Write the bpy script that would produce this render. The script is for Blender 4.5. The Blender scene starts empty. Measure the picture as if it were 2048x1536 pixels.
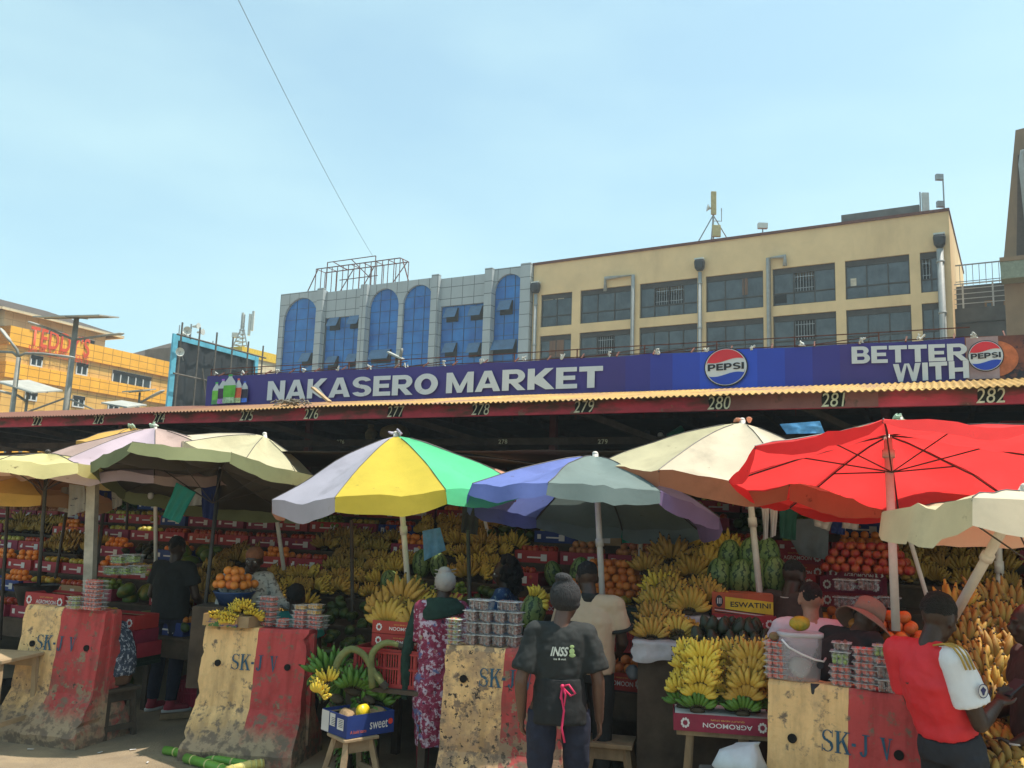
import bpy, bmesh, math, random
from mathutils import Vector, Matrix, Euler, noise
random.seed(7)
R = math.radians
# ---------------------------------------------------------------- camera
SC = bpy.context.scene
FPX, HCAM, PITCH, ROLL = 1750.0, 2.0, R(8.85), R(2.0)
cam_data = bpy.data.cameras.new('camera'); cam = bpy.data.objects.new('camera', cam_data)
SC.collection.objects.link(cam); SC.camera = cam
cam_data.sensor_width = 36; cam_data.lens = FPX/2048*36; cam_data.clip_start = .05; cam_data.clip_end = 3000
CR = Matrix.Rotation(math.pi/2+PITCH, 3, 'X') @ Matrix.Rotation(ROLL, 3, 'Z')
cam.matrix_world = Matrix.Translation((0, 0, HCAM)) @ CR.to_4x4()
# ---------------------------------------------------------------- sky, sun, exposure
SUN = Vector((.42, .0, 1.0)).normalized()
w = bpy.data.worlds.new('World'); SC.world = w; w.use_nodes = True
nt = w.node_tree; bgn = nt.nodes['Background']; sky = nt.nodes.new('ShaderNodeTexSky')
sky.sky_type = 'NISHITA'; sky.sun_disc = False; sky.sun_elevation = math.asin(SUN.z)
sky.sun_rotation = math.atan2(SUN.x, SUN.y); sky.air_density = 1.0; sky.dust_density = 2.2; sky.ozone_density = 1.6
# thin high cloud veils: noise on the view direction, mixed into the sky colour
tc = nt.nodes.new('ShaderNodeTexCoord'); mp = nt.nodes.new('ShaderNodeMapping'); mp.inputs['Scale'].default_value = (1, 1, 3.2)
nz = nt.nodes.new('ShaderNodeTexNoise'); nz.inputs['Scale'].default_value = 1.6; nz.inputs['Detail'].default_value = 5; nz.inputs['Roughness'].default_value = .5
rmp = nt.nodes.new('ShaderNodeValToRGB'); rmp.color_ramp.elements[0].position = .42; rmp.color_ramp.elements[1].position = .68
rmp.color_ramp.elements[0].color = (.32, .32, .32, 1); rmp.color_ramp.elements[1].color = (.62, .62, .62, 1)
mx = nt.nodes.new('ShaderNodeMix'); mx.data_type = 'RGBA'; mx.inputs['B'].default_value = (3.3, 4.6, 4.6, 1)
tint = nt.nodes.new('ShaderNodeMix'); tint.data_type = 'RGBA'; tint.blend_type = 'MULTIPLY'; tint.inputs['Factor'].default_value = 1; tint.inputs['B'].default_value = (.84, 1.05, .96, 1)
nt.links.new(tc.outputs['Generated'], mp.inputs['Vector']); nt.links.new(mp.outputs[0], nz.inputs['Vector'])
nt.links.new(nz.outputs['Fac'], rmp.inputs[0]); nt.links.new(rmp.outputs[0], mx.inputs['Factor'])
nt.links.new(sky.outputs[0], tint.inputs['A']); nt.links.new(tint.outputs['Result'], mx.inputs['A']); nt.links.new(mx.outputs['Result'], bgn.inputs[0])
bgn.inputs[1].default_value = .12
sl = bpy.data.lights.new('sun', 'SUN'); sl.energy = 3.3; sl.angle = R(.6); sl.color = (1, .93, .82)
so = bpy.data.objects.new('sun', sl); SC.collection.objects.link(so); so.rotation_euler = SUN.to_track_quat('Z', 'Y').to_euler()
SC.view_settings.view_transform = 'Standard'; SC.view_settings.look = 'None'; SC.view_settings.gamma = 1
SC.view_settings.exposure = .98
SC.cycles.max_bounces = 8; SC.cycles.transparent_max_bounces = 24; SC.cycles.diffuse_bounces = 4

# ---------------------------------------------------------------- pixel <-> world helpers (only used to find real places)
def ray(u, v):
    return CR @ Vector(((u-1024)/FPX, (768-v)/FPX, -1))
def P(u, v, d):                       # point seen at pixel u,v at forward distance d
    r = ray(u, v); t = d/r.y; return Vector((r.x*t, d, HCAM+r.z*t))
def PZ(u, v, z=0):                    # point seen at pixel u,v on the level plane z
    r = ray(u, v); t = (z-HCAM)/r.z; return Vector((r.x*t, r.y*t, z))
class Plane:                          # vertical plane through two ground points
    def __init__(s, A, B):
        s.A = Vector((A[0], A[1], 0)); s.B = Vector((B[0], B[1], 0)); s.e = (s.B-s.A).normalized(); s.L = (s.B-s.A).length
        s.n = Vector((s.e.y, -s.e.x, 0)); s.rz = math.atan2(s.e.y, s.e.x)
        if s.n.y > 0: s.n = -s.n
    def at(s, u, v):                  # (s along, z)
        r = ray(u, v); t = s.n.dot(s.A-Vector((0, 0, HCAM)))/s.n.dot(r)
        p = Vector((0, 0, HCAM))+r*t; return (p-s.A).dot(s.e), p.z
# ---------------------------------------------------------------- object helpers
def link(o): SC.collection.objects.link(o); return o
def tag(o, label=None, cat=None, group=None, kind=None):
    if label: o['label'] = label
    if cat: o['category'] = cat
    if group: o['group'] = group
    if kind: o['kind'] = kind
    return o
def thing(name, label, cat, loc=(0, 0, 0), rz=0, group=None):
    o = link(bpy.data.objects.new(name, None)); o.location = loc; o.rotation_euler = (0, 0, rz); o.empty_display_size = .1
    return tag(o, label, cat, group)
class MB:
    def __init__(s): s.v = []; s.f = []; s.m = []; s.mi = 0; s.T = None
    def add(s, vs, fs):
        b = len(s.v)
        if s.T is not None: vs = [s.T @ Vector(p) for p in vs]
        s.v += [tuple(p) for p in vs]; s.f += [tuple(b+i for i in f) for f in fs]; s.m += [s.mi]*len(fs)
        return s
    def box(s, x0, y0, z0, x1, y1, z1):
        s.add([(x0,y0,z0),(x1,y0,z0),(x1,y1,z0),(x0,y1,z0),(x0,y0,z1),(x1,y0,z1),(x1,y1,z1),(x0,y1,z1)],
              [(0,3,2,1),(4,5,6,7),(0,1,5,4),(1,2,6,5),(2,3,7,6),(3,0,4,7)]); return s
    def cbox(s, c, d): return s.box(c[0]-d[0]/2, c[1]-d[1]/2, c[2]-d[2]/2, c[0]+d[0]/2, c[1]+d[1]/2, c[2]+d[2]/2)
    def beam(s, a, b, w, h=None, up=(0, 0, 1)):    # square bar from a to b
        a = Vector(a); b = Vector(b); h = h or w; d = (b-a)
        if d.length < 1e-6: return s
        d.normalize(); u = Vector(up)
        if abs(d.dot(u)) > .98: u = Vector((1, 0, 0))
        x = d.cross(u).normalized(); y = x.cross(d)
        vs = [p+x*(i*w/2)+y*(j*h/2) for p in (a, b) for i, j in ((-1,-1),(1,-1),(1,1),(-1,1))]
        return s.add(vs, [(3,2,1,0),(4,5,6,7),(0,1,5,4),(1,2,6,5),(2,3,7,6),(3,0,4,7)])
    def tube(s, pts, rad, n=8, caps=True):
        pts = [Vector(p) for p in pts]; k = len(pts)
        if not hasattr(rad, '__len__'): rad = [rad]*k
        vs = []; x = None
        for i, p in enumerate(pts):
            d = (pts[min(i+1, k-1)]-pts[max(i-1, 0)])
            d = d.normalized() if d.length > 1e-9 else Vector((0, 0, 1))
            if x is None:
                u = Vector((0, 0, 1)) if abs(d.z) < .9 else Vector((1, 0, 0)); x = d.cross(u).normalized()
            else:
                x = (x-d*x.dot(d)).normalized()
            y = d.cross(x)
            r = rad[i]; ra, rb = (r if hasattr(r, '__len__') else (r, r))
            vs += [p+x*(ra*math.cos(2*math.pi*j/n))+y*(rb*math.sin(2*math.pi*j/n)) for j in range(n)]
        fs = [(i*n+j, i*n+(j+1) % n, (i+1)*n+(j+1) % n, (i+1)*n+j) for i in range(k-1) for j in range(n)]
        if caps: fs += [tuple(reversed(range(n))), tuple((k-1)*n+j for j in range(n))]
        return s.add(vs, fs)
    def loft(s, rings, n=16, caps=True):   # rings: (cx,cy,cz,rx,ry[,pw]) horizontal
        vs = []
        for g in rings:
            cx, cy, cz, rx, ry = g[:5]; pw = g[5] if len(g) > 5 else 1
            for j in range(n):
                a = 2*math.pi*j/n; c = math.cos(a); q = math.sin(a)
                vs.append((cx+rx*math.copysign(abs(c)**pw, c), cy+ry*math.copysign(abs(q)**pw, q), cz))
        k = len(rings)
        fs = [(i*n+j, i*n+(j+1) % n, (i+1)*n+(j+1) % n, (i+1)*n+j) for i in range(k-1) for j in range(n)]
        if caps: fs += [tuple(reversed(range(n))), tuple((k-1)*n+j for j in range(n))]
        return s.add(vs, fs)
    def ell(s, c, r, n=12, m=8, rot=None):
        vs = []; c = Vector(c)
        if not hasattr(r, '__len__'): r = (r, r, r)
        for i in range(m+1):
            t = math.pi*i/m
            if i in (0, m): vs.append(Vector((0, 0, r[2]*math.cos(t)))); continue
            for j in range(n):
                a = 2*math.pi*j/n; vs.append(Vector((r[0]*math.sin(t)*math.cos(a), r[1]*math.sin(t)*math.sin(a), r[2]*math.cos(t))))
        if rot is not None: vs = [rot @ q for q in vs]
        vs = [c+q for q in vs]; fs = [(0, 1+j, 1+(j+1) % n) for j in range(n)]
        for i in range(m-2): fs += [(1+i*n+j, 1+(i+1)*n+j, 1+(i+1)*n+(j+1) % n, 1+i*n+(j+1) % n) for j in range(n)]
        e = len(vs)-1; b = 1+(m-2)*n; fs += [(b+j, e, b+(j+1) % n) for j in range(n)]
        return s.add(vs, fs)
    def cap(s, a, b, ra, rb, n=10):        # rounded tapered limb
        a = Vector(a); b = Vector(b); d = b-a; L = d.length
        if L < 1e-6: return s.ell(a, ra, n)
        d /= L; pts = []; rs = []
        for t in (-.98, -.8, -.45): pts.append(a+d*(t*ra)); rs.append(ra*math.sqrt(1-t*t))
        for t in (0, .5, 1): pts.append(a+d*(L*t)); rs.append(ra+(rb-ra)*t)
        for t in (.45, .8, .98): pts.append(b+d*(t*rb)); rs.append(rb*math.sqrt(1-t*t))
        return s.tube(pts, rs, n)
    def prism(s, poly, y0, y1):            # polygon in xz, extruded in y
        n = len(poly); vs = [(x, y0, z) for x, z in poly]+[(x, y1, z) for x, z in poly]
        return s.add(vs, [tuple(range(n)), tuple(reversed(range(n, 2*n)))]+[(i, i+n, (i+1) % n+n, (i+1) % n) for i in range(n)])
    def disc(s, c, r, n=24, ax='y', th=.004):
        c = Vector(c)
        a, b = {'y': (Vector((1,0,0)), Vector((0,0,1))), 'x': (Vector((0,1,0)), Vector((0,0,1))), 'z': (Vector((1,0,0)), Vector((0,1,0)))}[ax]
        k = a.cross(b)*th
        vs = [c+a*(r*math.cos(2*math.pi*i/n))+b*(r*math.sin(2*math.pi*i/n)) for i in range(n)]; vs += [q+k for q in vs]
        return s.add(vs, [tuple(reversed(range(n))), tuple(range(n, 2*n))]+[(i, (i+1) % n, (i+1) % n+n, i+n) for i in range(n)])
    def grid(s, fn, nu, nv):
        vs = [fn(i/nu, j/nv) for i in range(nu+1) for j in range(nv+1)]
        return s.add(vs, [(i*(nv+1)+j, (i+1)*(nv+1)+j, (i+1)*(nv+1)+j+1, i*(nv+1)+j+1) for i in range(nu) for j in range(nv)])
    def build(s, name, mat, parent=None, smooth=False, bevel=0, fix=True, wobble=0, wsc=3):
        me = bpy.data.meshes.new(name)
        v = s.v
        if wobble:
            v = [tuple(Vector(p)+noise.noise_vector(Vector(p)*wsc)*wobble) for p in v]
        me.from_pydata(v, [], s.f)
        for m in (mat if isinstance(mat, (list, tuple)) else [mat]): me.materials.append(m)
        me.polygons.foreach_set('material_index', s.m)
        if fix:
            bm = bmesh.new(); bm.from_mesh(me); bmesh.ops.recalc_face_normals(bm, faces=bm.faces); bm.to_mesh(me); bm.free()
        if smooth: me.polygons.foreach_set('use_smooth', [True]*len(me.polygons))
        me.update()
        o = link(bpy.data.objects.new(name, me))
        if parent: o.parent = parent
        if bevel:
            b = o.modifiers.new('b', 'BEVEL'); b.width = bevel; b.segments = 2; b.limit_method = 'ANGLE'
        return o
def copy_tree(o, parent=None):
    c = o.copy(); link(c); c.parent = parent
    for ch in list(o.children): copy_tree(ch, c)
    return c
def put(o, loc, rz=0, rx=0, ry=0, sc=None, label=None, group=None):
    o.location = loc; o.rotation_euler = (rx, ry, rz)
    if sc: o.scale = (sc, sc, sc)
    if label: o['label'] = label
    if group: o['group'] = group
    return o
class Proto:                               # first use moves the original, later uses copy it
    def __init__(s, o): s.o = o; s.used = False
    def get(s):
        if not s.used: s.used = True; return s.o
        return copy_tree(s.o)
    def drop(s):
        if not s.used:
            for c in list(s.o.children_recursive)+[s.o]: bpy.data.objects.remove(c)
def text_obj(txt, name, mat, parent, size, loc, rot=(math.pi/2, 0, 0), sx=1, off=0, ext=.001, align='CENTER', shear=0, sp=1):
    cu = bpy.data.curves.new(name, 'FONT'); cu.body = txt; cu.size = size; cu.extrude = ext; cu.offset = off
    cu.align_x = align; cu.align_y = 'BOTTOM_BASELINE'; cu.shear = shear; cu.space_character = sp; cu.resolution_u = 4
    t = bpy.data.objects.new(name, cu); link(t); dg = bpy.context.evaluated_depsgraph_get()
    me = bpy.data.meshes.new_from_object(t.evaluated_get(dg)); bpy.data.objects.remove(t); bpy.data.curves.remove(cu)
    me.materials.clear(); me.materials.append(mat)
    o = link(bpy.data.objects.new(name, me)); o.parent = parent; o.location = loc; o.rotation_euler = rot; o.scale = (sx, 1, 1)
    return o
def fit_text(txt, name, mat, parent, x0, x1, z0, z1, y, off=.02, ext=0, flip=False, sp=1, shear=0):
    o = text_obj(txt, name, mat, parent, 1, (0, 0, 0), (0, 0, 0), off=off, ext=0, sp=sp, shear=shear); me = o.data
    xs = [v.co.x for v in me.vertices]; ys = [v.co.y for v in me.vertices]; a0, a1, b0, b1 = min(xs), max(xs), min(ys), max(ys)
    for v in me.vertices:
        a = (v.co.x-a0)/(a1-a0); b = (v.co.y-b0)/(b1-b0)
        if flip: a = 1-a; b = 1-b
        v.co = (x0+(x1-x0)*a, y, z0+(z1-z0)*b)
    return o
# ---------------------------------------------------------------- materials
def M(name, col, rough=.8, var=.18, sc=6, bump=.15, metal=0, tr=0, col2=None, rnd=0, spec=.35, det=6, thr=None, bsc=None, coords='Object', alpha=1, emit=0, stretch=None):
    m = bpy.data.materials.new(name); m.use_nodes = True; n = m.node_tree.nodes; l = m.node_tree.links
    b = n['Principled BSDF']; out = n['Material Output']
    c = Vector(col); lo = [max(x*(1-var), 0) for x in c]; hi = [min(x*(1+var), 1) for x in c]
    if col2: hi = list(col2); lo = list(col)
    t = n.new('ShaderNodeTexCoord'); z = n.new('ShaderNodeTexNoise'); z.inputs['Scale'].default_value = sc; z.inputs['Detail'].default_value = det
    z.inputs['Roughness'].default_value = .62
    src = t.outputs[coords]
    if stretch:
        mpn = n.new('ShaderNodeMapping'); mpn.inputs['Scale'].default_value = stretch; l.new(src, mpn.inputs[0]); src = mpn.outputs[0]
    l.new(src, z.inputs['Vector'])
    r = n.new('ShaderNodeValToRGB'); a0, a1 = thr or (.33, .67)
    r.color_ramp.elements[0].position = a0; r.color_ramp.elements[1].position = a1
    r.color_ramp.elements[0].color = (*lo, 1); r.color_ramp.elements[1].color = (*hi, 1)
    l.new(z.outputs['Fac'], r.inputs[0]); cs = r.outputs[0]
    if rnd:
        oi = n.new('ShaderNodeObjectInfo'); hs = n.new('ShaderNodeHueSaturation'); ma = n.new('ShaderNodeMapRange')
        ma.inputs['To Min'].default_value = 1-rnd; ma.inputs['To Max'].default_value = 1+rnd
        mb = n.new('ShaderNodeMapRange'); mb.inputs['To Min'].default_value = .5-rnd*.06; mb.inputs['To Max'].default_value = .5+rnd*.06
        l.new(oi.outputs['Random'], ma.inputs['Value']); l.new(ma.outputs[0], hs.inputs['Value'])
        l.new(oi.outputs['Random'], mb.inputs['Value']); l.new(mb.outputs[0], hs.inputs['Hue']); l.new(cs, hs.inputs['Color']); cs = hs.outputs[0]
    l.new(cs, b.inputs['Base Color']); b.inputs['Roughness'].default_value = rough; b.inputs['Metallic'].default_value = metal
    b.inputs['Specular IOR Level'].default_value = spec
    if bump:
        z2 = n.new('ShaderNodeTexNoise'); z2.inputs['Scale'].default_value = bsc or sc*3; z2.inputs['Detail'].default_value = 5; l.new(src, z2.inputs['Vector'])
        bp = n.new('ShaderNodeBump'); bp.inputs['Strength'].default_value = bump; bp.inputs['Distance'].default_value = .02
        l.new(z2.outputs['Fac'], bp.inputs['Height']); l.new(bp.outputs[0], b.inputs['Normal'])
    if emit: b.inputs['Emission Color'].default_value = (*col, 1); b.inputs['Emission Strength'].default_value = emit
    if tr:
        ts = n.new('ShaderNodeBsdfTranslucent'); ms = n.new('ShaderNodeMixShader'); ms.inputs[0].default_value = tr
        l.new(cs, ts.inputs['Color']); l.new(b.outputs[0], ms.inputs[1]); l.new(ts.outputs[0], ms.inputs[2]); l.new(ms.outputs[0], out.inputs[0])
    if alpha < 1:
        ta = n.new('ShaderNodeBsdfTransparent'); ms = n.new('ShaderNodeMixShader'); ms.inputs[0].default_value = alpha
        l.new(ta.outputs[0], ms.inputs[1]); l.new(b.outputs[0], ms.inputs[2]); l.new(ms.outputs[0], out.inputs[0])
    m['_c'] = 1
    return m
def nodes_of(m): return m.node_tree.nodes, m.node_tree.links
def over(m, fac_fn, col, rough=None):      # lay a second colour over a material where fac_fn's socket is 1
    n, l = nodes_of(m); b = n['Principled BSDF']; src = b.inputs['Base Color'].links[0].from_socket
    mix = n.new('ShaderNodeMix'); mix.data_type = 'RGBA'; f = fac_fn(n, l); l.new(f, mix.inputs['Factor'])
    l.new(src, mix.inputs['A']); mix.inputs['B'].default_value = (*col, 1); l.new(mix.outputs['Result'], b.inputs['Base Color']); return m
def f_noise(sc, a, b, det=8, coords='Object', zgrad=None, stretch=None, rough=.65):
    def fn(n, l):
        t = n.new('ShaderNodeTexCoord'); z = n.new('ShaderNodeTexNoise'); z.inputs['Scale'].default_value = sc; z.inputs['Detail'].default_value = det; z.inputs['Roughness'].default_value = rough
        src = t.outputs[coords]
        if stretch:
            mpn = n.new('ShaderNodeMapping'); mpn.inputs['Scale'].default_value = stretch; l.new(src, mpn.inputs[0]); src = mpn.outputs[0]
        l.new(src, z.inputs['Vector']); v = z.outputs['Fac']
        if zgrad:                            # (z0, z1, amount): more of it towards z0
            sp = n.new('ShaderNodeSeparateXYZ'); l.new(t.outputs['Object'], sp.inputs[0]); g = n.new('ShaderNodeMapRange')
            g.inputs['From Min'].default_value = zgrad[0]; g.inputs['From Max'].default_value = zgrad[1]; g.inputs['To Min'].default_value = zgrad[2]; g.inputs['To Max'].default_value = 0
            l.new(sp.outputs['Z'], g.inputs['Value']); ad = n.new('ShaderNodeMath'); ad.operation = 'ADD'; l.new(v, ad.inputs[0]); l.new(g.outputs[0], ad.inputs[1]); v = ad.outputs[0]
        mr = n.new('ShaderNodeMapRange'); mr.inputs['From Min'].default_value = a; mr.inputs['From Max'].default_value = b; l.new(v, mr.inputs['Value']); return mr.outputs[0]
    return fn
def f_brick(sx, sz, mortar, axes='xz'):    # 1 on the joints of a tile / panel grid
    def fn(n, l):
        t = n.new('ShaderNodeTexCoord'); sp = n.new('ShaderNodeSeparateXYZ'); l.new(t.outputs['Object'], sp.inputs[0]); outs = []
        for ax, st in zip(axes.upper(), (sx, sz)):
            d = n.new('ShaderNodeMath'); d.operation = 'DIVIDE'; d.inputs[1].default_value = st; l.new(sp.outputs[ax], d.inputs[0])
            fr = n.new('ShaderNodeMath'); fr.operation = 'FRACT'; l.new(d.outputs[0], fr.inputs[0])
            lt = n.new('ShaderNodeMath'); lt.operation = 'LESS_THAN'; lt.inputs[1].default_value = mortar/st; l.new(fr.outputs[0], lt.inputs[0]); outs.append(lt.outputs[0])
        mxn = n.new('ShaderNodeMath'); mxn.operation = 'MAXIMUM'; l.new(outs[0], mxn.inputs[0]); l.new(outs[1], mxn.inputs[1]); return mxn.outputs[0]
    return fn
# ================================================================ SETTING
asphalt = M('asphalt', (.26, .195, .125), .92, .25, 1.3, .5, bsc=60)
over(asphalt, f_noise(.7, .5, .72), (.34, .25, .15)); over(asphalt, f_noise(.45, .54, .7), (.17, .135, .10)); over(asphalt, f_noise(26, .62, .7), (.26, .22, .17))
g = MB()
g.grid(lambda a, b: (-400+800*a, -60+700*b, 0), 8, 8); tag(g.build('ground', asphalt), kind='structure')
tanwall = M('ochre_render', (.72, .51, .27), .9, .10, .5, .12, det=8, bsc=12)
over(tanwall, f_noise(.35, .55, .75, stretch=(1, 1, .25)), (.58, .40, .21)); over(tanwall, f_noise(1.4, .67, .74, stretch=(2, 2, .35)), (.16, .12, .07))
darkwood = M('window_frame_paint', (.045, .038, .032), .7, .2, 4, .1)
greyglass = M('sooty_glass', (.040, .052, .058), .22, .55, 1.1, .02, spec=.6, rnd=.25)
over(greyglass, f_noise(2.2, .5, .8, stretch=(1.6, 1, .5)), (.075, .088, .09))
voidm = M('dark_interior', (.012, .011, .01), 1, .3, 2, 0)
pvc = M('grey_pvc_pipe', (.30, .31, .30), .55, .15, 3, .05)
tankm = M('black_plastic', (.02, .02, .022), .45, .2, 5, .05)
steel = M('galvanised_steel', (.30, .31, .31), .5, .2, 9, .05, metal=.4)
paleplast = M('pale_antenna_plastic', (.55, .56, .52), .5, .1, 4, .05)
rustpaint = M('rusty_red_steel', (.13, .045, .03), .8, .4, 9, .2)
concgrey = M('grey_concrete', (.115, .115, .108), .9, .2, 1.2, .2)
def facade(px):       # (uL, vL, dL, uR, vR): top corners; level roofline found from the left corner
    uL, vL, dL, uR, vR = px; A = P(uL, vL, dL); B = PZ(uR, vR, A.z); return Plane(A, B), A.z
# ---- ochre concrete block
pl, zt = facade((1068, 531, 62, 1897, 422))
yb = thing('concrete_block', 'long ochre rendered block with two visible rows of dark grilled windows behind the market banner', 'building', pl.A, pl.rz)
cols = [(1081, 1144), (1160, 1262), (1279, 1395), (1411.5, 1526.6), (1545.6, 1671.5), (1692, 1821.5), (1843.7, 1886)]
sx = [(pl.at(a, 620)[0], pl.at(b, 600)[0]) for a, b in cols]
z1t = sum(pl.at(u, v)[1] for u, v in ((1081, 589), (1279, 569), (1692, 522)))/3
z1b = sum(pl.at(u, v)[1] for u, v in ((1081, 655), (1279, 637), (1692, 599)))/3
z2t = sum(pl.at(u, v)[1] for u, v in ((1081, 671), (1279, 656), (1692, 621)))/3
hh = z1t-z1b; pit = z1t-z2t
rows = [(z1t-pit*k, z1t-pit*k-hh) for k in range(4)]
W = MB(); L = pl.L
W.box(0, 0, z1t, L, 14, zt)                                   # top band with the body behind
for k, (a, b) in enumerate(rows):
    nz_ = rows[k+1][0] if k < 3 else 0
    W.box(0, 0, nz_, L, .5, b)
    ed = [0]+[q for p in sx for q in p]+[L]
    for i in range(0, len(ed), 2): W.box(ed[i], 0, b, ed[i+1], .5, a)
W.box(0, .5, 0, .4, 14, z1t); W.box(L-.4, .5, 0, L, 14, z1t); W.box(.4, 13.6, 0, L-.4, 14, z1t)
W.build('wall', tanwall, yb)
MB().box(-.05, -.12, zt, L+.05, 14.1, zt+.16).build('roof_edge', rustpaint, yb)
MB().box(.4, 3, .1, L-.4, 3.3, z1t-.1).build('inner_wall', voidm, yb)
grille = {(0, 2): (.25, .72), (0, 4): (.45, .72), (0, 3): (.22, .40), (0, 5): (.26, .34), (0, 6): (.05, .42), (1, 1): (.48, .70), (1, 4): (.38, .68)}
for k, (a, b) in enumerate(rows[:3]):
    for i, (x0, x1) in enumerate(sx):
        wdt = x1-x0; mid = b+hh*.33; n = max(2, round(wdt/1.15)); fr = MB()
        fr.box(x0, .14, a-.36, x1, .3, a); fr.box(x0, .14, mid-.04, x1, .22, mid+.04); fr.box(x0, .14, b, x1, .22, b+.08)
        for j in range(n+1):
            xx = min(max(x0+wdt*j/n, x0+.04), x1-.04); fr.box(xx-.035, .15, b+.08, xx+.035, .215, a-.36)
        f = fr.build('window', darkwood, yb)
        gl = MB(); gr = grille.get((k, i))
        for j in range(n):
            xa, xb = x0+wdt*j/n, x0+wdt*(j+1)/n; c = (j+.5)/n
            gl.box(xa, .20, b+.02, xb, .21, mid)
            if gr and gr[0] < c < gr[1]: continue
            o = random.uniform(-.004, .02); gl.box(xa, .20+o, mid, xb, .21+o, a-.36)
        gl.build('pane', greyglass, f)
        bars = MB(); x = x0+.12
        while x < x1-.05: bars.box(x-.018, .28, b+.05, x+.018, .30, a-.36); x += .17
        for q in (.45, .75): bars.box(x0, .27, b+hh*q-.02, x1, .28, b+hh*q+.02)
        bars.build('grille', steel if gr else darkwood, f)
def on(plv, u, v): s, z = plv.at(u, v); return s, z
curt = M('brown_curtain', (.16, .085, .05), .9, .3, 3, .2, stretch=(6, 1, .3)); rag = M('pale_packing', (.50, .44, .34), .9, .3, 3, .2)
for u0, v0, u1, v1, m_, nm in ((1097, 679, 1125, 712, curt, 'curtain_panel'), (1085, 592, 1104, 598, rag, 'stuffed_packing'), (1109, 591, 1126, 596, rag, 'stuffed_packing'), (1700, 556, 1712, 570, whitef if False else rag, 'window_sticker'), (1548, 590, 1572, 604, voidm, 'broken_pane'), (1483, 556, 1494, 588, curt, 'curtain_panel')):
    a_, za = pl.at(u0, v0); b_, zb_ = pl.at(u1, v1); MB().box(a_, .165, zb_, b_, .19, za).build(nm, m_, yb)
stain = M('dark_wall_stain', (.10, .075, .05), .95, .3, 4, .1)
# pipes, rain heads and roof gear on the ochre block
for u, v0, kind in ((1075, 582, 1), (1402, 537, 1), (1880, 490, 2)):
    s, z = on(pl, u, v0); p = MB(); p.tube([(s, -.22, z-.3), (s, -.22, 3)], .12 if kind == 1 else .19, 10)
    for q in range(int(z/3)): p.tube([(s, -.22, z-1-3*q), (s, -.22, z-1.12-3*q)], .15 if kind == 1 else .23, 10)
    p.build('downpipe', pvc, yb, True)
    h = MB(); h.loft([(s, -.3, z-.2, .2, .2, .6), (s, -.3, z-.05, .30, .26, .6), (s, -.3, z+.35, .34, .28, .6), (s, -.3, z+.5, .3, .22, .6)], 16); h.build('rain_hopper', tankm, yb)
    MB().box(s-.30, -.5, z+.5, s+.30, -.1, z+.60).build('overflow_lip', paleplast, yb)
for us, v0, v1, col in (((1213, 1268), 558, 575, pvc), ((1538, 1571), 518, 540, pvc)):
    sa, z = on(pl, us[0], v0); sb, _ = on(pl, us[1], v0-3); p = MB()
    if us[0] == 1538: p.tube([(sb, -.18, z-.6), (sb, -.18, z), (sa, -.18, z), (sa, -.18, 3)], .14, 8)
    else: p.tube([(sa, -.18, z-.9), (sa, -.18, z), (sb, -.18, z), (sb, -.18, 3)], .14, 8)
    p.build('downpipe', col, yb, True)
s0, zz = on(pl, 1681, 436); s1, _ = on(pl, 1838, 420)
MB().box(s0, .25, zt+.16, s1, 4, zt+.72).build('roof_slab', concgrey, yb)
def on_roof(u, v, back=.6, z=None):
    s, _ = pl.at(u, v); return pl.A+pl.e*s-pl.n*back+Vector((0, 0, z if z is not None else zt+.16))
a = thing('cell_antenna', 'tan panel antenna with small dish on a tripod on the ochre block roof', 'antenna', on_roof(1421, 488))
MB().tube([(0, 0, 0), (0, 0, 3.0)], .06).tube([(0, 0, 1.9), (-1, .2, 0)], .04).tube([(0, 0, 1.9), (1.2, .2, 0)], .04).tube([(0, 0, 1.9), (.1, 1.2, 0)], .04).tube([(0, 0, 1.5), (.55, 0, 1.5), (.55, 0, 2.4)], .035).build('mast', steel, a)
MB().box(-.17, -.2, 1.9, .17, -.02, 3.5).build('panel', M('tan_antenna', (.42, .34, .16), .6), a, bevel=.02)
MB().box(-.1, -.25, .35, .45, -.05, 1.15).build('radio_box', M('yellowed_box', (.45, .38, .18), .6), a, bevel=.02)
MB().tube([(-.15, 0, 2.35), (-.28, 0, 2.38), (-.4, 0, 2.4)], [.03, .12, .26], 14).build('dish', paleplast, a)
for u, v, lb, hgt in ((1523, 470, 'small camera on the middle of the ochre roof edge', .55), (1888, 422, 'tall pole with two floodlights at the right end of the ochre roof', 2.2), (1835, 420, 'grey panel antenna on the raised roof slab', 1.5)):
    a = thing('roof_mast', lb, 'mast', on_roof(u, v, .3 if u != 1835 else 2, None if u != 1835 else zt+.62))
    MB().tube([(0, 0, 0), (0, 0, hgt)], .045).build('pole', steel, a)
    if u == 1523: MB().box(-.3, -.15, .4, .3, .15, .75).build('camera_box', paleplast, a)
    if u == 1888:
        for zq in (.2, 1.85): MB().box(-.42, -.12, zq, -.02, .1, zq+.35).build('floodlight', steel, a)
    if u == 1835: MB().box(.1, -.1, 0, .5, .05, 1.45).build('panel', paleplast, a)
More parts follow.
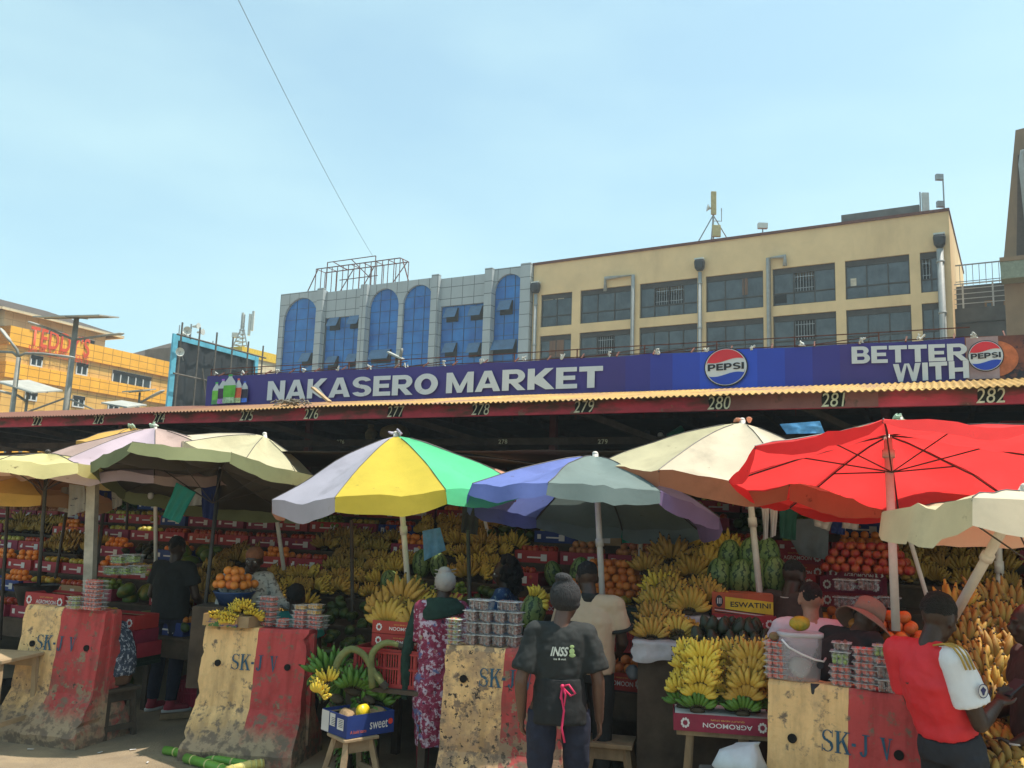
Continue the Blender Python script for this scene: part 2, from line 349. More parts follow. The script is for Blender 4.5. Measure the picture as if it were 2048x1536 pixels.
# ---- blue glass building with arches
whitecl = M('white_cladding', (.36, .39, .40), .45, .07, .6, .03); over(whitecl, f_brick(1.02, .93, .06), (.13, .14, .14)); over(whitecl, f_noise(.9, .55, .9, stretch=(3, 3, .3)), (.27, .29, .29))
blueglass = M('blue_curtain_glass', (.008, .085, .33), .22, .25, .4, .01, spec=.35, col2=(.016, .18, .52), det=3)
sashm = M('blue_sash_glass', (.035, .10, .20), .25, .2, 2, 0, spec=.7)
mull = M('blue_mullion', (.012, .035, .08), .4, .2, 4, 0)
A = P(1066, 529, 62); B = PZ(562, 589, A.z); bp = Plane(B, A); zb = A.z; BL = bp.L
bb = thing('glass_office_block', 'blue glass office block with four round topped bays framed in white panels', 'building', bp.A, bp.rz)
def bs(u, v=650): return bp.at(u, v)[0]
bays = [('a', bs(566.3), bs(634), bp.at(600, 596)[1]), ('f', bs(650), bs(724.5), bp.at(687, 633)[1]), ('a', bs(736.5), bs(795), bp.at(766, 577.5)[1]),
        ('a', bs(803.8), bs(864), bp.at(834, 569.6)[1]), ('f', bs(880), bs(971.6), bp.at(925, 609)[1]), ('a', bs(985.8), bs(1045.3), bp.at(1015, 547.8)[1])]
W = MB(); x = 0
tops = [zb, zb-.28, zb-.1, zb-.1, zb-.28, zb]
for i, (kd, x0, x1, zt2) in enumerate(bays):
    nx = bays[i+1][1] if i < 5 else BL
    xe = (x1+nx)/2 if i < 5 else BL
    pj = -.32 if i in (1, 4) else 0
    W.box(x, 0, 0, x0, .6, tops[i]); W.box(x1, 0, 0, xe, .6, tops[i])
    if kd == 'f': W.box(x0, 0, zt2, x1, .6, tops[i])
    else:
        r = (x1-x0)/2; zs = zt2-r*1.05; c = (x0+x1)/2
        for j in range(16):
            t0, t1 = math.pi*j/16, math.pi*(j+1)/16
            p0 = (c-r*math.cos(t0), zs+r*1.05*math.sin(t0)); p1 = (c-r*math.cos(t1), zs+r*1.05*math.sin(t1))
            W.prism([p0, p1, (p1[0], tops[i]), (p0[0], tops[i])], 0, .6)
    x = xe
W.box(0, .6, 0, BL, 12, zb-.3)
W.build('wall', whitecl, bb)
pil = MB()
for uu in (642, 729, 871, 978): s = bs(uu); pil.box(s-.32, -.38, 0, s+.32, -.002, zb+.02 if uu != 729 else zb-.1)
pil.box(BL-.8, -.4, 0, BL+.02, -.002, zb+.05)
pil.build('pilaster', whitecl, bb)
gl = MB(); mu = MB(); opn = []
for kd, x0, x1, zt2 in bays:
    gl.box(x0-.05, .22, 0, x1+.05, .26, zt2+.05)
    nn = 4 if kd == 'f' else 3; zz = zt2-.9
    for j in range(nn+1): xx = x0+(x1-x0)*j/nn; mu.box(xx-.018, .19, 0, xx+.018, .219, zt2-(0 if kd == 'f' or j not in (0, nn) else 1.2))
    while zz > 2: mu.box(x0, .20, zz-.015, x1, .2195, zz+.015); zz -= .93
gl.build('curtain_glass', blueglass, bb); mu.build('mullions', mull, bb)
for u, v in ((668, 645), (709, 641), (612, 716), (664, 723), (705, 718), (760, 710), (903, 627), (952, 623), (900, 697), (948, 697), (1011, 612), (1008, 691)):
    s, z = bp.at(u, v); ww = .52 if u not in (760, 1008) else .95
    f = MB().box(s-ww, .12, z-.62, s+ww, .20, z+.45).build('awning_window', voidm, bb)
    q = MB(); q.add([(s-ww, .02, z+.45), (s+ww, .02, z+.45), (s+ww, -.42, z-.38), (s-ww, -.42, z-.38), (s-ww, .06, z+.45), (s+ww, .06, z+.45), (s+ww, -.38, z-.38), (s-ww, -.38, z-.38)], [(0,1,2,3),(7,6,5,4),(0,4,5,1),(1,5,6,2),(2,6,7,3),(3,7,4,0)]); q.build('sash', sashm, f)
# billboard frame on its roof
bf = thing('billboard_frame', 'empty rusty steel billboard frame standing on the blue glass roof', 'billboard', bp.A, bp.rz)
q = MB(); y0, y1 = 1.2, 2.4
sa, sb_ = bs(611, 570), bs(781, 550); z0 = zb-.2; z1 = bp.at(700, 526)[1]+.3
for y in (y0, y1):
    for z in (z0+.25, z1): q.beam((sa, y, z), (sb_, y, z), .07)
    n = 15 if y == y0 else 7
    for j in range(n+1): xx = sa+(sb_-sa)*j/n; q.beam((xx, y, z0), (xx, y, z1), .05)
for j in range(8): xx = sa+(sb_-sa)*j/7; q.beam((xx, y0, z0+.25), (xx, y1, z0+.25), .05); q.beam((xx, y0, z1), (xx, y1, z1), .05)
for a_, b_ in ((.15, .35), (.42, .6), (.75, .98)): q.beam((sa+(sb_-sa)*a_, y1, z0), (sa+(sb_-sa)*b_, y1, z1), .06)
q.beam((sa-.1, y0+.3, z1), (sa-1.2, y0, z0-.2), .07); q.beam((sb_, y0+.3, z1), (sb_+1.1, y0, z0), .07)
q.beam((sa+.3*(sb_-sa), y0, (z0+z1)/2), (sa+.75*(sb_-sa), y0, (z0+z1)/2), .06)
q.build('lower_lattice', rustpaint, bf)
q = MB(); za = bp.at(660, 514)[1]; xa, xb = bs(637, 514), bs(734, 505)
q.beam((xa, y0, za), (xb, y0, za), .06); q.beam((xa, y0, z0), (xa, y0, za), .06); q.beam((xb, y0, z0), (xb, y0, za), .06); q.beam((xa+.6, y0, za), (xa+1.2, y1, z1), .06); q.beam(((xa+xb)/2, y0, za), ((xa+xb)/2+1.2, y1, z1-1), .06)
q.build('upper_rail', rustpaint, bf)
# overhead cable
c0 = bp.A+bp.e*bs(728, 505)-bp.n*1.2+Vector((0, 0, za)); c1 = P(462, -30, 30)
cb = MB(); cb.tube([c0.lerp(c1, t/14)-Vector((0, 0, .35*4*(t/14)*(1-t/14))) for t in range(15)], .015, 5)
tag(cb.build('overhead_cable', M('cable_black', (.20, .25, .28), .8)), 'thin overhead cable rising to the upper left from the billboard frame', 'cable')
# ---- orange tiled apartments, far left
tile = M('orange_wall_tiles', (.82, .40, .035), .5, .10, 1.0, .05); over(tile, f_brick(.95, .62, .05), (.36, .15, .02))
tile2 = M('tan_wall_tiles', (.66, .38, .10), .55, .12, 1.0, .05); over(tile2, f_brick(.95, .62, .05), (.34, .17, .045))
cream = M('cream_wall_tiles', (.60, .49, .32), .6, .10, .8, .05); over(cream, f_brick(1.1, .6, .04), (.42, .34, .22))
rooft = M('brown_roof_tiles', (.085, .065, .052), .85, .25, 2, .3); over(rooft, f_brick(50, .2, .07), (.04, .032, .027))
whitef = M('white_window_frame', (.55, .56, .55), .5, .1, 4, 0)
darkglass = M('dark_window_glass', (.03, .04, .042), .15, .4, 1.2, 0, spec=.7)
A = P(17, 651, 66); B = PZ(345, 726, A.z); tp = Plane(A, B); zt3 = A.z; TL = tp.L
tb = thing('apartment_building', 'orange tiled apartment building with hipped brown roof and a painted red name', 'building', tp.A, tp.rz)
zA = tp.at(19, 689)[1]; zB = tp.at(17, 724)[1]; zC = tp.at(17, 755)[1]; pz = zA-zB
print('teddy', zt3, zA, zB, zC, TL)
W = MB(); W.box(0, -.25, zA, TL, 16, zt3); W.box(0, -.2, zC, TL, 16, zB); W.box(0, -.2, zC-8, TL, 16, zC-5); W.build('balcony_band', tile, tb)
W = MB(); W.box(.1, 0, 0, TL-.1, 15.9, zC-8); W.box(.1, 0, zC-5, TL-.1, 15.9, zC); W.box(.1, 0, zB, TL-.1, 15.9, zA); W.build('wall', tile2, tb)
MB().box(-9, 2, 0, -.02, 15, zt3-.2).build('side_wing', tile, tb)
def win_px(plv, parent, box, y=-.05, panes=2, nm='window'):
    u0, v0, u1, v1 = box; s0, za = plv.at(u0, v0); s1, zc = plv.at(u1, v1); za2 = plv.at(u1, v0+(v1-v0)*.02)[1]; zt_ = za; zb_ = plv.at(u0, v1-(u1-u0)*.17)[1]
    fr = MB(); t = .1
    fr.box(s0, y-.06, zb_, s1, y+.05, zb_+t); fr.box(s0, y-.06, zt_-t, s1, y+.05, zt_)
    for j in range(panes+1): xx = s0+(s1-s0-t)*j/panes; fr.box(xx, y-.055, zb_+t, xx+t, y+.05, zt_-t)
    f = fr.build(nm, whitef, parent); MB().box(s0+.02, y, zb_+.02, s1-.02, y+.02, zt_-.02).build('pane', darkglass, f)
    MB().box(s0, y-.08, zt_-.32, s1, y-.062, zt_-.02).build('lintel_panel', voidm, f)
r1 = lambda x, y: (x/3.938, 560+y/3.938)
for x0, y0_, x1, y1_, pn in ((240, 585, 325, 690, 2), (600, 645, 680, 758, 2), (885, 705, 1178, 858, 5), (198, 870, 282, 960, 2), (572, 905, 655, 1013, 2), (850, 955, 930, 1050, 2)):
    a, b = r1(x0, y0_), r1(x1, y1_); win_px(tp, tb, (*a, *b), panes=pn)
redp = M('red_sign_paint', (.62, .07, .02), .6, .1, 4, 0)
sa, za_ = tp.at(*r1(212, 478)); sb2, _ = tp.at(*r1(682, 570))
fit_text("TEDDY'S", 'sign_lettering', redp, tb, sa, sb2, za_-.35, za_+1.25, -.34, off=.018, sp=1.06)
sa, zb5 = tp.at(*r1(205, 522)); fit_text("SHOPS & APARTMENTS", 'sign_lettering', redp, tb, sa, sb2, zb5-.50, zb5+.12, -.34, off=.008, sp=1.05)
def hip(parent, x0, x1, y0, y1, z0, h, ov=.8, ridge=.35):
    q = MB(); x0 -= ov; x1 += ov; y0 -= ov; y1 += ov; ym = (y0+y1)/2; ra = x0+(x1-x0)*ridge; rb = x1-(x1-x0)*ridge
    q.add([(x0,y0,z0),(x1,y0,z0),(x1,y1,z0),(x0,y1,z0),(ra,ym,z0+h),(rb,ym,z0+h)], [(0,1,5,4),(1,2,5),(2,3,4,5),(3,0,4),(3,2,1,0)])
    rf = q.build('roof', rooft, parent); g = MB()
    for a, b in (((x0,y0),(x1,y0)), ((x1,y0),(x1,y1)), ((x0,y0),(x0,y1))): g.beam((*a, z0-.12), (*b, z0-.12), .2)
    g.build('gutter', cream, rf)
s0, zE = tp.at(*r1(150, 240)); s1, _ = tp.at(*r1(835, 420)); s2, _ = tp.at(*r1(890, 540)); s3, _ = tp.at(*r1(1340, 640))
zE = P(38, 624, 67.5).z; hE = P(75, 604, 72).z-zE; 
MB().box(s0-.3, 1.2, zt3, s1+1, 13, zE).build('upper_wall', cream, tb); hip(tb, s0-.3, s1+1, 1.2, 11, zE, hE, 1.0, .3)
MB().box(-9, 3, zt3-.2, s0-2.2, 14, zE-1).build('upper_wall', tile2, tb); hip(tb, -9, s0-1, 3, 14, zE-.6, hE*.7)
for x0, y0_, x1, y1_ in ((452, 378, 568, 460), (710, 442, 808, 525)):
    a, b = r1(x0, y0_), r1(x1, y1_); u0, v0 = a; s_, z_ = tp.at(*a); s2_, _ = tp.at(*b)
    f = MB().box(s_, 1.05, z_-1.5, s2_, 1.15, z_).build('window', whitef, tb); n = 3
    for j in range(n): MB().box(s_+.1+(s2_-s_-.1)*j/n, 1.03, z_-1.4, s_+(s2_-s_)*(j+1)/n, 1.04, z_-.1).build('pane', darkglass, f)
# second hip-roofed block behind
A = P(226, 703, 96); B = PZ(352, 706, A.z); hp = Plane(A, B)
hb = thing('apartment_building', 'cream block with a hipped brown roof behind the orange building', 'building', A-Vector((0, 0, A.z)), R(-8))
MB().box(0, 0, 0, 6.8, 12, A.z-1.4).build('wall', cream, hb)
MB().box(1.5, -.05, A.z-3.4, 4.2, .02, A.z-2.1).build('window', darkglass, hb); hip(hb, 0, 6.8, 0, 12, A.z-1.4, 3.6, .9, .48)
# tarpaulin covered scaffold
A = P(349, 668, 46); B = PZ(512, 712, A.z); A0 = P(335, 815, 46); sp_ = Plane(A, B); SL = sp_.L; zs = A.z
tarp = M('black_tarpaulin', (.022, .026, .03), .6, .4, .8, .5, bsc=1.6)
bluet = M('light_blue_band', (.10, .38, .52), .6, .2, 2, .1); brass = M('scaffold_tube', (.10, .085, .07), .7, .3, 5, .1)
sc = thing('scaffold', 'scaffold hung with black tarpaulin and edged in pale blue behind the market roof', 'scaffold', sp_.A, sp_.rz)
q = MB(); q.grid(lambda a, b: (a*SL, .12*noise.noise(Vector((a*9, b*5, 3)))+.05*math.sin(a*40), zs-.25-b*9), 50, 24); q.build('tarpaulin', tarp, sc, True)
q = MB(); q.box(0, -.08, zs-.3, SL, .02, zs); q.box(-.15, -.1, zs-9, .2, 0, zs); q.box(SL-.15, -.1, zs-9, SL+.15, 0, zs); q.build('edging', bluet, sc)
q = MB()
for j in range(6): xx = SL*j/5; q.tube([(xx, -.5, zs-9), (xx, -.5, zs+.6)], .05, 6)
for zq in (.1, 2.2, 4.6, 6.8): q.tube([(-.3, -.5, zs-zq), (SL+.3, -.5, zs-zq)], .05, 6)
for a_, b_ in ((.25, .5), (.75, .45), (.8, 1)): q.tube([(SL*a_, -.6, zs-1.6), (SL*b_, -.6, zs-7.5)], .045, 6)
q.build('tubes', brass, sc)
for u, v in ((353, 664), (338, 706)):
    s, z = sp_.at(u, v); d_ = thing('satellite_dish', 'cream satellite dish on the %s of the tarpaulin scaffold' % ('top corner' if v < 690 else 'left side'), 'dish', sp_.A+sp_.e*s+sp_.n*.7+Vector((0, 0, z)))
    q = MB(); q.tube([(0, 0, 0), (.04, -.06, 0), (.12, -.16, 0)], [.02, .16, .23], 18, False); q.build('dish', paleplast, d_, True)
    MB().tube([(0, 0, 0), (0, .35, 0), (0, .7, -.3)], .03, 6).tube([(0, 0, -.28), (.28, -.5, 0)], .012, 5).build('bracket', steel, d_)
# cream building with yellow parapet + mast
A = P(484, 693, 84); B = PZ(560, 712, A.z); yp = Plane(A, B)
cb2 = thing('low_building', 'small cream building with a bright yellow parapet left of the blue glass block', 'building', A-Vector((0, 0, A.z)), yp.rz)
MB().box(0, 0, 0, 9, 9, A.z-.9).build('wall', cream, cb2); MB().box(-.1, -.15, A.z-.9, 9.1, 9, A.z).build('parapet', M('yellow_paint', (.66, .42, .02), .6), cb2)
MB().box(-4, .5, 0, -.12, 9, A.z-.5).build('grey_wing', concgrey, cb2)
def lattice(nm, lb, base, h, wd):
    a = thing(nm, lb, 'antenna', base); q = MB()
    for i, j in ((-1, -1), (1, -1), (0, 1)): q.tube([(i*wd*1.9, j*wd, 0), (i*wd*.3, j*wd*.3, h*.6), (i*wd*.3, j*wd*.3, h)], .07, 5)
    for k in range(7):
        z = h*k/9; r_ = wd*(1.7-1.4*k/7); q.tube([(-r_, -r_*.6, z), (r_, -r_*.6, z), (0, r_*.6, z), (-r_, -r_*.6, z)], .04, 4); q.tube([(-r_, -r_*.6, z), (r_*.8, -r_*.5, z+h/9)], .035, 4)
    q.build('mast', steel, a); return a
a = lattice('cell_mast', 'lattice cell mast with upright panel antennas on the low cream building', P(482, 700, 86), 3.6, .42)
for x, z, h in ((.55, 1.5, 2.2), (.85, 2.0, 2.0), (-.2, 2.2, 1.6)): MB().box(x, -.15, z, x+.22, .1, z+h).build('panel', paleplast, a)
MB().box(-.95, -.3, 1.2, -.4, .1, 1.7).build('radio_box', paleplast, a)
a = thing('speaker_mast', 'pole with two horn loudspeakers and a dish above the tarpaulin scaffold', 'mast', P(379, 690, 52))
MB().tube([(0, 0, -2), (0, 0, 1.3)], .05).tube([(-.7, 0, -2), (-.7, 0, 1.2)], .035).tube([(1.4, 0, -2), (1.4, 0, .3)], .035).build('poles', steel, a)
for x, z, d_ in ((.1, 1.15, 1), (-.1, .65, -1), (.4, .8, 1)): MB().tube([(x, 0, z), (x+.25*d_, -.1, z), (x+.4*d_, -.15, z)], [.06, .1, .2], 12).build('horn', paleplast, a)
# grey terrace building + slanted tower, right
A = P(1908, 574, 52); B = PZ(2060, 560, A.z); gp = Plane(A, B); zg = A.z; ZS = gp.at(1905, 635)[1]; ZS2 = gp.at(1905, 662)[1]
gb = thing('parking_terrace', 'dark grey concrete terrace building with metal railings right of the ochre block', 'building', gp.A, gp.rz)
MB().box(0, 0, ZS, 14, 10, zg).build('upper_storey', concgrey, gb); MB().box(-1, -2, 0, 14, 10, ZS2-.02).box(-1.2, -2.2, ZS2, 14, -.01, ZS).build('lower_storey', concgrey, gb)
for y, z, hh_, n, mt in ((-.1, zg, 1.3, 40, steel), (-2.1, ZS, 1.5, 9, whitef)):
    q = MB(); q.beam((-1 if y < -1 else 0, y, z+hh_), (14, y, z+hh_), .07)
    for j in range(n+1): q.beam(((-1 if y < -1 else 0)+14*j/n, y, z), ((-1 if y < -1 else 0)+14*j/n, y, z+hh_), .035 if n > 10 else .09)
    for k in range(1, 5 if n < 10 else 2): q.beam((-1 if y < -1 else 0, y, z+hh_*k/5), (14, y, z+hh_*k/5), .04)
    q.build('railing', mt, gb)
for u0, u1 in ((1969, 1987), (2007, 2026)):
    s, z = gp.at(u0, 602); s_, _ = gp.at(u1, 602); f = MB().box(s, -.06, z-1.6, s_, .02, z).build('window', M('orange_frame', (.3, .17, .06), .6), gb); MB().box(s+.12, -.075, z-1.45, s_-.12, -.062, z-.15).build('pane', darkglass, f)
brownw = M('brown_tower_wall', (.23, .15, .085), .85, .15, .6, .1); over(brownw, f_noise(1, .55, .8, stretch=(2, 2, .3)), (.15, .10, .06))
tw = thing('tower_building', 'tall brown building with slanting edge and a grey pipe at the far right', 'building', P(2006, 532, 44), R(-31))
H_ = P(2022, 268, 44).z-P(2006, 532, 44).z; W_ = P(2022, 268, 44).x-P(2006, 532, 44).x
tw.location.z = 0; zq = P(2006, 532, 44).z
MB().prism([(0, 0), (12, 0), (12, zq+H_+1), (W_+.1, zq+H_), (0, zq)], 0, 8).build('wall', brownw, tw)
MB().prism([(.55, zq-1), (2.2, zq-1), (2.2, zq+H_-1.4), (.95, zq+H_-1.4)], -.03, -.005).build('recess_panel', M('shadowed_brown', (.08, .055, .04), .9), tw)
MB().tube([(2.4, -.2, zq+H_-1.2), (1.15, -.25, zq+H_-1.4), (1.1, -.25, zq+H_-2), (1.35, -.25, zq-1)], .16, 10).build('pipe', pvc, tw, True)
MB().box(-.1, -1.2, zq-1.0, 5, -.05, zq-.1).build('awning', M('greenish_glass', (.20, .22, .15), .4), tw); MB().box(-.12, -1.25, zq-.1, 5, -.04, zq+.12).build('canopy', brownw, tw)
# ---- street lamps with solar panels
lampm = M('lamp_pole_paint', (.22, .21, .18), .6, .2, 4, .1); panelm = M('solar_panel_back', (.36, .35, .31), .5, .15, 3, 0)
def lamp(lb, base_uv, top_uv, d, panel=None, arms=(), braces=(), pr=.09):
    Pt = P(*top_uv, d); b = Vector((P(*base_uv, d).x, d, 0)); b.x = Pt.x+(P(*base_uv, d).x-Pt.x)*1.0
    a = thing('street_lamp', lb, 'street lamp', b); T = Pt-b
    MB().tube([(0, 0, 0), T], [pr*1.3, pr*.8], 10).build('pole', lampm, a, True)
    if panel:
        (u0, v0), (u1, v1), dy = panel; p0 = P(u0, v0, d)-b; p1 = P(u1, v1, d)-b; yv = Vector((0, dy, dy*.18)); n_ = Vector((0, 0, .05))
        q = MB(); vs = [p0-yv, p1-yv, p1+yv, p0+yv]; q.add(vs+[k+n_ for k in vs], [(0,1,2,3),(7,6,5,4),(0,4,5,1),(1,5,6,2),(2,6,7,3),(3,7,4,0)]); o = q.build('solar_panel', panelm, a)
        q = MB(); m_ = (p0+p1)/2; q.beam(m_-yv, m_+yv, .06); q.beam(p0, p1, .06); q.build('panel_frame', lampm, o)
    for pts in arms:
        w_ = [P(u, v, d)-b for u, v in pts]; MB().tube(w_, .05, 8).build('arm', lampm, a, True)
        e = w_[-1]; dr = (w_[-1]-w_[-2]).normalized()
        if abs(dr.z) < .8: q = MB(); q.tube([e-dr*.1, e+dr*.1, e+dr*.5, e+dr*.62], [(.05, .04), (.13, .05), (.14, .05), (.05, .03)], 8); q.build('lamp_head', panelm, a, True)
    for pts in braces: MB().tube([P(u, v, d)-b for u, v in pts], .04, 6).build('brace', lampm, a)
    return a
lamp('tall double arm solar street lamp in front of the orange facade', (131, 824), r1(603, 300), 36, (r1(350, 302), r1(862, 290), .9), ([r1(580, 470), r1(360, 375), r1(330, 365)], [r1(595, 470), r1(840, 435), r1(860, 433)]), ([r1(515, 930), r1(200, 1045)], [r1(530, 930), r1(760, 1030)]), .13)
lamp('curved arm street lamp at the far left of the orange facade', r1(90, 1055), r1(148, 610), 32, None, ([r1(148, 610), r1(100, 570), r1(0, 565), r1(-20, 566)], [r1(148, 600), r1(200, 578), r1(330, 580), r1(460, 596)], [r1(145, 600), r1(135, 550), r1(95, 500), r1(80, 480)]), (), .1)
lamp('low solar street lamp with wide tilted panels at the far left', r1(195, 1040), r1(225, 850), 33, (r1(100, 800), r1(375, 885), 1.1), ([r1(215, 960), r1(140, 910), r1(100, 900)],), (), .06)
lamp('thin solar street lamp near the right end of the orange facade', r1(1090, 1010), r1(1102, 885), 34, (r1(1015, 882), r1(1180, 868), .6), ([r1(1095, 975), r1(1160, 935), r1(1180, 925)],), (), .05)
lamp('low pair of solar panels beside the thin lamp above the market eave', r1(985, 1060), r1(985, 985), 31, (r1(880, 965), r1(1080, 1000), .8), (), (), .05)
lamp('solar panel lamp standing over the banner before the blue glass block', (793, 760), (793, 716), 27, ((777, 706), (806, 720), .35), ([(800, 719), (803, 702), (803, 697)],), (), .06)
# ================================================================ MARKET HALL
TH = math.atan(.49); O = Vector((0, 12.5, 0)); E1 = Vector((math.cos(TH), -math.sin(TH), 0)); N1 = Vector((math.sin(TH), math.cos(TH), 0))
def mk(t): A = O+N1*t; return Plane(A-E1*40, A+E1*20)
def MS(t, u, v):                       # pixel -> hall coordinates (s, z) at depth t inside the hall
    s, z = mk(t).at(u, v); return s-40, z
hall = thing('market_hall', 'long open market hall with red numbered fascia beam and corrugated roof', 'building', O, -TH)
fz0 = sum(MS(0, u, v)[1] for u, v in ((400, 842), (1240, 828), (1800, 817)))/3; fz1 = sum(MS(0, u, v)[1] for u, v in ((400, 817), (1240, 799), (1800, 784)))/3
print('fascia', fz0, fz1, [MS(0, u, v) for u, v in ((0, 856), (400, 842), (1240, 828), (2048, 811))])
redf = M('worn_red_fascia', (.56, .055, .08), .75, .25, 1.6, .2, stretch=(1, 1, 2)); 
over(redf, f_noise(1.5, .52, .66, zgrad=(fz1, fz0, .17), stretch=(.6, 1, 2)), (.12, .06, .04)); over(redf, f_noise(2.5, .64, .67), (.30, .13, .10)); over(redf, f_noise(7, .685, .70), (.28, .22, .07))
SLf, SRf = -21, 10.5
q = MB(); q.box(SLf, -.04, fz0, SRf, .04, fz1); q.build('fascia', redf, hall)
s0, _ = MS(0, 1440, 810); s1, _ = MS(0, 1757, 800)
pinkf = M('faded_pink_fascia', (.29, .115, .10), .85, .25, 2, .2); over(pinkf, f_noise(4, .55, .68), (.12, .075, .055))
MB().box(s0, -.044, fz0+.004, s1, -.0405, fz1-.004).build('repainted_panel', pinkf, hall)
numpatch = M('black_number_patch', (.022, .022, .018), .9, .3, 9, .1); numpaint = M('cream_number_paint', (.74, .70, .50), .8, .2, 20, .1)
for num, u, v in ((272, 74, 843), (273, 197, 838), (274, 318, 831), (275, 493, 828), (276, 622, 826), (277, 790, 822), (278, 960, 819), (279, 1167, 812), (280, 1437, 807), (281, 1667, 799), (282, 1980, 793)):
    s, z = MS(-.05, u, v); zc = (fz0+fz1)/2; hh = fz1-fz0; w_ = .115 if num < 277 else .14
    q = MB(); pts = [(s+w_*max(-.9, min(.9, 1.7*math.cos(a)))*(1+.10*random.uniform(-1, 1)), zc+hh*.44*max(-.95, min(.95, 1.7*math.sin(a)))*(1+.05*random.uniform(-1, 1))) for a in [2*math.pi*(k+.5)/14 for k in range(14)]]
    q.prism(pts, -.052, -.0455); pt = q.build('number_patch', numpatch, hall)
    text_obj(str(num), 'number', numpaint, pt, hh*1.2, (s, -.055, zc-hh*.43), sx=.80, off=-.001+.002*random.random(), shear=.18, sp=1.02)
# corrugated roof: real waves, front slope, ridge, back slope
gold = M('orange_corrugated_iron', (.40, .24, .075), .8, .25, 2, .15); over(gold, f_noise(1.2, .5, .62, stretch=(1, .5, 1)), (.27, .15, .10)); over(gold, f_noise(3, .66, .7), (.50, .40, .24))
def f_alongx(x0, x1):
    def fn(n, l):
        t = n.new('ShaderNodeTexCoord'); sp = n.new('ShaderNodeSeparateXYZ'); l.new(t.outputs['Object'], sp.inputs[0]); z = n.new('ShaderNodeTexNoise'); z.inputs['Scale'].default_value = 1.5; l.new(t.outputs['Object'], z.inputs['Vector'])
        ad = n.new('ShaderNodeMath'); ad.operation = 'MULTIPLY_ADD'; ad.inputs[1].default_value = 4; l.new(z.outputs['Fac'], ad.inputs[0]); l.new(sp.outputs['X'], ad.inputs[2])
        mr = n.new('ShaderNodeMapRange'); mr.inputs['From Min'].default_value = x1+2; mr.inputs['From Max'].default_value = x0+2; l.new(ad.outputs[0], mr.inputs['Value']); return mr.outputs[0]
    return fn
over(gold, f_alongx(-7.5, -2.0), (.17, .075, .05))  # rust, and the eave's weaker sunlight, painted in towards the left end
under = M('dark_roof_iron', (.05, .045, .04), .9, .3, 2, .1)
ze = 3.652; slope = .195
def roofz(t): return ze+(t+.27)*slope if t < 1.95 else ze+2.22*slope-(t-1.95)*.03
q = MB(); n = int((SRf-SLf)/.078*6)
def rowp(t): return [(SLf-.3+(SRf-SLf+.6)*i/n, t+(.015*noise.noise(Vector((i*.05, 0, 0))) if t < 0 else 0), roofz(t)+.0125*math.cos(2*math.pi*i/6)+.03*noise.noise(Vector((i*.004, t, 1)))) for i in range(n+1)]
rows_ = [rowp(t) for t in (-.27, .4, 1.95)]
vs = [p for r_ in rows_ for p in r_]; fs = [(k*(n+1)+i, k*(n+1)+i+1, (k+1)*(n+1)+i+1, (k+1)*(n+1)+i) for k in range(2) for i in range(n)]
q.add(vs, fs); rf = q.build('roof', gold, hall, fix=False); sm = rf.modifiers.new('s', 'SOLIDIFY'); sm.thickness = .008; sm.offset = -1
q = MB(); q.add([(SLf-.3, 1.95, roofz(1.95)-.01), (SRf+.3, 1.95, roofz(1.95)-.01), (SRf+.3, 12, roofz(12)), (SLf-.3, 12, roofz(12))], [(0, 1, 2, 3)]); b_ = q.build('roof', under, hall); b_.modifiers.new('s', 'SOLIDIFY').thickness = .02
timber = M('dark_roof_timber', (.085, .06, .045), .9, .3, 5, .2, stretch=(1, 1, 1)); redpost = M('red_post_paint', (.12, .03, .03), .8, .3, 6, .2)
q = MB(); s = SLf
while s < SRf: q.beam((s, .05, roofz(.05)-.14), (s+.0, 1.9, roofz(1.9)-.14), .06, .14); q.beam((s, 1.9, roofz(1.96)-.14), (s, 10, roofz(10)-.14), .06, .14); s += 1.5
for t in (1.2, 2.6, 4.2): q.beam((SLf, t, roofz(t)-.05), (SRf, t, roofz(t)-.05), .06, .08)
s = SLf+1
while s < SRf: q.beam((s, .1, fz0+.05), (s+.9, 2.1, fz0-.3), .05, .09); s += 3
q.build('rafters', timber, hall)
zbm = MS(1.7, 1005, 890)[1]; zbt = MS(1.7, 1005, 876)[1]
MB().box(SLf, 1.7, zbm, SRf, 1.8, zbt).build('inner_beam', timber, hall)
MB().box(SLf, 1.82, zbt-.05, SRf, 3.2, zbt+.0).build('loft_shelf', timber, hall)
for num, u in ((276, 680), (278, 1005), (279, 1205)): s, z = MS(1.68, u, 886); text_obj(str(num), 'beam_number', numpaint, hall, .10, (s, 1.692, z-.01), off=.002, sp=1.15)
for s in [-.13+5.0*k for k in range(-4, 3)]:
    for t in (1.87, 6.2, 10.2):
        MB().cbox((s, t, roofz(t)/2-.08), (.11, .11, roofz(t)-.2)).build('post', redpost, hall)
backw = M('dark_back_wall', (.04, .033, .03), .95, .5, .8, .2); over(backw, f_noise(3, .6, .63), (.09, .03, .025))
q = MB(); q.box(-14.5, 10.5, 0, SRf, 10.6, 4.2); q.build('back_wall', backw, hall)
MB().box(SRf, 1, 0, SRf+.1, 10.5, 4.1).build('side_wall', backw, hall)
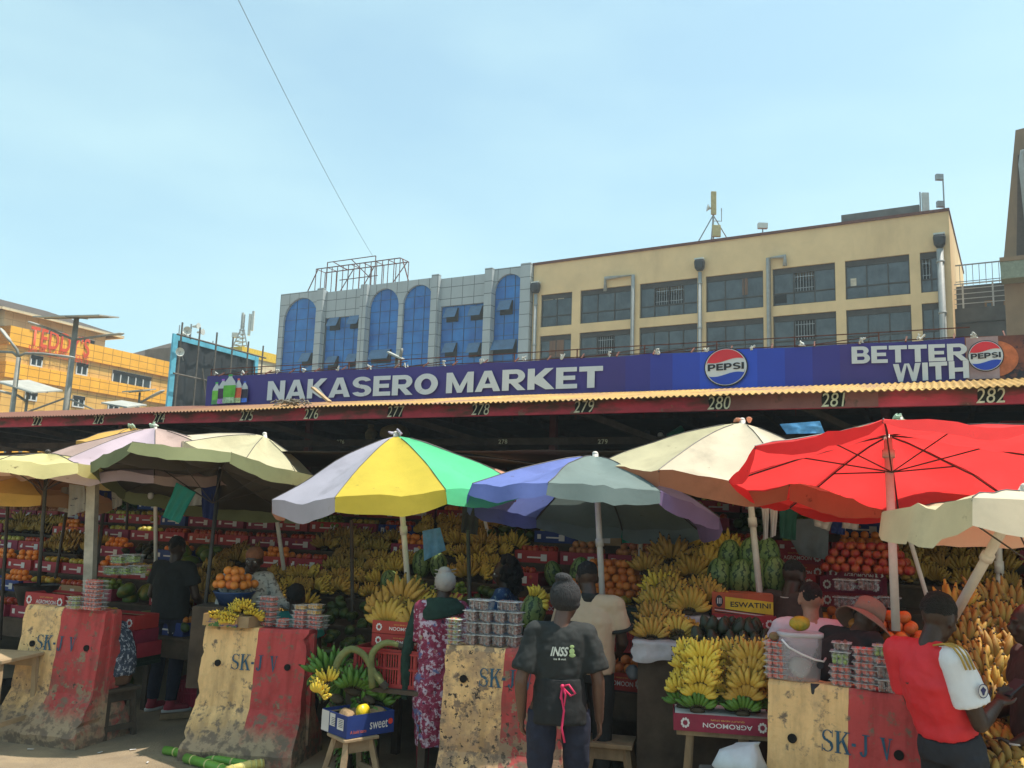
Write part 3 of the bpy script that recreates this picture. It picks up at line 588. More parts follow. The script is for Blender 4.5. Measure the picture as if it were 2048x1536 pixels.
# ---- the long banner with its frame
TB = 1.8; banner = thing('advertising_banner', 'long dark blue banner with big white market name and two round logos above the roof', 'banner', O, -TH)
navy = M('banner_navy', (.050, .036, .19), .55, .10, .8, .03); blues = [M('banner_blue', c, .55, .08, .8, .03) for c in ((.040, .036, .23), (.034, .045, .31), (.028, .060, .42), (.028, .080, .54))]
bt = [(416, 751.8), (700, 738.5), (1000, 724), (1200, 712), (1500, 697), (1933, 674), (2100, 664)]
bbm = [(410, 812), (700, 804), (1000, 793), (1240, 785), (1500, 776), (1933, 762), (2100, 758)]
TP = [MS(TB, *p) for p in bt]; BP = [MS(TB, *p) for p in bbm]
def interp(L_, s):
    for (a, za), (b, zb_) in zip(L_, L_[1:]):
        if s <= b or b == L_[-1][0]: return za+(zb_-za)*(s-a)/(b-a)
def bscale(u): return MS(TB, u, 740)[0]
S0, S1 = TP[0][0], TP[-1][0]
def bpoint(s, k, y=0):                  # k: 0 bottom .. 1 top
    a, b = interp(BP, s), interp(TP, s); return (s, TB+y+.02*math.sin(s*1.7)+.015*noise.noise(Vector((s*2, k*2, 0))), a+(b-a)*k-(.02*abs(math.sin(s*2.1)) if k == 1 else 0))
edges = [(410, 0), (1250, 1), (1300, 2), (1345, 3), (1400, 4), (1515, 3), (1570, 2), (1625, 1), (1680, 0), (1932, None)]
for (u0, k), (u1, _) in zip(edges, edges[1:]):
    a, b = bscale(u0), bscale(u1); a = max(a, S0); n = max(2, int((b-a)/.3)); q = MB()
    q.grid(lambda i, j: bpoint(a+(b-a)*i, j), n, 3); q.build('banner_cloth', navy if k == 0 else blues[k-1], banner, True)
def surf_text(txt, u0, u1, v0, v1, mat, off=.03, y=-.03, name='lettering'):   # lettering fitted between pixel columns and rows
    s0, zt_ = MS(TB+y, u0, v0[0]); s1, zt1 = MS(TB+y, u1, v0[1]); _, zb0 = MS(TB+y, u0, v1[0]); _, zb1 = MS(TB+y, u1, v1[1])
    o = text_obj(txt, name, mat, banner, 1, (0, 0, 0), (0, 0, 0), off=off, ext=0, sp=.97); me = o.data
    xs = [v.co.x for v in me.vertices]; ys = [v.co.y for v in me.vertices]; x0, x1, y0, y1 = min(xs), max(xs), min(ys), max(ys)
    for v in me.vertices:
        a = (v.co.x-x0)/(x1-x0); b = (v.co.y-y0)/(y1-y0); top = zt_+(zt1-zt_)*a; bot = zb0+(zb1-zb0)*a; s = s0+(s1-s0)*a
        v.co = (s, TB+y+.02*math.sin(s*1.7), bot+(top-bot)*b)
    o.rotation_euler = (0, 0, 0); o.scale = (1, 1, 1); return o
whitep = M('banner_white', (.56, .60, .62), .6, .05, 2, 0)
# heavy wide capitals drawn as outlines (unit height)
def rect(x0, y0, x1, y1): return [(x0, y0), (x1, y0), (x1, y1), (x0, y1)]
def arcp(cx, cy, rx, ry, a0, a1, n=12): return [(cx+rx*math.cos(R(a0+(a1-a0)*i/n)), cy+ry*math.sin(R(a0+(a1-a0)*i/n))) for i in range(n+1)]
def band(o, i): return [[o[k], o[k+1], i[k+1], i[k]] for k in range(len(o)-1)]
T_ = .27
GL = {
 'N': (1.0, [rect(0, 0, .29, 1), rect(.71, 0, 1.0, 1), [(.29, 1), (.29, .60), (.71, 0), (.71, .40)]]),
 'A': (1.12, [[(0, 0), (.30, 0), (.66, 1), (.40, 1)], [(.46, 1), (.72, 1), (1.12, 0), (.82, 0)], rect(.30, .17, .82, .37)]),
 'K': (1.08, [rect(0, 0, .29, 1), [(.29, .62), (.29, .30), (.74, 0), (1.10, 0), (.62, .56)], [(.29, .36), (.48, .42), (1.05, 1), (.70, 1), (.29, .60)]]),
 'S': (.98, band(arcp(.49, .70, .46, .30, 20, 180)+arcp(.49, .70, .46, .28, 180, 262, 6), arcp(.49, .72, .18, .10, 20, 180)+arcp(.49, .74, .18, .14, 180, 262, 6))+[[(.43, .42), (.47, .61), (.56, .58), (.52, .38)]]+band(arcp(.49, .30, .48, .30, -160, 0)+arcp(.49, .30, .48, .29, 0, 82, 6), arcp(.49, .28, .18, .10, -160, 0)+arcp(.49, .26, .18, .14, 0, 82, 6))),
 'E': (.84, [rect(0, 0, .29, 1), rect(.29, .79, .82, 1), rect(.29, .40, .76, .60), rect(.29, 0, .84, .21)]),
 'R': (1.0, [rect(0, 0, .29, 1), rect(.29, .79, .58, 1), rect(.29, .34, .58, .54), [(.36, .34), (.66, .36), (1.0, 0), (.66, 0)]]+band(arcp(.58, .67, .38, .33, -90, 90), arcp(.58, .665, .10, .125, -90, 90))),
 'O': (1.1, band(arcp(.55, .5, .55, .52, 0, 360, 28), arcp(.55, .5, .24, .27, 0, 360, 28))),
 'M': (1.25, [rect(0, 0, .28, 1), rect(.97, 0, 1.25, 1), [(.28, 1), (.28, .55), (.52, 0), (.625, 0), (.625, .32)], [(.625, .32), (.625, 0), (.73, 0), (.97, .55), (.97, 1)]]),
 'T': (.92, [rect(0, .77, .92, 1), rect(.315, 0, .605, .77)]),
 'B': (.96, [rect(0, 0, .29, 1), rect(.29, .80, .56, 1), rect(.29, .41, .60, .59), rect(.29, 0, .60, .20)]+band(arcp(.56, .745, .34, .255, -90, 90), arcp(.56, .695, .08, .10, -90, 90))+band(arcp(.60, .295, .36, .295, -90, 90), arcp(.60, .305, .08, .10, -90, 90))),
 'W': (1.45, [[(0, 1), (.30, 1), (.50, 0), (.26, 0)], [(.50, 0), (.38, .35), (.60, 1), (.74, 1)], [(.71, 1), (.85, 1), (1.09, .35), (.97, 0)], [(.95, 0), (1.19, 0), (1.45, 1), (1.16, 1)]]),
 'I': (.29, [rect(0, 0, .29, 1)]),
 'H': (1.0, [rect(0, 0, .29, 1), rect(.71, 0, 1.0, 1), rect(.29, .39, .71, .62)]),
 'P': (.96, [rect(0, 0, .29, 1), rect(.29, .79, .56, 1), rect(.29, .32, .56, .53)]+band(arcp(.56, .66, .38, .34, -90, 90), arcp(.56, .66, .10, .13, -90, 90))),
}
def word(txt, u0, u1, vt, vb, mat, gap=.07, y=-.04, sp=.32):
    tot = 0; pos = []
    for i, ch in enumerate(txt):
        if ch == ' ': tot += sp; continue
        pos.append((ch, tot)); tot += GL[ch][0]+gap
    tot -= gap
    s0 = MS(TB, u0, vt[0])[0]; s1 = MS(TB, u1, vt[1])[0]; zt0 = MS(TB, u0, vt[0])[1]; zt1 = MS(TB, u1, vt[1])[1]; zb0 = MS(TB, u0, vb[0])[1]; zb1 = MS(TB, u1, vb[1])[1]
    for ch, x0 in pos:
        q = MB()
        for k, poly in enumerate(GL[ch][1]):
            vs = []
            for x, z in poly:
                a = (x0+x)/tot; s = s0+(s1-s0)*a; t_ = zt0+(zt1-zt0)*a; b_ = zb0+(zb1-zb0)*a; vs.append((s, TB+y+.02*math.sin(s*1.7)-.0006*(k % 9), b_+(t_-b_)*z))
            q.add(vs, [tuple(range(len(vs)))])
        q.build('letter', mat, banner, fix=False)
word('NAKASERO MARKET', 538, 1207, (763, 732), (801, 775), whitep)
word('BETTER', 1703, 1935, (694, 688), (728, 722), whitep)
word('WITH', 1786, 1937, (729, 722), (765, 757), whitep)
redl = M('logo_red', (.62, .035, .05), .5, .1, 2, 0); bluel = M('logo_blue', (.02, .06, .42), .5, .1, 2, 0); blackl = M('logo_black', (.02, .022, .03), .6, .1, 2, 0)
def globe(u, v, ru, rv):
    s, z = MS(TB, u, v); rs = abs(MS(TB, u+ru, v)[0]-MS(TB, u-ru, v)[0])/2; rz_ = abs(MS(TB, u, v-rv)[1]-MS(TB, u, v+rv)[1])/2
    lg = MB(); lg.add([(s+rs*1.04*math.cos(a), TB-.045, z+rz_*1.04*math.sin(a)) for a in [2*math.pi*i/40 for i in range(40)]], [tuple(range(40))]); root = lg.build('logo', blackl, banner, fix=False)
    q = MB(); q.add([(s+rs*.985*math.cos(a), TB-.052, z+rz_*.985*math.sin(a)) for a in [2*math.pi*i/40 for i in range(40)]], [tuple(range(40))]); q.build('logo_disc', whitep, root, fix=False)
    def cap_(z0fn, top, mat, nm):
        N = 24; xs = [-.99+1.98*i/N for i in range(N+1)]; q = MB(); vs = []
        for x in xs:
            c = .95*math.sqrt(max(0, 1-x*x)); e = z0fn(x)
            lo, hi = (min(e, c), c) if top else (-c, max(-c, min(e, c)))
            if top and e > c: lo = hi = c
            if not top and e < -c: lo = hi = -c
            vs += [(s+rs*.94*x, TB-.058, z+rz_*lo), (s+rs*.94*x, TB-.058, z+rz_*hi)]
        q.add(vs, [(2*i, 2*i+2, 2*i+3, 2*i+1) for i in range(N)]); q.build(nm, mat, root, fix=False)
    cap_(lambda x: .34+.12*math.sin(x*2.6), True, redl, 'logo_crest'); cap_(lambda x: -.40+.12*math.sin(x*2.6), False, bluel, 'logo_base')
    # five wide capitals across the middle
    tot = sum(GL[c][0] for c in 'PEPSI')+.28; x0 = 0
    for ch in 'PEPSI':
        q = MB()
        for k, poly in enumerate(GL[ch][1]): q.add([(s+rs*.86*(-1+2*(x0+x)/tot), TB-.06-.0005*(k % 9), z+rz_*(-.20+.36*zz+.06*((x0+x)/tot))) for x, zz in poly], [tuple(range(len(poly)))])
        q.build('letter', blackl, root, fix=False); x0 += GL[ch][0]+.07
globe(1453, 735, 42, 37)
# right end picture panel with glass and plate
a, b = bscale(1932), S1; n = 6
pic = M('banner_photo_print', (.09, .035, .03), .5, .6, 2.5, 0, col2=(.30, .10, .05)); over(pic, f_noise(3, .55, .6), (.02, .02, .03))
q = MB(); q.grid(lambda i, j: bpoint(a+(b-a)*i, j), 4, 3); q.build('banner_cloth', pic, banner, True)
glassp = M('printed_glass', (.26, .17, .17), .5, .4, 4, 0, col2=(.42, .30, .30))
q = MB(); q.grid(lambda i, j: bpoint(bscale(1934)+(bscale(1999)-bscale(1934))*i, .03+.94*j, -.02), 3, 3); q.build('printed_tumbler', glassp, banner)
platem = M('printed_orange_food', (.45, .13, .05), .5, .35, 7, 0); s, z = MS(TB, 1990, 718); q = MB(); q.add([(s+.27*math.cos(a_), TB-.028, z+.0+.24*math.sin(a_)) for a_ in [2*math.pi*i/30 for i in range(30)]], [tuple(range(30))]); q.build('printed_plate', platem, banner, fix=False)
globe(1971, 713, 35, 30)
# printed bottles
gcol = {'green': (.10, .42, .03), 'purple': (.05, .02, .06), 'orange': (.62, .10, .04), 'cola': (.035, .03, .05), 'lime': (.16, .50, .05)}
def pbottle(u, vt, vb, wpx, col, capc, labc, yy):
    s, zt_ = MS(TB, u, vt); _, zb_ = MS(TB, u, vb); w_ = abs(MS(TB, u+wpx/2, vt)[0]-s); H = zt_-zb_
    prof = [(.0, 0), (.95, 0), (1, .05), (.92, .2), (1, .35), (1, .62), (.85, .74), (.5, .84), (.3, .9), (.3, .94)]
    def half(lo, hi, mat, y, nm, par):
        pts = []
        for x, zz in prof:
            if lo <= zz <= hi: pts.append((x, zz))
        pts = [(x, zz) for x, zz in pts if x > 0]
        poly = [(s+w_*x, zb_+H*zz) for x, zz in pts]+[(s-w_*x, zb_+H*zz) for x, zz in reversed(pts)]
        q = MB(); q.add([(x, TB+y, zz) for x, zz in poly], [tuple(range(len(poly)))]); return q.build(nm, mat, par, fix=False)
    rt = half(0, .94, M('bottle_glare', (.50, .55, .55), .5, .1, 3, 0), yy, 'printed_bottle', banner)
    half(0, .63, M('bottle_fill', col, .5, .25, 6, 0), yy-.004, 'bottle_drink', rt)
    half(0, .21, M('bottle_label', labc, .5, .5, 14, 0), yy-.008, 'bottle_label', rt)
    q = MB(); q.add([(s-w_*.34, TB+yy-.003, zb_+H*.93), (s+w_*.34, TB+yy-.003, zb_+H*.93), (s+w_*.34, TB+yy-.003, zt_), (s-w_*.34, TB+yy-.003, zt_)], [(0,1,2,3)]); q.build('bottle_cap', M('bottle_cap', capc, .5), rt, fix=False)
pbottle(437, 765, 809, 15, gcol['lime'], (.05, .5, .08), (.1, .3, .1), -.04)
pbottle(451, 759, 808, 17, gcol['purple'], (.35, .1, .5), (.35, .15, .5), -.055)
pbottle(482, 758, 806, 14, gcol['orange'], (.7, .12, .06), (.5, .6, .3), -.055)
pbottle(493, 763, 805, 14, gcol['cola'], (.05, .12, .6), (.05, .15, .6), -.04)
pbottle(467, 750, 807, 24, gcol['green'], (.05, .35, .1), (.35, .5, .3), -.075)
# steel frame and rail behind the banner with cord ties
q = MB(); fr = thing('banner_frame', 'thin rusty steel rail and posts holding the long banner', 'frame', O, -TH)
s = S0-.1; zr = []
while s < S1: zr.append((s, interp(TP, min(max(s, S0), S1)))); s += 1.15
for (a, za), (b, zb_) in zip(zr, zr[1:]):
    q.beam((a, TB+.18, za+.04), (b, TB+.18, zb_+.04), .014); q.beam((a, TB+.18, za+.17), (b, TB+.18, zb_+.17), .014)
    q.beam((a, TB+.18, za-1.0), (a, TB+.18, za+.18), .018)
    if random.random() < .5: q.beam((a, TB+.18, za+.02), (b, TB+.4, zb_+.17), .012)
for k in range(int((S1-S0)/.6)):
    s = S0+.3+k*.6; q.beam((s, TB-.01, interp(TP, s)-.02), (s+random.uniform(-.02, .02), TB+.15, interp(TP, s)+.08), .018)
q.build('rail', rustpaint, fr)
wc_ = M('white_cord', (.55, .55, .52), .8)
for k in range(int((S1-S0)/.75)):
    q = MB(); s = S0+.3+k*.75+random.uniform(-.1, .1); z = interp(TP, s)
    for j in range(3): q.tube([(s+random.uniform(-.05, .05), TB-.03, z+random.uniform(-.03, .07)) for _ in range(3)], .012, 4)
    q.build('cord_tie', wc_, fr)

# litter on the eave
s, z = MS(-.2, 568, 795); q = MB()
rr = random.Random(3)
for k in range(46): 
    x, y, zz = rr.gauss(0, .18), rr.gauss(0, .06), rr.uniform(0, .09); q.tube([(x-.06, y, zz), (x, y+rr.uniform(-.05, .05), zz+rr.uniform(0, .04)), (x+.06, y, zz+rr.uniform(-.03, .05))], .011, 4)
o = q.build('rope_heap', M('dry_rope', (.20, .17, .13), .9)); o.location = O+E1*s+N1*0+Vector((0, 0, roofz(0)+.02)); o.rotation_euler.z = -TH; tag(o, 'tangled heap of dry rope on the corrugated eave above number 276', 'rope')
s, _ = MS(0, 645, 780); o = MB().beam((-.32, 0, .28), (.12, -.1, .02), .08, .03).build('wooden_plank', M('bleached_plank', (.36, .25, .14), .85)); o.location = O+E1*s+N1*.15+Vector((0, 0, roofz(.15)+.03)); o.rotation_euler.z = -TH; tag(o, 'short pale plank leaning on the banner above number 276', 'plank')

# added dark sheets between hall and umbrellas, to shade the fruit tiers
cvm = M('dark_shade_sheet', (.05, .04, .03), .9, .3, 2, .3)
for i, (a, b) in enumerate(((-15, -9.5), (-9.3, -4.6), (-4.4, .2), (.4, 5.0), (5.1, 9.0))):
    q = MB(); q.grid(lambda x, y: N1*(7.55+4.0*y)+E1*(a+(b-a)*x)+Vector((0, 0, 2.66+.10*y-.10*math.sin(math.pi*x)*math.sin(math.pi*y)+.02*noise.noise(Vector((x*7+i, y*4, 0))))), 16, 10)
    o = q.build('shade_sheet', cvm, None, True, fix=False); o.modifiers.new('s', 'SOLIDIFY').thickness = .003
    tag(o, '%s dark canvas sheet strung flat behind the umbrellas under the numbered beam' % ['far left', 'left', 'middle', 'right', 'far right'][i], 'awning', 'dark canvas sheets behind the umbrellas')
# ================================================================ UMBRELLAS
polew = M('white_pole_paint', (.60, .56, .50), .5, .10, 8, .05); poled = M('dark_pole_steel', (.05, .045, .04), .6, .3, 8, .1); ribm = M('dark_rib_steel', (.06, .05, .045), .5, .2, 8, 0)
def cloth(name, c, tr=.38, dirt=.5):
    m = M(name, c, .85, .10, 2.2, .25, tr=tr, bsc=5)
    over(m, f_noise(2.6, .56, .8), tuple(x*dirt*1.15 for x in c)); over(m, f_noise(1.1, .52, .62), tuple(x*.80 for x in c)); over(m, f_noise(9, .66, .72), (.16*c[0]+.05, .13*c[1]+.04, .10*c[2]+.03)); return m
CL = {k: cloth('cloth_'+k, c, t) for k, c, t in (('lilac', (.46, .44, .52), .3), ('yellow', (.72, .55, .07), .38), ('green', (.12, .62, .30), .38), ('salmon', (.74, .38, .26), .35),
      ('blue', (.17, .22, .55), .32), ('slate', (.17, .22, .21), .22), ('mauve', (.25, .17, .33), .25), ('white', (.66, .66, .64), .35), ('beige', (.62, .56, .36), .35), ('cream', (.74, .64, .48), .38),
      ('rust', (.42, .17, .09), .3), ('red', (.86, .055, .055), .52), ('pinkbeige', (.50, .36, .32), .3), ('palelilac', (.60, .48, .55), .35), ('olive', (.20, .21, .10), .12), ('darkolive', (.060, .050, .038), .03), ('butter', (.74, .66, .32), .4),
      ('brown', (.36, .21, .12), .35), ('orange', (.72, .44, .12), .4), ('mint', (.50, .62, .50), .35))}
def umbrella(label, hub, Rr, h, panels, tilt=(0, 0), base=None, pole=polew, pr=.026, val=.15, spin=0, valmat=None, scal=.28, sag=.05, square=False, hubfab=None, seed=0, polelen=None, ribs=True, group=None, nm='market_umbrella', droop=None, strut=.36):
    """hub: apex of the canopy (world); tilt: degrees about x and y; base: where the pole ends (world)"""
    hub = Vector(hub); rnd = random.Random(seed); np_ = len(panels)
    Mt = Matrix.Rotation(R(tilt[0]), 3, 'X') @ Matrix.Rotation(R(tilt[1]), 3, 'Y')
    if base is None: base = hub+Mt @ Vector((0, 0, -(polelen or 2.4)))
    base = Vector(base); root = thing(nm, label, 'umbrella', base, 0, group); off = hub-base
    def W_(p): return off+Mt @ Vector(p)
    q = MB(); nu, nv = 10, 10; names = []
    mats = []; 
    for c in panels+([valmat] if valmat else []):
        if CL[c] not in mats: mats.append(CL[c])
    half = math.pi/np_
    def pt(i, a, r):                    # panel i, a in 0..1 across, r in 0..1 out
        ph = spin+2*math.pi*(i+a)/np_; mid = (a-.5)*2*half; rr = r*Rr*math.cos(half)/math.cos(mid) if not square else r*Rr
        if square:
            c, s_ = math.cos(ph), math.sin(ph); rr = r*Rr/max(abs(c), abs(s_))
        z = -h*(r**1.35); z -= sag*math.sin(math.pi*r)*math.sin(math.pi*a)*1.2
        w_ = noise.noise(Vector((math.cos(ph)*r*3+seed, math.sin(ph)*r*3, seed*1.7)))*.045*r + noise.noise(Vector((math.cos(ph)*r*9+seed, math.sin(ph)*r*9, seed)))*.016*math.sin(math.pi*a)+abs(noise.noise(Vector((math.cos(ph)*r*5+seed*2, math.sin(ph)*r*5, seed))))*-.03*r*math.sin(math.pi*a)
        return Vector((rr*math.cos(ph), rr*math.sin(ph), z+w_)), ph
    for i in range(np_):
        q.mi = mats.index(CL[panels[i]])
        q.grid(lambda a, r: W_(pt(i, a, .02+.98*r)[0]), nu, nv)
        if val: 
            q.mi = mats.index(CL[valmat if valmat else panels[i]]); ph0 = rnd.uniform(-.25, .35)
            def vf(a, k):
                p, ph = pt(i, a, 1); L = val*(1-scal+scal*abs(math.sin(math.pi*a))**.6)*k; fl = ph0+.25*noise.noise(Vector((ph*3, seed, 0)))
                return W_(p+Vector((math.cos(ph)*L*fl, math.sin(ph)*L*fl, -L)))
            q.grid(vf, nu, 3)
    cn = q.build('canopy', mats, root, True, fix=False)
    q = MB()                           # piping along the seams and hem
    for i in range(np_):
        q.tube([W_(pt(i, 0, r/8)[0]+Vector((0, 0, .002))) for r in range(1, 9)], .004, 4)
    q.build('seams', ribm if ribs else CL[panels[0]], cn)
    if ribs:
        hb = Vector((0, 0, -h*.95-.0))
        for i in range(np_):
            rb = MB().tube([W_(pt(i, 0, r/6)[0]+Vector((0, 0, -.014))) for r in range(0, 7)], .006, 5).build('rib', ribm, root)
            MB().tube([W_(Vector((0, 0, -max(strut, h*.5)))), W_(pt(i, 0, .52)[0]+Vector((0, 0, -.015)))], .0045, 4).build('strut', ribm, rb)
    d = off.normalized(); hubp = W_((0, 0, .02)); q = MB(); q.tube([(0, 0, 0), hubp], pr, 10); pl_ = q.build('pole', pole, root, True)
    if pr > .02:
        for a_, b_, k_ in ((.52, .56, 1.35), (.86, .90, 1.5)): MB().tube([hubp*a_, hubp*b_], pr*k_, 10).build('collar', pole, pl_, True)
    q = MB(); q.ell(hubp+Vector((0, 0, .006)), (.026, .026, .02), 8, 6); q.build('cap', ribm if pole is poled else polew, root, True)
    if hubfab:
        q = MB(); rr = random.Random(seed+5)
        for k in range(5): q.ell(hubp+Vector((rr.uniform(-.05, .05), rr.uniform(-.05, .05), .0+rr.uniform(0, .015))), (.045, .022, .013), 7, 5, Euler((rr.random(), rr.random(), rr.random()*3)).to_matrix())
        q.build('tied_cloth', CL[hubfab], root, wobble=.01, wsc=20)
    return root
# multicoloured one in the centre left
umbrella('umbrella with big lilac, yellow, green and salmon panels over the banana crates', P(792, 872, 8.0), 1.14, .50, ['salmon', 'salmon', 'rust', 'salmon', 'salmon', 'lilac', 'yellow', 'green'], (4, -6), P(826, 1296, 8.0), spin=R(-19), seed=1, val=.16, sag=.03, hubfab='lilac')
umbrella('blue and slate umbrella sagging over the person in the dark tee shirt', P(1190, 913, 7.4), 1.06, .44, ['mauve', 'slate', 'slate', 'blue', 'blue', 'blue', 'slate', 'mauve'], (-8.5, 5), P(1210, 1300, 7.4), spin=R(-22), seed=2, val=.13, sag=.05)
umbrella('patched beige umbrella with a rust coloured hem on a pale pole beside the red one', P(1484, 846, 7.3), 1.2, .50, ['cream', 'beige', 'beige', 'beige', 'beige', 'beige', 'cream', 'cream'], (3, 5), P(1531, 1300, 7.1), spin=R(-42), seed=3, val=.16, valmat='rust', hubfab='salmon')
umbrella('bright red umbrella tipped back so its ribs show', P(1776, 868, 5.7), 1.04, .27, ['red']*8, (-13.5, 2), P(1792, 1262, 5.55), spin=R(-25), seed=4, strut=.26, val=.09, scal=.8, sag=.05)
umbrella('square beige umbrella with a wavy hem at the right edge on a leaning pole', P(2052, 984, 4.4), .54, .07, ['cream', 'cream', 'beige', 'cream'], (-3, -2), P(1893, 1260, 5.0), spin=R(-47), seed=5, val=.19, square=True, scal=.35, sag=.03)
umbrella('cream and mint umbrella behind the red one at the right', P(1800, 838, 9.2), 1.35, .42, ['cream', 'cream', 'mint', 'beige', 'beige', 'mint', 'salmon', 'cream'], (2, 0), None, seed=6, val=.14, hubfab='mint')
umbrella('beige umbrella whose rim meets the right picture edge behind the red one', P(1990, 862, 7.1), 1.35, .40, ['cream', 'white', 'cream', 'beige', 'cream', 'cream', 'cream', 'salmon'], (2, 0), None, seed=26, val=.14)
umbrella('mauve and pink faded umbrella behind the dark canvas one', P(310, 856, 9.4), 1.32, .46, ['pinkbeige', 'pinkbeige', 'brown', 'pinkbeige', 'pinkbeige', 'pinkbeige', 'palelilac', 'pinkbeige'], (4, 0), P(312, 1240, 9.6), spin=R(-22), seed=7, val=.10, pr=.02, hubfab='mint')
umbrella('big dark olive canvas umbrella tipped to show its black underside', P(440, 934, 8.5), 1.12, .16, ['darkolive']*8, (-14, 2), P(398, 1330, 8.2), pole=poled, spin=R(-22), seed=8, val=.13, valmat='olive', sag=.08, pr=.018)
umbrella('pale butter yellow umbrella at the left picture edge on a thin dark pole', P(95, 908, 8.6), .85, .16, ['butter', 'butter', 'brown', 'brown', 'brown', 'butter', 'butter', 'butter'], (-3, -2), P(76, 1190, 8.6), pole=poled, seed=9, val=.13, pr=.018)
umbrella('brown patched umbrella low at the left picture edge', P(20, 928, 9.6), 1.2, .30, ['brown', 'orange', 'brown', 'brown', 'brown', 'brown', 'orange', 'brown'], (0, 3), P(0, 1280, 9.6), pole=poled, seed=10, val=.13, pr=.018)
umbrella('orange sunlit umbrella between the mauve and the brown ones', P(150, 918, 10.8), 1.3, .30, ['orange', 'orange', 'brown', 'orange', 'orange', 'orange', 'orange', 'orange'], (0, 3), None, pole=poled, seed=11, val=.12, pr=.018)
umbrella('ochre umbrella with gathered top just under number 274', P(262, 856, 12.2), .72, .20, ['orange']*8, (3, -2), None, pole=poled, seed=12, val=.12, pr=.018, hubfab='mint')
umbrella('folded sided beige umbrella behind the dark canvas one under number 275', P(528, 872, 9.8), .92, .34, ['beige', 'orange', 'beige', 'beige', 'cream', 'beige', 'beige', 'beige'], (0, 17), P(568, 1140, 9.6), spin=R(10), seed=13, val=.16, pr=.022)
umbrella('salmon edged umbrella half hidden behind the green panel', P(940, 922, 10.4), .9, .25, ['orange', 'salmon', 'salmon', 'orange', 'salmon', 'orange', 'salmon', 'salmon'], (0, 3), P(1018, 1240, 10.2), spin=.3, seed=14, val=.14, pr=.02)
# ================================================================ CONCRETE BARRIERS
def barrier_mats(k):
    ms = []
    for nm, c in (('cream_barrier_paint', (.76, .475, .215)), ('red_barrier_paint', (.46, .062, .060))):
        m = M(nm, c, .85, .12, 2.5, .35, bsc=22); wear = (.05, -.02, .10, -.01)[k]
        over(m, f_noise(3.2, .50, .72, zgrad=(0, 1.0, .10), stretch=(1, 1, .6)), (c[0]*.55, c[1]*.50, c[2]*.5) if nm[0] == 'r' else (.42, .27, .13))
        over(m, f_noise(5.5, .60-wear*1.4, .74-wear*1.4, zgrad=(.1, .8, .12)), (.40, .25, .14) if nm[0] == 'c' else (.28, .07, .06)); over(m, f_noise(8, .70-wear*1.3, .72-wear*1.3, zgrad=(.1, .75, .13)), (.25, .17, .11)); over(m, f_noise(3, .50, .80, stretch=(3.5, 1, .35)), (c[0]*.5, c[1]*.48, c[2]*.45)); over(m, f_noise(24, .705-wear, .72-wear, zgrad=(0, 1.0, .05)), (.06, .045, .035))
        over(m, f_noise(2.2, .56, .74, zgrad=(0, .48, .22)), (.34, .24, .15)); over(m, f_noise(14, .56, .66, zgrad=(0, .5, .13)), (.17, .12, .085)); ms.append(m)
    return ms
bluep = M('blue_stencil_paint', (.030, .085, .135), .8, .3, 14, .1); over(bluep, f_noise(30, .62, .66), (.35, .25, .14))
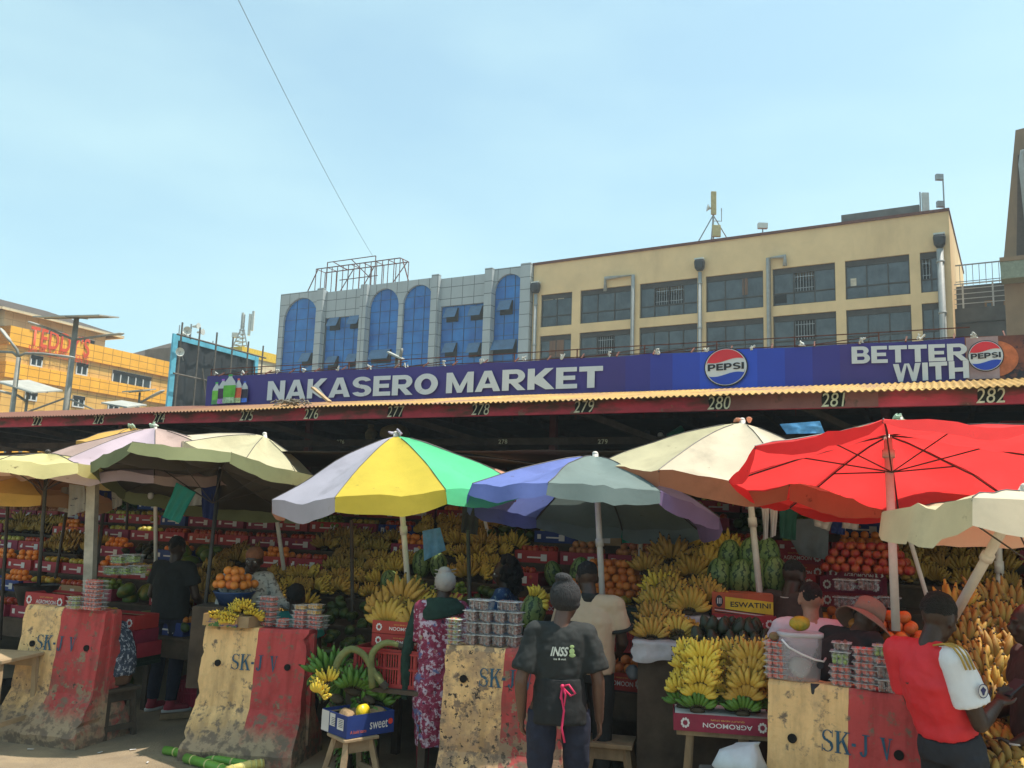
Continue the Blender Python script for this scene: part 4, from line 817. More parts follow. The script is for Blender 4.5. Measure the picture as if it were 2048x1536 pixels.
def barrier(lb, uvL, uvR, k, split=.47, tu=(.30, .72), tz=.80, holes=(.17, .84), txt='SK-J V', L=None, ts=.125, tx=None, H=1.1):
    A = PZ(*uvL, H); B = PZ(*uvR, H); d = (B-A); d.z = 0; Lg = L or d.length; d.normalize()
    rz = math.atan2(d.y, d.x); root = thing('concrete_barrier', lb, 'barrier', (A.x, A.y, 0), rz, 'cream and red concrete barriers')
    cy = .10                        # front top edge is y=0 ; centre plane y = cy
    prof = [(-.235, .0), (-.245, .09), (-.06, .40), (0, H-.03), (.02, H), (.18, H), (.20, H-.03), (.26, .40), (.445, .09), (.435, .0)]
    nx = 26; q = MB(); vs = []; fs = []
    xs = sorted(set([i/nx for i in range(nx+1)]+[split])); n = len(prof); sub = []
    for (a, b) in zip(prof, prof[1:]): 
        m_ = max(1, int(math.hypot(b[0]-a[0], b[1]-a[1])/.045)); sub += [(a[0]+(b[0]-a[0])*j/m_, a[1]+(b[1]-a[1])*j/m_) for j in range(m_)]
    sub.append(prof[-1]); n = len(sub)
    for xi, x in enumerate(xs):
        for y, z in sub:
            e = .03*max(0, 1-z/.4)      # toes flare a little at the ends
            X = x*Lg+(x-.5)*2*e
            rough = noise.noise_vector(Vector((x*7+k*5, y*7, z*7)))*.012+noise.noise_vector(Vector((x*25+k*5, y*25, z*25)))*.005
            edge = 1 if xi in (0, len(xs)-1) else .35
            chip = max(0, noise.noise(Vector((x*3+k, y*5, z*9)))-.25)*.10*edge if xi in (0, len(xs)-1) else 0
            rough *= (1.2 if z < .35 else .7)
            if z <= .001: rough.z = 0
            vs.append(Vector((X-chip*(1 if xi else -1), y, z))+rough)
    m_ = []
    for i in range(len(xs)-1):
        for j in range(n-1): fs.append((i*n+j, (i+1)*n+j, (i+1)*n+j+1, i*n+j+1)); m_.append(0 if xs[i] < split-1e-6 else 1)
    b = len(q.v); q.v = [tuple(v) for v in vs]; q.f = fs; q.m = m_
    # end caps as row strips between front and back profile halves
    last = (len(xs)-1)*n
    for off_, mi in ((0, 0), (last, 1)):
        for j in range(n//2): 
            q.f.append((off_+j, off_+j+1, off_+n-2-j, off_+n-1-j)); q.m.append(mi)
    bd = q.build('body', barrier_mats(k), root)
    def front(x, z):                  # y of the front face at height z
        return (-.06+.06*(z-.40)/.67) if z > .4 else -.06-.185*(.4-z)/.31
    for hx in holes:                  # dark plugs in the face; the holes' shade is their colour
        x = hx*Lg; z = tz-.02; q = MB(); q.tube([(x, front(x, z)-.012, z), (x, front(x, z)+.02, z)], [.027, .025], 14); q.build('lifting_hole', voidm, root)
    q = MB(); q.beam((Lg+.012, .07, .12), (Lg+.004, .09, H-.03), .035, .05); q.build('end_key', barrier_mats(k)[1], root, wobble=.006, wsc=15)
    if txt:
        x0, x1 = tu[0]*Lg, tu[1]*Lg; words = [('S', 0, .19, 0), ('K', .20, .42, -.0), ('-', .44, .50, .0), ('J', .55, .70, 0), ('V', .84, 1.0, 0)]
        for w_, a, b_, _ in words:
            zz = tz-ts/2; hh = ts if w_ != '-' else ts*.14; z0 = zz if w_ != '-' else zz+ts*.4
            # slab serif letters from outlines
            serif(w_, bluep, root, x0+(x1-x0)*a, x0+(x1-x0)*b_, z0, z0+hh, front)
    return root
SER = {'S': band(arcp(.5, .73, .42, .27, 30, 200, 10)+arcp(.5, .73, .42, .27, 200, 262, 4), arcp(.5, .745, .26, .215, 30, 200, 10)+arcp(.5, .76, .22, .20, 200, 262, 4))+[[(.10+.34, .46), (.44, .60), (.62, .52), (.60, .38)]]+band(arcp(.5, .27, .44, .27, -150, 0, 10)+arcp(.5, .27, .44, .27, 0, 80, 5), arcp(.5, .255, .28, .215, -150, 0, 10)+arcp(.5, .25, .20, .20, 0, 80, 5))+[rect(.06, 0, .13, .32), rect(.84, .68, .90, 1)],
 'K': [rect(.10, .02, .30, .98), rect(0, 0, .42, .05), rect(0, .95, .42, 1), [(.30, .38), (.30, .50), (.72, .96), (.84, .96)], [(.42, .58), (.58, .68), (.96, .04), (.74, .04)], rect(.60, .95, .98, 1), rect(.62, 0, 1.06, .05)],
 '-': [rect(0, 0, 1, 1)],
 'J': [rect(.45, .22, .72, .96), rect(.25, .95, .95, 1)]+band(arcp(.36, .24, .36, .24, -170, 0, 10), arcp(.36, .26, .10, .17, -170, 0, 10)),
 'V': [[(.06, .96), (.34, .96), (.62, .10), (.50, 0)], [(.48, 0), (.60, .0), (.90, .96), (.80, .96)], rect(-.04, .95, .42, 1), rect(.70, .95, 1.06, 1)]}
def serif(ch, mat, par, x0, x1, z0, z1, front):
    q = MB()
    for k, poly in enumerate(SER[ch]):
        q.add([(x0+(x1-x0)*x, front(0, z0+(z1-z0)*z)-.009-.0004*(k % 7), z0+(z1-z0)*z) for x, z in poly], [tuple(range(len(poly)))])
    q.build('stencil_letter', mat, par, fix=False)
barrier('leftmost barrier, heavily chipped, with strawberry punnets on its red half', (52, 1210), (187, 1220), 0, .47, tu=(.22, .70), L=.86)
barrier('barrier with clean cream paint, carrying a carton of yellow bananas, bamboo at its foot', (411, 1250), (617, 1262), 1, .52, tu=(.30, .74), H=1.035, tz=.76)
barrier('most weathered barrier, mostly bare concrete, behind the person in the dark tee shirt', (891, 1290), (1130, 1305), 2, .50, tu=(.30, .74), tz=.90)
barrier('closest barrier with large legible lettering and a plastic bucket on top', (1536, 1357), (1850, 1396), 3, .53, tu=(.36, .80), tz=.80, ts=.12)
# ================================================================ GOODS
CB = 6.6; SD, SR, Z0, NS = .50, .205, .74, 8      # tiers: first front line, depth, rise, first height, number
def HC(c, s, z): return N1*c+E1*s+Vector((0, 0, z))          # hall coordinates: c across the tiers, s along
def toHC(p): return N1.dot(p), E1.dot(p), p.z
def tier_at(u, v):                                            # tier surface point seen at a pixel -> (k, s, c)
    r = ray(u, v); o = Vector((0, 0, HCAM)); best = None
    for k in range(NS):
        c0 = CB+SD*k; z = Z0+SR*k; t = c0/N1.dot(r); p = o+r*t
        if p.z < z: return k, E1.dot(p), c0+.02
        t2 = (z-HCAM)/r.z if r.z < 0 else None
        if t2:
            p2 = o+r*t2; c2 = N1.dot(p2)
            if c0 <= c2 <= c0+SD: return k, E1.dot(p2), c2
    return None
def proj(p):
    q = CR.transposed() @ (Vector(p)-Vector((0, 0, HCAM))); return (1024+FPX*q.x/-q.z, 768-FPX*q.y/-q.z)
standm = M('dark_stall_timber', (.07, .05, .035), .9, .35, 4, .3)
# tiered stands, one per pair of stall numbers
edges_s = [-16, -13.0, -10.2, -7.4, -5.6, -2.9, -.5, 1.1, 3.4, 6.2]
names_ = ['far left', 'second from the left', 'third from the left', 'behind the person in black', 'behind the leaning seller', 'under the multicoloured umbrella', 'behind the blue umbrella', 'under the beige umbrella', 'at the right edge']
for i, (a, b) in enumerate(zip(edges_s, edges_s[1:])):
    st = thing('tiered_stand', 'dark timber tiered fruit stand %s' % names_[i] if i > 2 else 'dark timber tiered fruit stand, %s' % names_[i], 'stand', HC(CB, a+.05, 0), -TH, 'tiered fruit stands'); w_ = b-a-.12
    for k in range(NS): MB().box(0, SD*k, Z0+SR*k-.03, w_, SD*(k+1)-.004, Z0+SR*k).build('shelf', standm, st)
    q = MB()
    for k in range(NS): q.box(0, SD*k+.02, max(Z0+SR*(k-1), Z0-.25)+.002, w_, SD*k+.035, Z0+SR*k-.031)
    q.box(0, SD*NS+.01, .1, w_, SD*NS+.03, Z0+SR*(NS-1)+.3); q.build('riser', standm, st)
    x = .1
    while x < w_:
        MB().box(x-.03, .05, 0, x+.03, .11, Z0-.26).build('leg', standm, st); MB().box(x-.03, SD*NS-.2, 0, x+.03, SD*NS-.14, Z0+SR*(NS-2)-.1).build('leg', standm, st); x += (w_-.2)/2
# ---- fruit prototypes (meshes), placed later by kind
def mesh_of(fn, mats, nm, smooth=True, **k):
    q = MB(); fn(q); o = q.build(nm, mats, None, smooth, **k); me = o.data; bpy.data.objects.remove(o); return me
def F(nm, c, rough=.45, col2=None, **k): return M(nm, c, rough, k.pop('var', .12), k.pop('sc', 9), k.pop('bump', .08), rnd=k.pop('rnd', .14), col2=col2, **k)
orangem = F('orange_peel', (.60, .17, .03), .42, bump=.12, bsc=110); applem = F('red_apple_skin', (.30, .018, .015), .28, (.52, .20, .04), thr=(.45, .8), sc=14)
paleapple = F('pale_apple_skin', (.38, .36, .07), .32, (.45, .16, .05), thr=(.5, .8), sc=14); mangom = F('mango_skin', (.56, .30, .035), .4, (.20, .24, .03), sc=11)
limem = F('green_fruit_skin', (.10, .16, .022), .4, (.20, .26, .05)); avom = F('avocado_skin', (.022, .042, .012), .42, (.055, .10, .02), bump=.3)
darkavo = F('dark_avocado_skin', (.016, .018, .012), .4, (.03, .04, .016), bump=.3); papm = F('papaya_skin', (.07, .12, .02), .45, (.36, .22, .03), sc=4, thr=(.5, .7))
onionm = F('netted_onion', (.32, .11, .05), .5, (.45, .20, .07), sc=20); wmelon = F('watermelon_skin', (.10, .16, .045), .38, (.16, .22, .07), sc=20)
def stripes(n, l):
    t = n.new('ShaderNodeTexCoord'); sp = n.new('ShaderNodeSeparateXYZ'); l.new(t.outputs['Object'], sp.inputs[0]); at = n.new('ShaderNodeMath'); at.operation = 'ARCTAN2'; l.new(sp.outputs['X'], at.inputs[0]); l.new(sp.outputs['Y'], at.inputs[1])
    nz_ = n.new('ShaderNodeTexNoise'); nz_.inputs['Scale'].default_value = 26; nz_.inputs['Detail'].default_value = 4; l.new(t.outputs['Object'], nz_.inputs['Vector'])
    m1 = n.new('ShaderNodeMath'); m1.operation = 'MULTIPLY_ADD'; m1.inputs[1].default_value = 1.3; l.new(nz_.outputs['Fac'], m1.inputs[0]); l.new(at.outputs[0], m1.inputs[2])
    m2 = n.new('ShaderNodeMath'); m2.operation = 'MULTIPLY'; m2.inputs[1].default_value = 9; l.new(m1.outputs[0], m2.inputs[0]); s_ = n.new('ShaderNodeMath'); s_.operation = 'SINE'; l.new(m2.outputs[0], s_.inputs[0])
    mr = n.new('ShaderNodeMapRange'); mr.inputs['From Min'].default_value = .35; mr.inputs['From Max'].default_value = .75; l.new(s_.outputs[0], mr.inputs['Value']); return mr.outputs[0]
over(wmelon, stripes, (.018, .045, .014))
bananam = F('ripe_banana_skin', (.38, .225, .035), .62, (.52, .32, .055), sc=6, rnd=.20, bump=.1); over(bananam, f_noise(38, .62, .68), (.10, .055, .02)); over(bananam, f_noise(9, .6, .8), (.44, .27, .05))
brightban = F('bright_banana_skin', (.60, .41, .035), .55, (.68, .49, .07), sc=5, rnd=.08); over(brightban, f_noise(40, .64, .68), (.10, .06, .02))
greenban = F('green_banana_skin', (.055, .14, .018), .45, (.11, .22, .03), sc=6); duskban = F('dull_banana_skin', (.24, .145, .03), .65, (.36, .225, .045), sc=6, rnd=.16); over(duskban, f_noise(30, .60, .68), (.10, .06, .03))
crownm = F('banana_crown', (.055, .04, .022), .8)
def sphere(r, sq=1, n=16, m=10): return lambda q: q.ell((0, 0, r*sq), (r, r, r*sq), n, m)
def apple(q, r=.038):
    pr = [(0, .10), (.35, .02), (.75, .12), (1, .55), (1.0, .9), (.82, 1.35), (.5, 1.6), (.2, 1.58), (0, 1.42)]
    q.loft([(0, 0, z*r*1.12, max(x*r, .0008), max(x*r, .0008)) for x, z in pr], 14); q.mi = 1; q.tube([(0, 0, 1.4*r), (.003, 0, 1.9*r)], .0018, 5)
def hand(q, n=11, L=.175, r=.0175, rows=2, spread=75, seed=0, curl=.5):
    rr = random.Random(seed)
    for row in range(rows):
        m = n-row*2
        for i in range(m):
            a = R(-spread+2*spread*(i+.5)/m+rr.uniform(-6, 6)); Lf = L*(1-.12*row)*(.84+.16*math.cos(a))*rr.uniform(.86, 1.08); off = -row*.030
            base = Vector((.035*math.sin(a)*1.2, off+.012, .022+.01*math.cos(a)))
            d = Vector((math.sin(a), 0, math.cos(a))); out = Vector((0, -1, 0)); pts = []; rad = []
            for j in range(8):
                t = j/7; b = curl*Lf*.55
                p = base+d*(Lf*t)+out*(b*(math.sin(math.pi*t*.80))*(.75+.35*row))-Vector((math.sin(a)*.12*Lf*t*t, 0, -.0*t)); pts.append(p)
                rad.append(r*(.38, .62, .95, 1.06, 1.05, .92, .55, .22)[j])
            q.mi = 0; q.tube(pts[:], rad, 7)
            q.mi = 1; dl = (pts[-1]-pts[-2]).normalized(); q.tube([pts[-1]-dl*.006, pts[-1]+dl*.006], [r*.42, r*.22], 5); q.tube([pts[0], pts[1]], [r*.42, r*.66], 6)
    q.mi = 1; q.ell((0, -.006, .008), (.048, .026, .022), 10, 6)
HANDS = [dict(n=11, seed=1), dict(n=13, seed=2, spread=84, L=.16), dict(n=9, seed=3, spread=62, L=.19), dict(n=12, seed=4, rows=3, spread=78, curl=.7), dict(n=8, seed=5, spread=50, L=.18, curl=.3), dict(n=10, seed=6, spread=95, L=.15, curl=.9)]
def hands(mat, nm, sc=1, which=range(6)): return [mesh_of(lambda q: hand(q, **{**HANDS[i], 'L': HANDS[i].get('L', .175)*sc, 'r': .0175*sc}), [mat, crownm], nm) for i in which]
ME = {'orange': [mesh_of(sphere(.040, .96), orangem, 'orange')], 'apple': [mesh_of(apple, [applem, crownm], 'apple')], 'paleapple': [mesh_of(apple, [paleapple, crownm], 'pale_apple')],
      'mango': [mesh_of(lambda q: q.ell((0, 0, .035), (.036, .052, .035), 12, 8), mangom, 'mango')], 'lime': [mesh_of(sphere(.034, 1.0), limem, 'green_orange')],
      'avocado': [mesh_of(lambda q: q.loft([(0, 0, 0, .006, .006), (0, 0, .008, .034, .034), (0, 0, .04, .050, .050), (0, 0, .075, .042, .042), (0, 0, .11, .024, .024), (0, 0, .125, .005, .005)], 12), avom, 'avocado')],
      'darkavo': [mesh_of(lambda q: q.loft([(0, 0, 0, .006, .006), (0, 0, .008, .034, .034), (0, 0, .04, .048, .048), (0, 0, .075, .040, .040), (0, 0, .11, .024, .024), (0, 0, .125, .005, .005)], 12), darkavo, 'dark_avocado')],
      'papaya': [mesh_of(lambda q: q.loft([(0, 0, 0, .01, .01), (0, 0, .02, .05, .05), (0, 0, .09, .082, .082), (0, 0, .17, .075, .075), (0, 0, .24, .04, .04), (0, 0, .26, .008, .008)], 14), papm, 'papaya')],
      'watermelon': [mesh_of(lambda q: q.ell((0, 0, .15), (.105, .105, .155), 20, 14), wmelon, 'watermelon')], 'onion': [mesh_of(sphere(.040, .95), onionm, 'onion')],
      'banana': hands(bananam, 'banana_hand'), 'dullbanana': hands(duskban, 'banana_hand'), 'brightbanana': hands(brightban, 'banana_hand', .92), 'greenbanana': hands(greenban, 'green_banana_hand', .8), 'bigbanana': hands(bananam, 'banana_hand', 1.25)}
KN = {'orange': 'orange', 'apple': 'apple', 'paleapple': 'apple', 'mango': 'mango', 'lime': 'green_orange', 'avocado': 'avocado', 'darkavo': 'avocado', 'papaya': 'papaya', 'watermelon': 'watermelon', 'onion': 'onion',
      'banana': 'banana_hand', 'dullbanana': 'banana_hand', 'brightbanana': 'banana_hand', 'greenbanana': 'banana_hand', 'bigbanana': 'banana_hand'}
REG = {}
def fruit(kind, loc, rot=(0, 0, 0), where='', sc=1.0, me=None):
    REG.setdefault(KN[kind], []).append((Vector(loc).length/sc, kind, Vector(loc), rot, where, sc, me if me is not None else random.randrange(len(ME[kind]))))
DESC = {'orange': 'round orange', 'apple': 'red apple', 'paleapple': 'pale yellow apple', 'mango': 'yellow mango', 'lime': 'small green fruit', 'avocado': 'green avocado', 'darkavo': 'dark avocado', 'papaya': 'papaya', 'watermelon': 'striped watermelon',
        'onion': 'reddish netted fruit', 'banana': 'ripe banana hand', 'dullbanana': 'dull yellow banana hand', 'brightbanana': 'bright yellow banana hand', 'greenbanana': 'green banana hand', 'bigbanana': 'large ripe banana hand'}
def flush_fruit():
    for kn, L_ in REG.items():
        L_.sort(key=lambda x: x[0]); rest = L_[290:]
        for d_, kind, loc, rot, where, sc, mi in L_[:290]:
            o = link(bpy.data.objects.new(kn, ME[kind][mi])); o.location = loc; o.rotation_euler = rot; o.scale = (sc,)*3
            lb = DESC[kind]+' '+where; tag(o, lb, 'bananas' if 'banana' in kind else kn.replace('_', ' '), lb)
        if rest:
            q = MB(); ms = []
            for d_, kind, loc, rot, where, sc, mi in rest:
                me = ME[kind][mi]; Mx = Matrix.Translation(loc) @ Euler(rot).to_matrix().to_4x4() @ Matrix.Scale(sc, 4)
                b = len(q.v); q.v += [tuple(Mx @ v.co) for v in me.vertices]; q.f += [tuple(b+i for i in p.vertices) for p in me.polygons]
                ix = []
                for mm in me.materials:
                    if mm not in ms: ms.append(mm)
                    ix.append(ms.index(mm))
                q.m += [ix[p.material_index] for p in me.polygons]
            o = q.build(kn+'_heaps', ms, None, True, fix=False); tag(o, 'distant heaps of %s on the dark upper tiers' % kn.replace('_', ' '), kn.replace('_', ' ')+'s', kind='stuff')
# ---- cardboard cartons
redbox = M('red_printed_card', (.27, .020, .035), .6, .15, 5, .08, rnd=.3); inbox = M('brown_card', (.30, .20, .11), .85, .12, 8, .05); whitein = M('white_card', (.55, .52, .50), .8, .06, 8, 0); print_w = M('white_print', (.62, .58, .56), .7, .1, 9, 0); print_y = M('gold_print', (.60, .38, .08), .7)
navybox = M('blue_printed_card', (.015, .035, .16), .6, .15, 5, .05)
def carton(name, label, W_=.50, D_=.32, H_=.13, mat=redbox, inner=inbox, brand='AGROMOON', flip=False, sub='QUALITY NEVER STOPS', sticker=True, detail=True):
    t = thing(name, label, 'box'); q = MB(); w = .006
    q.box(0, 0, 0, W_, w, H_); q.box(0, D_-w, 0, W_, D_, H_); q.box(0, w, 0, w, D_-w, H_); q.box(W_-w, w, 0, W_, D_-w, H_); q.mi = 1; q.box(w, w, .002, W_-w, D_-w, .01)
    q.box(w, w, H_-.028, W_-w, w+.03, H_-.024); q.box(w, D_-w-.03, H_-.028, W_-w, D_-w, H_-.024)
    bd = q.build('tray', [mat, inner], t, wobble=.004, wsc=8)
    if brand:
        if detail:
            fit_text(brand, 'printed_name', print_w, bd, W_*.30, W_*.80, H_*.28, H_*.55, -.003, off=.01, flip=flip)
            fit_text(sub, 'printed_line', print_y, bd, W_*.38, W_*.72, H_*.68, H_*.78, -.003, off=0, flip=flip)
            for cx in (.12, .90):
                q = MB(); rr = random.Random(int(cx*100))
                for k in range(9): a = k*.7; q.add([(W_*cx+H_*.20*math.cos(a)+H_*.07*math.cos(b_), -.003-.0003*k, H_*.48+H_*.22*math.sin(a)+H_*.09*math.sin(b_)) for b_ in [2*math.pi*j/7 for j in range(7)]], [tuple(range(7))])
                q.build('printed_fruit_motif', print_w, bd, fix=False)
        else: 
            q = MB(); q.box(W_*.30, -.004, H_*.38, W_*.74, -.002, H_*.50); q.box(W_*.08, -.004, H_*.3, W_*.17, -.002, H_*.7); q.build('printed_band', print_w, bd)
    if sticker: MB().box(W_*.62, -.0062, H_*.18, W_*.76, -.0042, H_*.72).build('sticker', whitein, bd)
    return t
def place(t, loc, rz=-TH, **k): return put(t, loc, rz, **k)
protos = {'near': Proto(carton('fruit_carton', 'red printed carton', detail=True, sticker=False)), 'far': Proto(carton('fruit_carton', 'red printed carton', detail=False)), 'flip': Proto(carton('fruit_carton', 'red printed carton', flip=True, sticker=False)),
          'kraft': Proto(carton('fruit_carton', 'plain brown carton', mat=inbox, brand=None)), 'navy': Proto(carton('fruit_carton', 'blue printed carton', mat=navybox, detail=False))}
# ---- which fruit lies where on the tiers (rectangles of the photograph)
REGN = [(0, 1000, 110, 1030, 'onion', 'high at the far left end'), (110, 1000, 175, 1052, 'orange', 'high beside the timber post'), (0, 1030, 110, 1052, 'dullbanana', 'at the far left end'), (110, 1050, 180, 1100, 'dullbanana', 'beside the grey timber post'), (40, 1050, 175, 1092, 'apple', 'in rows left of the timber post'), (0, 1090, 42, 1160, 'orange', 'at the left picture edge'), (40, 1112, 118, 1160, 'mango', 'heaped left of the timber post'),
 (0, 1150, 60, 1210, 'orange', 'low at the left picture edge'), (140, 1080, 240, 1118, 'orange', 'beside the timber post'), (225, 1020, 290, 1078, 'paleapple', 'behind the timber post'), (172, 1112, 222, 1170, 'orange', 'low beside the timber post'), (222, 1078, 290, 1112, 'darkavo', 'left of the person in black'),
 (285, 1066, 376, 1104, 'orange', 'above the head of the person in black'), (330, 1035, 440, 1070, 'apple', 'behind the teal bag'), (400, 1010, 440, 1040, 'apple', 'high behind the teal bag'), (438, 985, 545, 1050, 'lime', 'in the tall green heap'), (110, 1165, 170, 1205, 'apple', 'above the leftmost barrier'),
 (222, 1160, 300, 1250, 'papaya', 'left of the person in black'), (368, 1088, 425, 1130, 'papaya', 'right of the person in black'), (340, 1120, 415, 1190, 'dullbanana', 'right of the person in black'), (180, 1120, 300, 1165, 'mango', 'in front of the green packs'),
 (545, 1070, 650, 1132, 'apple', 'in packed rows behind the pale pole'), (610, 1040, 675, 1072, 'lime', 'in rows above the red apples'), (428, 1180, 505, 1225, 'mango', 'behind the banana carton'), (430, 1070, 540, 1110, 'dullbanana', 'behind the seller in the brown cap'), (430, 1040, 620, 1070, 'apple', 'high behind the seller in the brown cap'),
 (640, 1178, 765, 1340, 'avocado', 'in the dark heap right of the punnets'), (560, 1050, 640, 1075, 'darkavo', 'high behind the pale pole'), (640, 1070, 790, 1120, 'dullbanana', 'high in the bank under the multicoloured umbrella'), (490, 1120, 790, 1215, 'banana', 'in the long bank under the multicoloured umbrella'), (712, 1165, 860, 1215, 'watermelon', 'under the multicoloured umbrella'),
 (790, 1085, 880, 1165, 'watermelon', 'left of the grey headwrap'), (860, 1040, 1012, 1135, 'banana', 'hung up between the two umbrellas'), (870, 1135, 960, 1210, 'lime', 'beside the grey headwrap'), (1040, 1120, 1135, 1190, 'watermelon', 'left of the dark beanie'), (1160, 1060, 1275, 1112, 'onion', 'in the net above the oranges'),
 (1150, 1100, 1275, 1200, None, ''), (1265, 1075, 1432, 1180, 'bigbanana', 'on the upper steps under the beige umbrella'), (1265, 1170, 1425, 1330, None, ''), (1420, 1105, 1562, 1190, None, ''), (1398, 1190, 1540, 1330, 'darkavo', 'in the black heap left of the closest barrier'),
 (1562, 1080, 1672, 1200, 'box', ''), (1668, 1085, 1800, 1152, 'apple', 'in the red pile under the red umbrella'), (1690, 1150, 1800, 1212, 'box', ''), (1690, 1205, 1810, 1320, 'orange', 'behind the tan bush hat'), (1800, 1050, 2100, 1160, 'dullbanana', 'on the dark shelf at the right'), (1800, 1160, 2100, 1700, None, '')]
def region(u, v):
    for x0, y0, x1, y1, k, w_ in REGN:
        if x0 <= u < x1 and y0 <= v < y1: return (k, w_)
    return 0
rr = random.Random(11); nb = 0
for k in range(NS):
    s = -15.8; slot = 0
    while s < 6.0:
        cc = CB+SD*k+.06; z = Z0+SR*k; u, v = proj(HC(cc, s+.25, z+.16)); reg = region(u, v)
        if not (-80 < u < 2130): s += .53; continue
        if reg == 0: kd = rr.choice(['box', 'lime', 'apple', 'orange', 'darkavo', 'paleapple', 'mango', 'onion', 'apple', 'orange', 'avocado']) ; w_ = 'on the shaded tiers'
        else: kd, w_ = reg
        if kd is None: s += .53; continue
        w_ = w_+', %s tier up' % ['lowest', 'second', 'third', 'fourth', 'fifth', 'sixth', 'seventh', 'topmost'][k]
        p = HC(cc, s, z+.001); jz = -TH+rr.uniform(-.10, .10)
        near = p.length < 9
        if 'banana' in kd:
            for q_ in range(3 if kd != 'bigbanana' else 2):
                for lay in range(2):
                    fruit(kd, HC(cc+.05+.17*lay, s+.06+q_*(.17 if kd != 'bigbanana' else .24)+rr.uniform(-.02, .02), z+.01+.10*lay), (rr.uniform(-.35, .05), rr.uniform(-.25, .25), -TH+rr.uniform(-.9, .9)), w_, rr.uniform(.82, 1.15))
        elif kd == 'watermelon':
            for q_ in range(2): fruit(kd, HC(cc+.12, s+.13+q_*.24, z+(.0)), (rr.uniform(-.3, .3), rr.uniform(-.3, .3), rr.uniform(0, 6)), w_, rr.uniform(.85, 1.05))
        elif kd in ('avocado', 'darkavo', 'papaya'):
            n_ = 13 if kd != 'papaya' else 5; r_ = .07 if kd != 'papaya' else .15
            for q_ in range(n_):
                row = q_ % 3 if kd != 'papaya' else q_ % 2
                fruit(kd, HC(cc+.02+row*.10+rr.uniform(-.02, .02), s+.03+(q_//(3 if kd != 'papaya' else 2))*(.105 if kd != 'papaya' else .18)+rr.uniform(-.02, .02), z+.02+row*.06+(.05 if q_ % 4 == 0 else 0)), (rr.uniform(-1.8, -.9), rr.uniform(-.5, .5), rr.uniform(0, 6)), w_, rr.uniform(.85, 1.1))
        else:
            st = 2 if (kd == 'box' and rr.random() < .3) else 1
            for b_ in range(st):
                pr_ = protos['kraft' if rr.random() < .08 else 'navy' if rr.random() < .06 else 'near' if near else 'far']
                o = place(pr_.get(), p+Vector((0, 0, .131*b_)), jz); lb = {'kraft': 'plain brown carton'}.get('', 'printed fruit carton')
                lb = ('red printed carton of %s %s' % ({'box': 'stock', 'lime': 'green fruit', 'paleapple': 'pale apples', 'orange': 'oranges', 'apple': 'apples', 'mango': 'mangoes', 'onion': 'netted fruit'}[kd], w_ if w_ else 'among the shaded tiers'))
                if pr_ is protos['kraft']: lb = lb.replace('red printed', 'plain brown')
                if pr_ is protos['navy']: lb = lb.replace('red printed', 'dark blue')
                tag(o, lb, 'box', lb); nb += 1
            if kd != 'box':
                r_ = {'orange': .040, 'apple': .038, 'paleapple': .038, 'mango': .045, 'lime': .035, 'onion': .04}[kd]; zt_ = z+.095
                nx_ = int(.48/(2*r_)); ny_ = int(.30/(2*r_))
                for lay in range(3 if kd in ('orange', 'onion', 'lime') else 2):
                    for i in range(nx_-lay):
                        for j in range(ny_-lay):
                            fruit(kd, HC(cc+.01+(j+.5+lay*.5)*2*r_+rr.uniform(-.004, .004), s+.01+(i+.5+lay*.5)*2*r_+rr.uniform(-.004, .004), zt_-r_+lay*r_*1.5), (rr.uniform(-.5, .5), rr.uniform(-.5, .5), rr.uniform(0, 6)), w_, rr.uniform(.92, 1.05))
        s += .53
print('cartons', nb)
# ---- hand placed goods (explicit piles)
def heap(kind, c, nx, ny, nl, r, where, rz=-TH, jit=.004, sc=1):
    e = Vector((math.cos(rz), math.sin(rz), 0)); f_ = Vector((-math.sin(rz), math.cos(rz), 0))
    for l_ in range(nl):
        for i in range(nx-l_):
            for j in range(ny-l_):
                p = Vector(c)+e*((i-(nx-l_-1)/2)*2*r)+f_*((j-(ny-l_-1)/2)*2*r)+Vector((rr.uniform(-jit, jit), rr.uniform(-jit, jit), l_*r*1.45))
                fruit(kind, p, (rr.uniform(-.4, .4), rr.uniform(-.4, .4), rr.uniform(0, 6)), where+', %s layer' % ['bottom', 'second', 'third', 'fourth', 'fifth'][l_], sc*rr.uniform(.93, 1.06))
heap('orange', P(1222, 1190, 7.9), 9, 6, 5, .041, 'in the tall pile behind the beige polo shirt', jit=.008)
heap('orange', P(468, 1176, 8.2), 4, 4, 3, .040, 'in the blue basin behind the banana carton')
heap('orange', P(1765, 1300, 6.0), 7, 5, 4, .043, 'heaped behind the tan bush hat')
heap('mango', P(1228, 1222, 7.6), 4, 3, 2, .042, 'in the dark crate right of the beige polo shirt')
baskm = M('blue_basin_plastic', (.02, .05, .14), .4); b_ = thing('basin', 'round blue plastic basin holding oranges behind the banana carton', 'basin', P(468, 1192, 8.2)-Vector((0, 0, .03)))
MB().loft([(0, 0, -.05, .12, .12), (0, 0, .06, .18, .18), (0, 0, .075, .19, .19), (0, 0, .07, .178, .178), (0, 0, -.03, .11, .11)], 24).build('bowl', baskm, b_, True)
MB().box(-.3, -.2, -.75, .3, .2, -.052).build('support_box', standm, b_)
